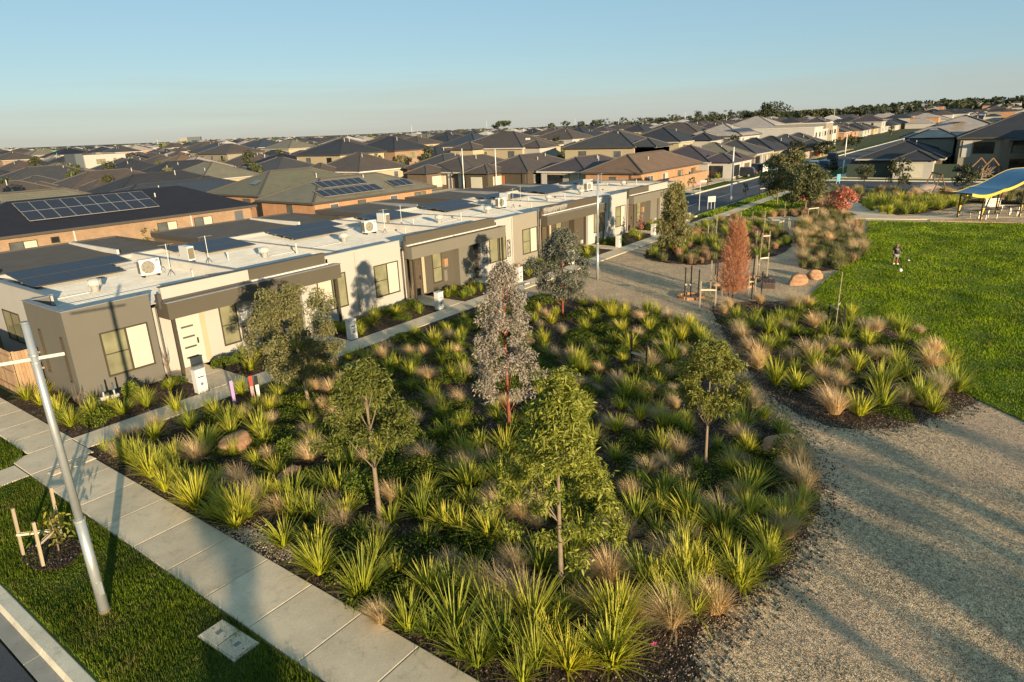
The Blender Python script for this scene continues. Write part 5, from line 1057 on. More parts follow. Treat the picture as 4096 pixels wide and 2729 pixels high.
# ---------------------------------------------------------------- turf blades
def turf(name,label,poly,dens,h,w_,z,mat,seed,far=None,edge=True):
    rng=np.random.default_rng(seed); xs=[p[0] for p in poly]; ys=[p[1] for p in poly]; A=(max(xs)-min(xs))*(max(ys)-min(ys)); n=int(A*dens)
    P=np.stack([rng.uniform(min(xs),max(xs),n),rng.uniform(min(ys),max(ys),n)],1); P=P[inside_np(P,poly)]
    if far is not None:
        d=np.hypot(P[:,0]-CAM.x,P[:,1]-CAM.y); P=P[(rng.uniform(0,1,len(P))<np.clip((far/d)**1.6,0,1))&(d<95)]
    # keep only what can be seen or can throw a shadow into view
    n=len(P); a=rng.uniform(0,6.283,n); L=h*rng.uniform(.5,1.3,n); d=np.hypot(P[:,0]-CAM.x,P[:,1]-CAM.y); ww=w_*np.maximum(1,d/18)
    # broad patches of longer and shorter turf
    ph=np.sin(P[:,0]*1.3+2*np.sin(P[:,1]*.7))*np.sin(P[:,1]*1.7+1.5*np.sin(P[:,0]*.9)); L*=1+.6*ph
    s=np.stack([-np.sin(a),np.cos(a)],1)*(ww*.5)[:,None]; ln=np.stack([np.cos(a),np.sin(a)],1)*(L*rng.uniform(.1,.8,n))[:,None]
    z0=np.full((n,1),z); V=np.stack([np.concatenate([P-s,z0],1),np.concatenate([P+s,z0],1),np.concatenate([P+ln,z0+L[:,None]],1)],1).reshape(-1,3)
    return stuff(link(name,np_mesh(name,V,np.arange(3*n).reshape(-1,3),M[mat])),label,'grass')
turf('verge_grass','short green grass of the near verge',rect(-5.62,-3.33,-22,-4.6),1500,.085,.016,.018,'grass',1)
turf('verge_grass','short green grass of the verge past the crossing',[(-5.6,-3.4),(-3.5,-3.4),(-3.0,-3.1),(-2.84,-2.4),(-2.84,6),(-5.6,6)],1200,.085,.016,.018,'grass',2)
turf('lawn_grass','mown green grass of the park lawn',LAWN,420,.075,.022,.03,'lawn_grass',3,far=30)
turf('lawn_grass','green grass of the corner lawn and street verges',[(57.3,-7.2),(57.4,-4.4),(86.5,-4.4),(85.0,-6.5),(75,-8.2),(66,-9.6),(62.5,-10.6)],40,.12,.03,.02,'lawn_grass',4); turf('lawn_grass','green grass along the street kerb beyond the row',rect(57.3,87,-3.1,-1.5),50,.12,.03,.02,'lawn_grass',5)
# gravel stones loose on the court and chips on the mulch: too many to count
def litter(name,label,poly,dens,sz,mat,seed,z,cat,far=22):
    rng=np.random.default_rng(seed); xs=[p[0] for p in poly]; ys=[p[1] for p in poly]; n=int((max(xs)-min(xs))*(max(ys)-min(ys))*dens); P=np.stack([rng.uniform(min(xs),max(xs),n),rng.uniform(min(ys),max(ys),n)],1); P=P[inside_np(P,poly)]
    d=np.hypot(P[:,0]-CAM.x,P[:,1]-CAM.y); P=P[rng.uniform(0,1,len(P))<np.clip((far/d)**2.,0,1)]; n=len(P); a=rng.uniform(0,6.283,n); r_=sz*rng.uniform(.5,1.5,n); el=rng.uniform(.4,1,n)
    Q=[]
    for k in range(3): Q.append(np.stack([P[:,0]+r_*np.cos(a+k*2.09),P[:,1]+r_*el*np.sin(a+k*2.09),np.full(n,z)],1))
    Q.append(np.stack([P[:,0],P[:,1],z+r_*rng.uniform(.5,1.1,n)],1)); V=np.stack(Q,1).reshape(-1,3); b=(np.arange(n)*4)[:,None]
    F=np.concatenate([b+np.array(f) for f in((0,1,3),(1,2,3),(2,0,3))],0); return stuff(link(name,np_mesh(name,V,F,mat)),label,cat)
def chipmat(name,stops):
    m=NT(name); m.col(m.ramp(m.n('NewGeometry').outputs['Random Per Island'],stops)).set(.9,0,.2); return m.m
M['stone']=chipmat('gravel_stone',[(0,(.13,.09,.06)),(.4,(.46,.33,.20)),(.8,(.68,.52,.33)),(1,(.55,.29,.17))]); M['chip']=chipmat('mulch_chip',[(0,(.02,.013,.01)),(.6,(.07,.042,.026)),(.93,(.13,.085,.05)),(1,(.38,.3,.2))])
CORE=[(-1.6,-24),(0,-24),(9,-24.6),(13,-22.5),(22,-15),(22.5,-5),(34,-5),(34,-10),(38,-15),(36,-18.5),(27.5,-19),(27,-21),(22,-25.2),(17,-27),(15.5,-28.4),(6,-36),(-1.6,-36)]
litter('loose_gravel','loose pale gravel stones on the court',CORE,420,.013,M['stone'],1,.002,'gravel',20)
litter('mulch_chips','dark bark mulch chips over the front bed',BEDQ,130,.032,M['chip'],2,.02,'mulch',20); litter('mulch_chips','dark bark mulch chips over the island bed',ISLE,110,.032,M['chip'],3,.02,'mulch',20)

LMK=[(4.5,-7.5,'dense olive gum'),(.8,-15.2,'left hand wattle'),(6.7,-14.9,'red trunked gum'),(1.1,-20.4,'front wattle'),(7.7,-21.,'right hand wattle'),(19.,-9.2,'grey leaved gum'),(1.1,-8.3,'large left boulder'),(.9,-11.4,'small orange boulder'),(9.9,-22.4,'long orange boulder'),(11.3,-15.2,'two dark stakes'),(3.6,-5.4,'red topped marker post'),(16.8,-2.7,'third letterbox'),(10.7,-2.6,'second letterbox'),(-1.6,-4.4,'corner of the paths'),(-3.7,-15.8,'cable pit lids'),(13.9,-10.6,'pinkish boulder'),(22.3,-9.,'gravel at the bed end'),(14.6,-19.9,'narrow gravel neck'),(-.5,-23.,'bottom edge of the picture'),(4.3,-23.8,'lower right mulch edge'),(12.,-12.4,'middle of the bed'),(4.,-11.2,'gap between the olive gum and left wattle'),(4.2,-18.,'gap between the front wattle and red trunk'),(16.5,-6.5,'gap between the third letterbox and grey gum'),(9.,-18.3,'gap left of the right wattle')]
LMI=[(22.5,-21.4,'caned stakes'),(14.4,-22.9,'grey boulder'),(15.6,-25.4,'small reddish boulder'),(17.3,-26.9,'tip of the lawn'),(25.3,-15.8,'orange conifer'),(27.,-19.4,'lawn corner'),(18.,-18.5,'narrow gravel path'),(22.4,-24.9,'lawn side edge')]
_o1='first second third fourth fifth sixth seventh eighth ninth tenth eleventh twelfth thirteenth fourteenth fifteenth sixteenth seventeenth eighteenth nineteenth'.split(); _o10={2:'twent',3:'thirt',4:'fort',5:'fift',6:'sixt',7:'sevent',8:'eight',9:'ninet'}
def nth(k):
    k+=1
    if k==1: return 'nearest'
    if k<20: return _o1[k-1]+' nearest'
    return (_o10[k//10]+('ieth' if k%10==0 else 'y '+_o1[k%10-1]))+' nearest'
ORD=[nth(k) for k in range(98)]
LMH=[(36.7,-7.6,'slender olive gum'),(34.2,-10.,'near end of the heath bed'),(39.5,-14.,'gravel edge behind the conifer'),(45.5,-13.,'bend of the gravel'),(47.,-4.6,'row path edge'),(55.5,-5.2,'corner lawn'),(50.,-9.,'canes in the heath bed'),(41.,-8.5,'middle of the heath bed')]
LMT=[(36.2,-18.,'orange boulders'),(41.3,-19.3,'bulge of the lawn'),(46.5,-18.4,'long lawn edge'),(55.,-16.8,'plaza corner of the lawn'),(62.5,-12.6,'red maple'),(56.3,-11.9,'white tied stakes'),(47.,-14.,'bend of the gravel')]
LMG=[(x,y,n+' letterbox from the near end') for (x,y),n in zip(LBP,'first second third fourth fifth sixth seventh eighth'.split())]
LMP=[(63.6,-18.2,'plaza walk fork'),(75.5,-15.,'far plaza corner'),(75.,-22.8,'shelter side'),(69.,-18.,'tall plaza stakes'),(66.,-20.4,'shelter path'),(70,-14.8,'upper plaza walk')]
LMB=[(79,-8.,'blue sign'),(86,-12,'cross street kerb'),(86,-24,'play mound'),(82,-20,'sandpit'),(77,-15,'plaza bed'),(78,-30,'swing'),(68,-11.5,'olive trees'),(82,-36,'shelter end')]
for gname,kind,marks in(('green strap leaved clumps in the front bed','green strap leaved clump',LMK),('straw tussocks in the front bed','straw coloured tussock',LMK),('small strap clumps in the front bed','small green strap clump',LMK),('small strap clumps in the island bed','small green strap clump',LMI),('dark ground cover in the front bed','low dark shrub',LMK),('bright rounded shrubs in the front bed','bright rounded shrub',LMK),('green strap leaved clumps in the island bed','green strap leaved clump',LMI),('straw tussocks in the island bed','straw coloured tussock',LMI),('dark ground cover in the island bed','low dark shrub',LMI),('clumps in the heath bed','low heath clump',LMH),('tussocks along the far lawn edge','pale lawn edge tussock',LMT),('strap leaved clumps in the plaza bed','green plaza clump',LMP),('tussocks beyond the plaza','dull green tussock',LMB),('clumps under the olive trees','low clump under the olive trees',[(58.,-8.,'corner lawn'),(63.,-13.,'red maple'),(66.5,-11.5,'brick seat wall'),(61.5,-10.8,'broadest olive tree')]))+tuple((f'{a} in the {u} pair gardens',b,LMG) for u in('first','second','third','fourth') for a,b in(('strap leaved clumps','green garden clump'),('low shrubs','low garden shrub'),('upright shrubs','bright upright garden shrub'))):
    by={}
    for o in COL.objects:
        if o.get('group')==gname:
            d,n_=min((math.hypot(o.location.x-a,o.location.y-b),n__) for a,b,n__ in marks); by.setdefault(n_,[]).append((d,o.name,o))
    for n_,L_ in by.items():
        for k,(d,_,o) in enumerate(sorted(L_,key=lambda q:q[:2])): o['label']=f'{kind} {ORD[min(k,97)]} to the {n_}'
for kk,gname in enumerate(('strap leaved hedge along the footpath','strap leaved clumps beside the corner townhouse')):
    for k,o in enumerate(sorted((o for o in COL.objects if o.get('group')==gname),key=lambda o:-o.location.y)): o['label']=['green strap leaved clump in the footpath hedge, number ','green strap leaved clump beside the corner townhouse, number '][kk]+'one two three four five six seven eight nine ten eleven twelve'.split()[k]+[' from the corner of the paths',' counting from the fence'][kk]

def scatter_band(name,label,path,sig,n,sz,mat,seed,z,cat):
    rng=np.random.default_rng(seed); P=np.array(path); d=np.linalg.norm(np.diff(P,axis=0),axis=1); c=np.concatenate([[0],np.cumsum(d)]); t=rng.uniform(0,c[-1],n); i=np.clip(np.searchsorted(c,t)-1,0,len(d)-1); f=((t-c[i])/d[i])[:,None]; Q=P[i]*(1-f)+P[i+1]*f+rng.normal(size=(n,2))*sig
    a=rng.uniform(0,6.283,n); r_=sz*rng.uniform(.5,1.6,n); V=[np.stack([Q[:,0]+r_*np.cos(a+k*2.09),Q[:,1]+r_*.6*np.sin(a+k*2.09),np.full(n,z)],1) for k in range(3)]+[np.stack([Q[:,0],Q[:,1],z+r_*rng.uniform(.4,.9,n)],1)]
    V=np.stack(V,1).reshape(-1,3); b=(np.arange(n)*4)[:,None]; return stuff(link(name,np_mesh(name,V,np.concatenate([b+np.array(q) for q in((0,1,3),(1,2,3),(2,0,3))],0),mat)),label,cat)
_bp=[(x+.0,y) for x,y in BED[1:]]
scatter_band('mulch_chips','bark chips spilling from the front bed onto the gravel',_bp,.34,9000,.034,M['chip'],21,.003,'mulch'); scatter_band('loose_gravel','gravel stones kicked onto the rim of the front bed',_bp,.3,7000,.018,M['stone'],22,.024,'gravel')
scatter_band('mulch_chips','bark chips spilling from the island bed onto the gravel',ISLE+ISLE[:1],.3,6000,.034,M['chip'],23,.003,'mulch'); scatter_band('loose_gravel','gravel stones kicked onto the rim of the island bed',ISLE+ISLE[:1],.28,4500,.018,M['stone'],24,.024,'gravel')
scatter_band('loose_gravel','pale gravel spilled beside the footpath edge of the bed',[(-1.45,-12.2),(-1.35,-14.6)],.16,1500,.03,M['stone'],25,.024,'gravel')

# ---------------------------------------------------------------- poles and street things
def pole(label,base,top=None,h=None,r0=.085,r1=.045,mat='pole_white',group='grey street light poles',arm=False,sign=None,name='light_pole'):
    if h is None: B,h=GH(base,top)
    else: B=Vector((*base,0))
    t=thing(name,label,'light pole',(B.x,B.y,terrain_h(B.x,B.y)-.02),0,group); n=8 if (B-CAM).length>90 else 14
    m=MB(); hj=h*.36; m.tube([(0,0,0),(0,0,hj)],[r0,r0*.93],n); m.build('lower_shaft',M[mat],t,True)
    m=MB(); m.tube([(0,0,hj),(0,0,h)],[r0*.78,r1],n); m.build('upper_shaft',M[mat],t,True)
    if (B-CAM).length<90:
        MB().tube([(0,0,hj-.02),(0,0,hj+.03)],r0*1.08,n).build('collar',M[mat],t); MB().tube([(0,0,0),(0,0,.16)],r0*1.12,n).build('base_sleeve',M['fan'],t); MB().tube([(0,0,h),(0,0,h+.03)],r1*1.15,n).build('cap',M['grey'],t)
        MB().box(-.05,.05,-r0-.01,-r0+.03,.55,.85).build('hatch',M[mat],t)
    if arm: MB().tube([(0,0,h-.1),(-.4,-.2,h+.1),(-1.0,-.5,h+.15)],.03,6).build('arm',M[mat],t); MB().box(-1.5,-.95,-.7,-.4,h+.1,h+.2).build('lamp_head',M['offwhite'],t)
    return t,h
t,h=pole('tall galvanised pole with street name blades at the near left verge',(423,2457),(96,1290),r0=.10,r1=.062,mat='galv',group=None)
hz=5.66
b=MB().box(.05,.46,-.012,.012,-.03,.03).build('street_name_blade',M['offwhite'],t,loc=(0,0,hz)); b.rotation_euler=(0,0,R(-21.8))
b=MB().box(-1.25,-.05,-.012,.012,-.03,.03).build('street_name_blade',M['offwhite'],t,loc=(0,0,hz)); b.rotation_euler=(0,0,R(-21.8))
for zz in(hz-.07,hz+.07): MB().tube([(0,0,zz-.015),(0,0,zz+.015)],.085,12).build('clamp',M['galv'],t)
pole('tall galvanised light pole on the gravel beside the row path',(2390,1119),(2385,700),r0=.085,r1=.055,mat='galv',group=None)
PL=[((2922,814),(2932,588),'white light pole on the verge beyond the townhouse row'),((3371,697),(3389,535),'white light pole at the far street corner'),((3597,690),(3612,552),'white light pole behind the dark tree at right'),((1070,700),(1060,616),'light pole between brown roofs left of middle'),((1313,712),(1302,598),'light pole in front of the orange brick house'),((1857,762),(1846,594),'light pole in front of the cream porch piers'),((1987,760),(1977,595),'light pole in front of the red doored house'),((531,705),(521,629),'left one of two light poles near the cream flat roofed house'),((573,700),(562,632),'right one of two light poles near the cream flat roofed house'),((251,680),(242,632),'light pole at far left beyond the grey green roof'),((3107,700),(3105,648),'lamp post by the paling fence on the far street')]
for b,tp,lb in PL: pole(lb,b,tp,r0=.11,r1=.07)
FP=[(1949,545,482),(2301,524,468),(2740,516,453),(2903,531,467),(2473,522,478),(3332,510,440),(1651,570,503),(1674,562,522),(1551,552,527),(1487,556,529),(637,604,558),(703,606,580),(229,622,588),(272,618,592),(404,614,586),(488,632,585),(1158,584,546),(1183,582,552),(1140,586,556),(1905,540,512),(2580,520,495),(2666,516,490),(8,652,600),(30,640,612),(2118,528,508),(4075,470,428),(4090,468,426)]
for i,(x,b,tp) in enumerate(FP): pole('one of the thin distant poles standing above the far roofs',(x,b),(x-2,tp),r0=.16,r1=.11,group='thin distant poles above the roofs')
t=thing('radio_mast','tall lattice radio mast on the right horizon','mast',tuple(G(3726,470))); B,h=GH((3726,470),(3731,407)); m=MB()
for a in range(3):
    q=2.09*a; m.tube([(.9*math.cos(q),.9*math.sin(q),0),(.3*math.cos(q),.3*math.sin(q),h)],.12,4)
for k in range(12): m.tube([(.7,0,h*k/12),(-.4,.5,h*(k+1)/12)],.06,4)
m.build('lattice',M['galv'],t); MB().box(-1,1,-.3,.3,h*.75,h*.85).build('dish',M['white'],t)
# ---------------------------------------------------------------- stakes and saplings
ZS=(2700,900,.4128)
def zs(x,y,Z=ZS): return (Z[0]+x*Z[2],Z[1]+y*Z[2])
def stakes(label,L,ties=(),stem=None,Z=ZS,group='staked saplings on the gravel',r=.028):
    "L: (x,base y,top y,material); ties join two stakes at a picture height"
    Bs=[]; 
    for x,b,tp,mt in L:
        B,h=GH(zs(x,b,Z),zs(x+(b-tp)*.0,tp,Z)); Bs.append((B,h,mt))
    c=sum((b for b,_,_ in Bs),Vector())/len(Bs); t=thing('staked_sapling',label,'sapling',tuple(c),0,group); rn=random.Random(len(label))
    for B,h,mt in Bs:
        p=B-c; lean=Vector((rn.uniform(-.03,.03),rn.uniform(-.03,.03),0))*h
        if mt=='cane': MB().tube([p+Vector((0,0,-.05)),p+lean+Vector((0,0,h))],.016,5).build('cane',M['cane'],t)
        else: MB().box(-r,r,-r,r,-.05,h,0,Matrix.Translation(p)@Matrix.Rotation(lean.x*.5,4,'Y')).build('stake',M[mt],t)
    for i,j,f in ties:
        a,b=Bs[i],Bs[j]; z=f; p,q=a[0]-c,b[0]-c; d=(q-p); d.z=0
        m=MB(); n=Vector((-d.y,d.x,0)).normalized()*.035
        for s in(1,-1):
            A=p+n*s; B2=q+n*s; m.poly([(A.x,A.y,z),(B2.x,B2.y,z),(B2.x,B2.y,z+.07),(A.x,A.y,z+.07)])
        m.poly([(p+n).to_tuple()[:2]+(z,),(p-n).to_tuple()[:2]+(z,),(p-n).to_tuple()[:2]+(z+.07,),(p+n).to_tuple()[:2]+(z+.07,)]); m.poly([(q+n).to_tuple()[:2]+(z,),(q-n).to_tuple()[:2]+(z,),(q-n).to_tuple()[:2]+(z+.07,),(q+n).to_tuple()[:2]+(z+.07,)])
        m.build('tie',M['tie'],t)
    if stem:
        h,n,mt=stem; m=MB(); m.tube([(0,0,0),(.02,.01,h*.5),(0,0,h)],[.014,.01,.004],5); m.build('stem',M['bark'],t)
        if n:
            rg=np.random.default_rng(n+len(label)); P=rg.normal(size=(n,3))*[.14,.14,.2]+[0,0,h*.62]; P[:,2]=np.clip(P[:,2],.1,h+.2); D=rg.normal(size=(n,3)); link('crown',leaves(P,D,.10*rg.uniform(.6,1.3,n),.035+0*P[:,0],.3,rg,M[mt]),t)
    return t
stakes('three dark stakes at the left of the gravel play area',[(93,690,415,'stake_dark'),(150,690,395,'stake_dark'),(222,720,435,'stake_dark')],[(0,1,.62)],(1.2,20,'l_dark'))
stakes('two pale leaning stakes around a small wired shrub on the gravel',[(238,830,545,'timber'),(386,832,555,'timber')],[(0,1,1.05)],(1.1,160,'l_olive'))
stakes('dark stakes and cane left of the orange conifer',[(342,650,345,'timber'),(400,660,345,'stake_dark'),(392,480,335,'stake_dark')],[(0,1,.72)],(1.0,30,'l_dark'))
stakes('pale stakes directly below the orange conifer',[(455,690,420,'timber'),(515,690,445,'stake_dark')],[(0,1,.8)],(1.3,25,'l_orange'))
stakes('stakes with a dark post at the right of the orange conifer',[(706,725,450,'timber'),(740,722,255,'stake_dark'),(770,720,290,'timber'),(830,742,450,'stake_dark')],[(0,2,.95),(2,3,1.25)],(1.4,20,'l_dark'))
stakes('tall pale ladder like stakes right of the orange conifer',[(808,530,80,'cane'),(775,525,295,'timber'),(888,520,268,'timber')],[(0,2,1.25),(1,0,.9)],(1.2,12,'l_dark'))
stakes('pale stakes at the back edge of the gravel',[(785,225,55,'timber'),(842,245,-10,'cane'),(908,240,60,'timber')],[(1,2,1.0)],(1.0,12,'l_dark'))
stakes('pair of pale stakes in the heath bed near the row end',[(318,135,0,'timber'),(398,130,-90,'timber')],[],(1.3,260,'l_sage'))
stakes('dark stakes with cane and a bare stem in the island bed',[(3308,1320,1212,'stake_dark'),(3344,1330,1205,'stake_dark'),(3369,1325,1222,'stake_dark'),(3338,1340,1085,'cane')],[(0,3,1.15),(3,1,1.35)],(1.6,14,'l_mid'),Z=(0,0,1.),group=None)
stakes('two dark stakes among the grasses in the front bed',[(2525,1500,1340,'stake_dark'),(2583,1520,1375,'stake_dark')],[(0,1,.9)],(.9,18,'l_dark'),Z=(0,0,1.),group=None)
Z4=(3050,640,.3346)
stakes('white tied stakes behind the tussock bed',[(540,720,580,'timber'),(660,705,585,'timber')],[(0,1,1.0)],(1.6,20,'l_dark'),Z=Z4); stakes('pale stakes beside the tussock bed path',[(195,850,715,'timber'),(247,830,505,'cane'),(305,850,725,'timber'),(322,860,735,'timber')],[(0,1,.7),(1,2,1.0)],(1.2,10,'l_dark'),Z=Z4); stakes('single tall cane in the heath bed',[(15,850,605,'cane')],[],(1.5,8,'l_dark'),Z=Z4)
Z5=(2700,640,.3346)
stakes('two canes with a wired plant at the heath bed edge',[(920,780,610,'cane'),(1065,850,605,'cane'),(785,730,620,'timber')],[],(1.2,30,'l_dark'),Z=Z5)
stakes('dark stakes with white ties on the street verge',[(1010,440,290,'stake_dark'),(1075,430,310,'stake_dark')],[(0,1,.9)],(1.5,14,'l_dark'),Z=Z5); 
for i,(x,b,tp,lb) in enumerate(((835,485,265,'leaning young street tree on the verge beyond the row'),(215,390,195,'young street tree by the peach fence, left'),(385,350,180,'young street tree by the peach fence, right'),(740,265,185,'young street tree near the parked dark car'))):
    a,c=zs(x,b,Z5); far_tree(a,c,zs(x,tp,Z5)[1],26,lb,'l_mid',220+i,n=160,cb=.5)
Z7=(3300,600,.3717)
stakes('tall stakes among the green plaza clumps',[(590,590,470,'timber'),(650,600,450,'stake_dark'),(695,610,430,'stake_dark'),(745,520,430,'stake_dark')],[(1,2,1.3)],(1.8,20,'l_dark'),Z=Z7)
# staked sapling on the near verge with its mulch ring
m=MB(); ring=rough_poly([(-4.95,-9.0),(-5.05,-9.9),(-4.7,-10.5),(-4.2,-10.3),(-3.95,-9.6),(-4.3,-8.9)][::-1],.12,.03,9); m.poly([(x,y,.09) for x,y in ring][::-1]); struct(m.build('mulch_ring',M['mulch']))
ringb=[((x+4.5)*1.02-4.5,(y+9.65)*1.02-9.65) for x,y in ring]; litter('mulch_chips','bark chips in the ring around the staked sapling',ring,700,.03,M['chip'],9,.088,'mulch')
t=thing('staked_sapling','yellowing young sapling tied between timber stakes on the near verge','sapling',(-4.42,-9.72,.08))
for dx,dy,h in((-.55,.55,1.25),(-.45,-.35,1.15),(.32,.75,1.3)): MB().box(-.03,.03,-.03,.03,-.1,h,0,Matrix.Translation((dx,dy,0))@Matrix.Rotation(.05,4,'Y')).build('stake',M['timber'],t)
def tie(p,q,z):
    m=MB(); d=(Vector(q)-Vector(p)); n=Vector((-d.y,d.x,0)).normalized()*.03
    for s in(1,-1): m.poly([(p[0]+n.x*s,p[1]+n.y*s,z),(q[0]+n.x*s,q[1]+n.y*s,z),(q[0]+n.x*s,q[1]+n.y*s,z+.055),(p[0]+n.x*s,p[1]+n.y*s,z+.055)])
    m.build('tie',M['tie'],t)
tie((-.55,.55,0),(0,0,0),.55); tie((-.45,-.35,0),(0,0,0),.53); tie((.32,.75,0),(0,0,0),.57)
rg=np.random.default_rng(3); MB().tube([(0,0,-.1),(.03,.02,.4),(0,.0,.95)],[.022,.016,.006],6).build('trunk',M['bark_pale'],t,True); P=rg.normal(size=(150,3))*[.16,.16,.22]+[.05,.05,.62]; P[:,2]=np.clip(P[:,2],.2,1.15); link('crown',leaves(P,rg.normal(size=(150,3)),.13*rg.uniform(.6,1.3,150),.05+0*P[:,0],.4,rg,leafmat('leaf_yellow',(.12,.13,.02),(.3,.24,.03),(.42,.3,.04),.35)),t)
# bare shrubs against the walls
for i,(x,y,h,lb) in enumerate(((2.95,-.55,1.75,'thin bare shrub against the grey wall beside the big window'),(-.25,-.35,1.1,'thin bare twig against the grey corner wall'),(13.1,-.6,1.5,'leafless shrub against the cream wall of the second townhouse'),(16.9,-.5,1.6,'pinkish bare shrub beside the timber door post'))):
    rn=random.Random(i); t=thing('bare_shrub',lb,'shrub',(x,y,.03)); m=MB()
    m.tube([(0,0,0),(.02,0,h*.45)],[.014,.01],5)
    for k in range(22):
        b=Vector((.0,0,h*rn.uniform(.1,.5))); a=rn.uniform(0,6.28); e=b+Vector((math.cos(a)*.16,math.sin(a)*.16,h*rn.uniform(.25,.5))); m.tube([b,b.lerp(e,.5)+Vector((math.cos(a)*.05,math.sin(a)*.05,0)),e],[.007,.005,.002],4)
    m.build('twigs',M['bark_pale'],t)
t=tree('red_sapling','small red leaved sapling by the far letterbox',(42.6,-2.1,0),1.9,.6,.42,M['l_red'],'bark_pale',71,'cone',14,260,.12,.07,.3,.2,style='diamond',tr=.03)
# ---------------------------------------------------------------- rocks
def rock(label,x,y,sx,sy,sz,mat='rock',seed=1,rot=0.,group=None):
    rn=random.Random(seed); me=bpy.data.meshes.new('boulder'); import bmesh
    bm=bmesh.new(); bmesh.ops.create_icosphere(bm,subdivisions=4,radius=1.); ph=[rn.uniform(0,6.28) for _ in range(9)]; nr=[Vector((rn.gauss(0,1),rn.gauss(0,1),rn.gauss(0,.7))).normalized() for _ in range(11)]; dd=[rn.uniform(.62,.88) for _ in range(11)]
    for v in bm.verts:
        c=v.co.copy()
        for n_,d_ in zip(nr,dd):
            k=c.dot(n_)
            if k>d_: c-=n_*(k-d_)*.85
        f=1+.05*math.sin(5*c.x+ph[0])*math.sin(4*c.y+ph[1])+.03*math.sin(11*c.z+ph[2]+3*c.x)+.02*math.sin(17*c.y+ph[3])*math.sin(13*c.x)
        v.co=Vector((c.x*sx*f,c.y*sy*f,max(c.z,-.45)*sz*f))
    bm.to_mesh(me); bm.free(); me.materials.append(M[mat]); o=link('boulder',me,None,(x,y,sz*.3),rot); o.data.polygons.foreach_set('use_smooth',[True]*len(me.polygons)); return tag(o,label,'rock',group)
rock('large pinkish brown boulder at the left of the front bed',1.1,-8.3,.62,.5,.42,'rock',1,.4); rock('small orange boulder low in the front bed beside the strap leaves',.9,-11.4,.42,.3,.28,'rock',2,.2); rock('long orange boulder at the right tip of the front bed',9.9,-22.45,.75,.42,.36,'rock',3,-.6); rock('flat orange boulder on the far gravel by the lawn',31.4,-17.6,.85,.55,.42,'rock',4,-.5); rock('second orange boulder just behind the flat one by the lawn',33.2,-18.1,.6,.5,.42,'rock',5,.3); rock('grey boulder in shade at the front of the island bed',14.3,-22.8,.5,.42,.36,'rock_grey',6); rock('small reddish boulder half hidden in the island bed',15.6,-25.4,.3,.25,.22,'rock',7); rock('pinkish boulder behind the red trunked gum',13.9,-10.6,.4,.32,.35,'rock',8)
# pink blooms by the mulch edge
for i,(x,y,lb) in enumerate(((.55,-22.75,'tiny pink flower at the front edge of the bed'),(.45,-11.3,'tiny pink flower beside the small orange boulder'))):
    t=thing('pink_flower',lb,'flower',(x,y,.02)); MB().tube([(0,0,0),(0,0,.2)],.006,5).build('stem',M['cover'] if 'cover' in M else M['bark'],t); m=MB()
    for k in range(7): a=k*.9; m.poly([(0,0,.2),(.05*math.cos(a-.3),.05*math.sin(a-.3),.23),(.075*math.cos(a),.075*math.sin(a),.24),(.05*math.cos(a+.3),.05*math.sin(a+.3),.23)])
    m.build('petals',paint('petal_pink',(.6,.06,.2)),t)
# ---------------------------------------------------------------- small street furniture
def marker(label,x,y,h,bands,wd=.055):
    t=thing('marker_post',label,'marker post',(x,y,.0)); z=0
    for f,mt in bands: MB().box(-wd,wd,-.015,.015,z*h,(z+f)*h-.002).build('band',M[mt],t); z+=f
    t.rotation_euler=(0,0,R(-15))
M['mauve']=paint('mauve_paint',(.38,.23,.40)); M['redp']=paint('red_paint',(.45,.05,.035)); M['pinkp']=paint('faded_pink',(.42,.25,.25))
marker('faded mauve marker post in the grass by the row path',3.1,-5.0,.95,[(1.,'mauve')]); marker('red topped pink marker post beside the row path',3.62,-5.42,1.05,[(.62,'pinkp'),(.38,'redp')],.06); marker('white marker post with a black top beside the red topped one',3.72,-5.62,1.05,[(.68,'white'),(.32,'black')],.06); marker('slim white marker post with a red cap by the row path',4.6,-5.5,.95,[(.8,'white'),(.2,'redp')],.04)
t=thing('cable_pit','pair of concrete utility pit lids set in the near verge','utility pit',(-3.72,-15.8,.03),R(2)); MB().box(-.27,.27,-.6,.6,-.1,.035).build('surround',M['kerb'],t)
for s in(-.295,.295):
    l_=MB().box(-.24,.24,s-.275,s+.275,.036,.06).build('lid',M['concrete'],t)
    for k in range(6): MB().box(-.05+k*.022-.008,-.05+k*.022+.006,s-.05,s+.05,.061,.066).build('grip_rib',M['grey'],l_)
    for q in(-.2,.2): MB().tube([(.0,s+q,.06),(.0,s+q,.063)],.014,8).build('key_hole',M['black'],l_)
for i,(x,y,lb) in enumerate(((.35,-1.05,'left one of two standing water meter risers by the grey corner wall'),(.68,-1.15,'right one of two standing water meter risers by the grey corner wall'))):
    t=thing('water_meter',lb,'water meter',(x,y,.02)); MB().tube([(0,0,0),(0,0,.62)],.035,8).build('riser',M['galv'],t); MB().tube([(0,0,.62),(0,0,.9)],.03,8).build('cap_pipe',paint('blue_pipe%d'%i,(.05,.07,.09)),t); MB().box(-.13,.13,-.05,.05,.32,.44).build('meter',M['offwhite'],t); MB().tube([(-.13,0,.38),(-.2,0,.36),(-.2,0,.0)],.022,6).build('side_pipe',M['galv'],t,True)
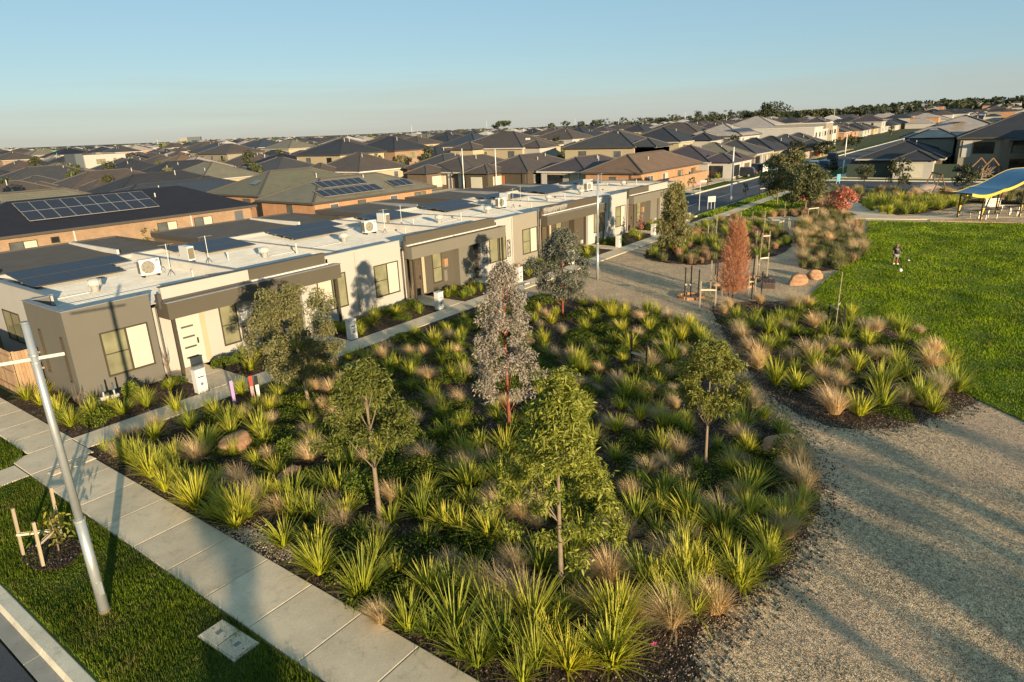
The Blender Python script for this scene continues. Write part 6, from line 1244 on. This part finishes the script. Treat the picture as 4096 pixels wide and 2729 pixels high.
# scooter left lying on the path
p=G(2084,1146,.05); t=thing('scooter','white and grey child scooter lying on the concrete path','scooter',(p.x,p.y,.06),R(-30)); MB().box(-.55,.1,-.06,.06,.03,.07).build('deck',M['grey'],t); MB().tube([(.1,0,.06),(.55,.15,.08),(.75,.22,.08)],.025,6).build('handle_stem',M['white'],t); MB().tube([(.7,.05,.09),(.8,.4,.09)],.02,6).build('handle_bar',M['black'],t)
for x in(-.6,.18): MB().tube([(x,-.02,.06),(x,.02,.06)],.06,10).build('wheel',M['black'],t)
# low seat beside the conifer, sandstone edging rings
p=G(2700+900*.4128,900+600*.4128); t=thing('low_bench','low maroon timber seat beside the stakes on the gravel','seat',(p.x,p.y,0),R(20))
for k in range(4): MB().box(-.55,.55,-.36+k*.185,-.2+k*.185,.3,.36).build('seat_board',paint('maroon%d'%k,(.10,.05,.045),.6),t)
for s in(-.42,.42): MB().box(s-.05,s+.05,-.32,.32,0,.3).build('leg',M['bark_dark'],t)
for i,(px_,py_) in enumerate(((2700+640*.4128,900+590*.4128),(2700+470*.4128,900+610*.4128),(2700+820*.4128,900+530*.4128),(2700+150*.4128,900+700*.4128))):
    p=G(px_,py_); t=thing('stone_ring','ring of sandstone edging stones around a stake, '+['by the orange conifer base','left of the orange conifer','under the ladder like stakes','under the three dark stakes'][i],'stone edging',tuple(p))
    for k in range(9): a=k*.7; MB().box(-.19,.19,-.1,.1,-.03,.14,0,Matrix.Translation((.62*math.cos(a),.62*math.sin(a),0))@Matrix.Rotation(a+1.57,4,'Z')).build('edging_stone',M['rock'],t)
# street signs
def board(label,px_,w_,z0,z1,mat,legs=2,ang=-37,name='sign_board',cat='sign',leg='white'):
    B=G(*px_); t=thing(name,label,cat,(B.x,B.y,0),R(ang)); MB().box(-w_/2,w_/2,-.02,.02,z0,z1).build('panel',M[mat],t)
    for k in range(legs):
        x=0 if legs==1 else -w_/2+.05+(w_-.1)*k/(legs-1); MB().tube([(x,.045,0),(x,.045,z1)],.028,6).build('post',M[leg],t)
    return t
board('white three legged notice board on the verge beyond the row',(2845,836),.95,.75,1.35,'offwhite',3)
t=board('white street name sign with two blades on the verge beyond the row',(2797,842),.02,2.2,2.21,'white',1); MB().box(-.05,.75,-.02,.02,2.95,3.15).build('name_blade',M['offwhite'],t); b=MB().box(-.8,.02,-.02,.02,2.82,3.0).build('name_blade',M['mauve'],t); b.rotation_euler=(0,0,R(30)); MB().tube([(0,.045,2.2),(0,.045,3.1)],.028,6).build('upper_post',M['white'],t)
M['blue']=paint('sign_blue',(.10,.30,.38)); board('light blue sign board by the plaza path',(3352,735),.6,.3,1.3,'blue',2); board('small white sign in a front garden on the far street',(3060,692),1.0,.2,1.5,'white',2); board('white pillar sign in front of the dark green fence',(3770,662),.7,0,3.6,'offwhite',2)
# ---------------------------------------------------------------- cars
def car(label,x,y,rot,col,group='parked cars',L=4.5,suv=True):
    t=thing('car',label,'car',(x,y,-.08),rot,group); W=.88; h=1.62 if suv else 1.42
    prof=[(-L/2,.45),(-L/2+.05,.85),(-L/2+.15,1.0),(-L/2+.45,h-.08),(-L/2+.8,h),(.35,h),(1.15,1.02),(L/2-.25,.88),(L/2,.68),(L/2,.42),(L/2-.1,.3),(-L/2+.1,.3)]
    m=MB(); n=len(prof); m.v=[(a,-W*(1 if b<1.05 else .82),b) for a,b in prof]+[(a,W*(1 if b<1.05 else .82),b) for a,b in prof]
    m.f=[tuple(range(n))[::-1],tuple(range(n,2*n))]+[(i,(i+1)%n,n+(i+1)%n,n+i) for i in range(n)]; m.m=[0]*len(m.f); m.build('body',col,t)
    for s in(-1,1):
        g=MB(); y0=s*(W*.86+.055); y1=s*(W*.80); g.poly([(-L/2+.5,y0,1.06),(.95,y0,1.06),(.3,y1,h-.1),(-L/2+.7,y1,h-.1)]); g.build('side_window',M['pane_dark'],t)
        for xx in(-L/2+.85,L/2-.85):
            w_=MB().tube([(xx,s*(W-.16),.32),(xx,s*(W+.02),.32)],.33,14).build('wheel',M['black'],t); MB().tube([(xx,s*(W+.021),.32),(xx,s*(W+.03),.32)],.19,10).build('rim',M['galv'],w_)
        MB().box(L/2-.06,L/2+.01,s*.62-.15,s*.62+.15,.62,.74).build('headlight',M['white'],t); MB().box(-L/2-.01,-L/2+.06,s*.66-.12,s*.66+.12,.75,.95).build('tail_light',M['redp'],t)
    MB().poly([(1.17,-.66,1.06),(1.17,.66,1.06),(.40,.62,h-.05),(.40,-.62,h-.05)]).build('windscreen',M['pane_dark'],t,loc=(.02,0,.02)); MB().poly([(-L/2+.14,-.66,1.04),(-L/2+.42,-.62,h-.12),(-L/2+.42,.62,h-.12),(-L/2+.14,.66,1.04)]).build('rear_window',M['pane_dark'],t,loc=(-.03,0,0))
    return t
def cm(n,c): m=NT(n); m.col(c).set(.25,.1,.5); return m.m
SILV,DARK,BLU,MAR=cm('car_silver',(.48,.47,.45)),cm('car_black',(.02,.022,.027)),cm('car_blue',(.02,.05,.10)),cm('car_maroon',(.07,.015,.025))
car('silver car parked in front of the red walled house',80.6,61.5,R(185),SILV); car('dark hatchback roof showing between the brick solar house and the trees',83,74,R(20),DARK)
for i,(px_,py_,cl,lb,rt) in enumerate(((2965,706,DARK,'dark car in the drive of the grey roofed house',95),(3015,690,DARK,'second dark car further along the far street',90),(3257,678,SILV,'silver car at the kerb beyond the olive trees',5),(3297,675,BLU,'dark blue car at the kerb next to the silver one',5),(3420,668,MAR,'maroon car by the small tree across the cross street',10),(3590,606,BLU,'blue truck parked far along the right street',0),(3330,640,DARK,'black car deep in shade on the far street',5))):
    p=G(px_,py_); car(lb,p.x,p.y,R(rt),cl)
# ---------------------------------------------------------------- wave roofed shelter and picnic tables
A0,A1=Vector((61.9,-25.1,0)),Vector((65.2,-27.8,0)); U=(A1-A0).normalized(); V=Vector((-U.y,U.x,0)); L0=(A1-A0).length
t=thing('shelter','picnic shelter with a blue wave shaped roof and yellow edge','shelter',tuple(A0),math.atan2(U.y,U.x)); WD=2.3
def zw(s): return 2.55-.28*math.sin((s+2.2)*.95) if s<1.2 else 2.62-.28*math.sin(3.4*.95)+1.35*(.5-.5*math.cos(min(1,(s-1.2)/5.)*math.pi))
ss=[-1.9+i*.3 for i in range(34)]
m=MB(); e0=MB(); e1=MB()
for i in range(len(ss)-1):
    a,b=ss[i],ss[i+1]; za,zb=zw(a),zw(b); m.poly([(a,-.45,za),(b,-.45,zb),(b,WD+.45,zb),(a,WD+.45,za)]); m.poly([(a,-.45,za-.06),(a,WD+.45,za-.06),(b,WD+.45,zb-.06),(b,-.45,zb-.06)])
    for e,y0,y1 in((e0,-.5,-.451),(e1,WD+.451,WD+.5)):
        e.v+=[(a,y0,za-.22),(b,y0,zb-.22),(b,y0,zb+.03),(a,y0,za+.03),(a,y1,za-.22),(b,y1,zb-.22),(b,y1,zb+.03),(a,y1,za+.03)]; n=len(e.v)-8
        for q in((0,1,2,3),(7,6,5,4),(3,2,6,7),(4,5,1,0)): e.f.append(tuple(n+k for k in q)); e.m.append(0)
m.build('roof',paint('shelter_blue',(.06,.16,.26),.35),t,True); M['yellow']=paint('yellow_paint',(.50,.35,.05),.5); e0.build('fascia',M['yellow'],t); e1.build('fascia',M['yellow'],t)
for s in(0.,L0,2*L0):
    for y in(0.,WD):
        MB().tube([(s,y,0),(s,y,zw(s)-.1)],.06,8).build('post',M['stake_dark'],t); MB().tube([(s+.12,y,.35),(s+.75,y,zw(s+.75)-.1)],.05,8).build('strut',M['stake_dark'],t)
        MB().poly([(s+.07,y-.01,.1),(s+.14,y-.01,.1),(s+.34,y-.01,1.1),(s+.07,y-.01,1.1)]).build('gusset',M['yellow'],t); MB().box(s-.05,s+.8,y-.03,y+.03,zw(s)-.42,zw(s)-.2).build('bracket',M['yellow'],t)
def table(label,x,y,rot):
    t=thing('picnic_table',label,'picnic table',(x,y,.05),rot,'picnic tables under the shelter')
    for k in range(4): MB().box(-.95,.95,-.36+k*.185,-.2+k*.185,.70,.75).build('table_board',M['bark_dark'],t)
    for s in(-1,1):
        b=MB().box(-.95,.95,s*.78-.16,s*.78+.16,.43,.47).build('bench',M['bark_dark'],t)
        for q in(-.6,.6): MB().box(q-.035,q+.035,s*.78-.035,s*.78+.035,0,.43).build('leg',M['white'],t)
    for q in(-.5,.5): MB().box(q-.05,q+.05,-.05,.05,0,.7).build('pedestal',M['white'],t)
an=math.atan2(U.y,U.x); q=A0+U*1.3+V*.9; table('left picnic table with white legs under the wave roof',q.x,q.y,an); q=A0+U*5.2+V*1.3; table('right picnic table with white legs under the wave roof',q.x,q.y,an)
q=A0+U*6.2+V*4.0; t=thing('slatted_seat','white slatted bench at the right edge behind the shelter','bench',(q.x,q.y,.05),an)
for k in range(5): MB().box(-.9,.9,.3,.33,.35+k*.16,.47+k*.16).build('back_slat',M['white'],t)
for k in range(3): MB().box(-.9,.9,-.15+k*.15,-.03+k*.15,.4,.44).build('seat_slat',M['white'],t)
for s in(-.75,.75): MB().box(s-.04,s+.04,-.1,.34,0,.4).build('leg',M['white'],t)
# play equipment beyond
B=G(3300+1225*.3717,600+490*.3717); t=thing('swing_frame','orange timber A frame swing beyond the plaza','swing',tuple(B),R(20)); M['orange']=paint('orange_timber',(.15,.085,.045),.85)
for x in(0,3.6):
    for s in(-.8,.8): MB().tube([(x,s,0),(x,0,2.3)],.07,7).build('leg',M['orange'],t)
MB().tube([(-.2,0,2.3),(3.8,0,2.3)],.08,7).build('beam',M['orange'],t)
for x in(1.2,2.4):
    for s in(-.2,.2): MB().tube([(x+s,0,2.3),(x+s,0,.6)],.015,4).build('chain',M['galv'],t)
    MB().box(x-.25,x+.25,-.1,.1,.56,.6).build('swing_seat',M['black'],t)
B=G(3300+1090*.3717,600+455*.3717); m=MB(); n=24
for k in range(7):
    rr_=2.6*(1-k/6.5)**.7 if k<6 else .05
    for j in range(n): a=2*math.pi*j/n; m.v.append((rr_*(1+.08*math.sin(3*a))*math.cos(a),rr_*.8*math.sin(a),.06+.9*math.sin(k/6*1.57)))
for k in range(6):
    for j in range(n): m.f.append((k*n+j,k*n+(j+1)%n,(k+1)*n+(j+1)%n,(k+1)*n+j)); m.m.append(0)
o=m.build('play_mound',paint('mound_pink',(.42,.30,.22),.9),None,True,loc=tuple(B)); tag(o,'smooth pinkish play mound beyond the plaza','play mound')
B=G(3750+590*.3126,640+230*.3126); t=thing('timber_gable','rough timber gable frame with branches above the shelter','play structure',(B.x,B.y,0),R(-30))
for s in(-1,1):
    for y in(-.8,.8): MB().tube([(s*2.2,y,1.2),(0,y,2.7)],.11,7).build('rafter',M['orange'],t)
    MB().tube([(s*1.8,-.8,0),(s*1.8,-.8,1.5)],.11,7).build('post',M['bark'],t); MB().tube([(s*1.8,.8,0),(s*1.8,.8,1.5)],.11,7).build('post',M['bark'],t)
rn=random.Random(6)
for k in range(26): a=rn.uniform(0,6.28); MB().tube([(rn.uniform(-1.6,1.6),rn.uniform(-.7,.7),.1),(rn.uniform(-2,2),rn.uniform(-.9,.9),rn.uniform(.8,1.8))],.04,5).build('branch',M['bark_pale'],t)
p=G(1318,838,2.3); t=thing('climbing_dome','yellow green climbing dome in the yard behind the garages','climbing frame',(p.x,p.y,0)); M['lime']=paint('lime_paint',(.36,.38,.05),.5); V_=[]
for k in range(4):
    rr_=[1.5,1.35,.95,.35][k]; zz=[0,.85,1.6,2.15][k]; V_.append([(rr_*math.cos(2*math.pi*(j+.5*(k%2))/6),rr_*math.sin(2*math.pi*(j+.5*(k%2))/6),zz) for j in range(6)])
for k in range(4):
    for j in range(6):
        MB().tube([V_[k][j],V_[k][(j+1)%6]],.035,5).build('bar',M['lime'],t)
        if k<3: MB().tube([V_[k][j],V_[k+1][j]],.035,5).build('bar',M['lime'],t); MB().tube([V_[k][j],V_[k+1][(j-1+2*(k%2))%6]],.035,5).build('bar',M['lime'],t)
# benches of red brick by the olive trees
B=G(3050+660*.3346,640+475*.3346); t=thing('brick_wall_seat','low curved red brick seating wall behind the red maple','seat wall',(B.x,B.y,0),R(-35))
for k in range(9): MB().box(-.3,.3,-.2,.2,0,.75,0,Matrix.Translation((-2.4+k*.6,.02*(k-4)**2,0))).build('block',M['r_red'],t)
# yard fences seen between the garages
paling_fence('yard_fence','pale timber paling fence behind the gap between the first two garages',12.4,27.5,22,27.5,1.8,'fence_pale',wd=.2); paling_fence('yard_fence','pale paling fence left of the climbing dome',26.5,30.5,36,30.5,1.6,'fence_pale',wd=.2)
# ---------------------------------------------------------------- the child on the lawn
def person(loc,rot,H):
    import bmesh
    t=thing('person','child in a black printed shirt and grey shorts walking on the lawn','person',loc,rot); s=H/1.30
    def skin(name,joints,edges,mat,root=0,sub=2):
        me=bpy.data.meshes.new(name); me.from_pydata([tuple(Vector(j[:3])*s) for j in joints],edges,[]); o=link(name,me,None); md=o.modifiers.new('skin','SKIN'); md.use_smooth_shade=True
        for i,j in enumerate(joints):
            sv=me.skin_vertices[0].data[i]; r_=j[3]; r2=j[4] if len(j)>4 else r_; sv.radius=(r_*s,r2*s); sv.use_root=(i==root)
        if sub: o.modifiers.new('sub','SUBSURF').levels=sub; o.modifiers['sub'].render_levels=sub
        dg=bpy.context.evaluated_depsgraph_get(); me2=bpy.data.meshes.new_from_object(o.evaluated_get(dg)); bpy.data.objects.remove(o); me2.materials.clear(); me2.materials.append(mat); me2.polygons.foreach_set('use_smooth',[True]*len(me2.polygons)); return link(name,me2,t)
    SK=paint('skin',(.26,.13,.075),.6,.08)
    J=[(0,0,.66,.085,.11),(0,0,.82,.08,.11),(0,0,.98,.075,.13),(0,0,1.06,.045),(0,-.005,1.11,.075,.07),(0,-.01,1.19,.088,.082),(0,-.005,1.25,.07),
       (.145,0,1.0,.045),(.185,.01,.83,.034),(.19,-.03,.68,.026),(.19,-.04,.60,.03,.018),(-.145,0,1.0,.045),(-.185,.03,.84,.034),(-.20,.0,.69,.026),(-.20,-.02,.61,.03,.018),
       (.075,0,.60,.075),(.08,-.06,.36,.052),(.08,-.01,.08,.036),(.085,-.10,.035,.032),(-.075,0,.60,.075),(-.08,.02,.35,.052),(-.08,.10,.10,.036),(-.085,.02,.04,.032)]
    E=[(0,1),(1,2),(2,3),(3,4),(4,5),(5,6),(2,7),(7,8),(8,9),(9,10),(2,11),(11,12),(12,13),(13,14),(0,15),(15,16),(16,17),(17,18),(0,19),(19,20),(20,21),(21,22)]
    body=skin('body',J,E,SK)
    skin('shirt',[(0,0,.60,.16,.17),(0,0,.80,.155,.165),(0,0,.98,.15,.17),(0,0,1.05,.07),(.15,0,1.0,.085),(.19,.01,.82,.075),(-.15,0,1.0,.085),(-.19,.03,.83,.075)],[(0,1),(1,2),(2,3),(2,4),(4,5),(2,6),(6,7)],M['black'])
    skin('shorts',[(0,0,.63,.14,.15),(.08,0,.56,.115),(.085,-.055,.36,.10),(-.08,0,.56,.115),(-.085,.015,.36,.10)],[(0,1),(1,2),(0,3),(3,4)],M['grey'])
    skin('hair',[(0,.02,1.22,.092,.088),(0,.01,1.275,.07)],[(0,1)],M['black'],0,2)
    for i,(x,y,z) in enumerate(((.08,-.04,.16),(-.08,.075,.18))): MB().tube([(x*s,(y-.01)*s,.05*s),(x*s,y*s,z*s)],.042*s,10).build('sock',M['redp'],t,True)
    for x,y in((.085,-.06),(-.085,.055)): MB().box((x-.04)*s,(x+.04)*s,(y-.11)*s,(y+.07)*s,0,.07*s).build('shoe',M['white'],t)
    MB().box(-.05*s,.05*s,-.118*s,-.108*s,.90*s,.95*s).build('shirt_print',M['offwhite'],t); MB().box(-.02*s,.02*s,-.118*s,-.106*s,.80*s,.88*s).build('shirt_print',M['offwhite'],t)
    for x in(-.03,.03): MB().lathe([(.001,-.009),(.009,0),(.001,.009)],(x*s,-.088*s,1.185*s),6).build('eye',M['black'],t)
    MB().tube([(0,-.085*s,1.19*s),(0,-.105*s,1.165*s)],[.008*s,.014*s],6).build('nose',SK,t,True); MB().box(-.022*s,.022*s,-.088*s,-.08*s,1.13*s,1.138*s).build('mouth',M['redp'],t)
    return t
p=G(3579,1062); person((p.x,p.y,.09),R(-52),1.34)
p=G(3600,1094); o=MB().lathe([(.11*math.sin(a),.11-.11*math.cos(a)) for a in [i*math.pi/10 for i in range(11)]],n=14).build('soccer_ball',M['white'],None,True,loc=(p.x,p.y,.09)); tag(o,'white ball on the lawn in front of the child','ball')
p=G(3631,1048); t=thing('shoe','small white and black shoe lying on the lawn right of the child','shoe',(p.x,p.y,.1),R(30)); MB().box(-.14,.14,-.05,.05,0,.06).build('upper',M['white'],t); MB().box(-.05,.14,-.045,.045,.06,.11).build('collar',M['black'],t)
# ---------------------------------------------------------------- shade from the street behind the camera
for i,(px_,py_,ds,h,r_) in enumerate(((3780,1990,36,7.4,.4),(3960,2130,34,8.0,.55),(3700,2260,32,7.,.35),(4120,2300,32,8.5,.8),(3860,2400,30,7.4,.45),(4150,2560,30,8,1.1),(3560,2640,30,6.6,.35),(3900,2660,30,7,.5),(4200,2080,40,9,.7),(4330,1900,54,9.5,1.0),(905,2210,30,6.2,.75))):
    p=G(px_,py_); shadow_tree(i,p.x,p.y,ds,h,r_)
for i,(px_,py_) in enumerate(((3000,2240),(3270,2100),(2600,2560))):
    p=G(px_,py_); dx,dy=SUND.x/math.hypot(SUND.x,SUND.y),SUND.y/math.hypot(SUND.x,SUND.y); ds=6.5/math.tan(R(SUN_EL)); pole('light pole on the street behind the camera',(p.x-dx*ds,p.y-dy*ds),h=6.5,group='light poles behind the camera')
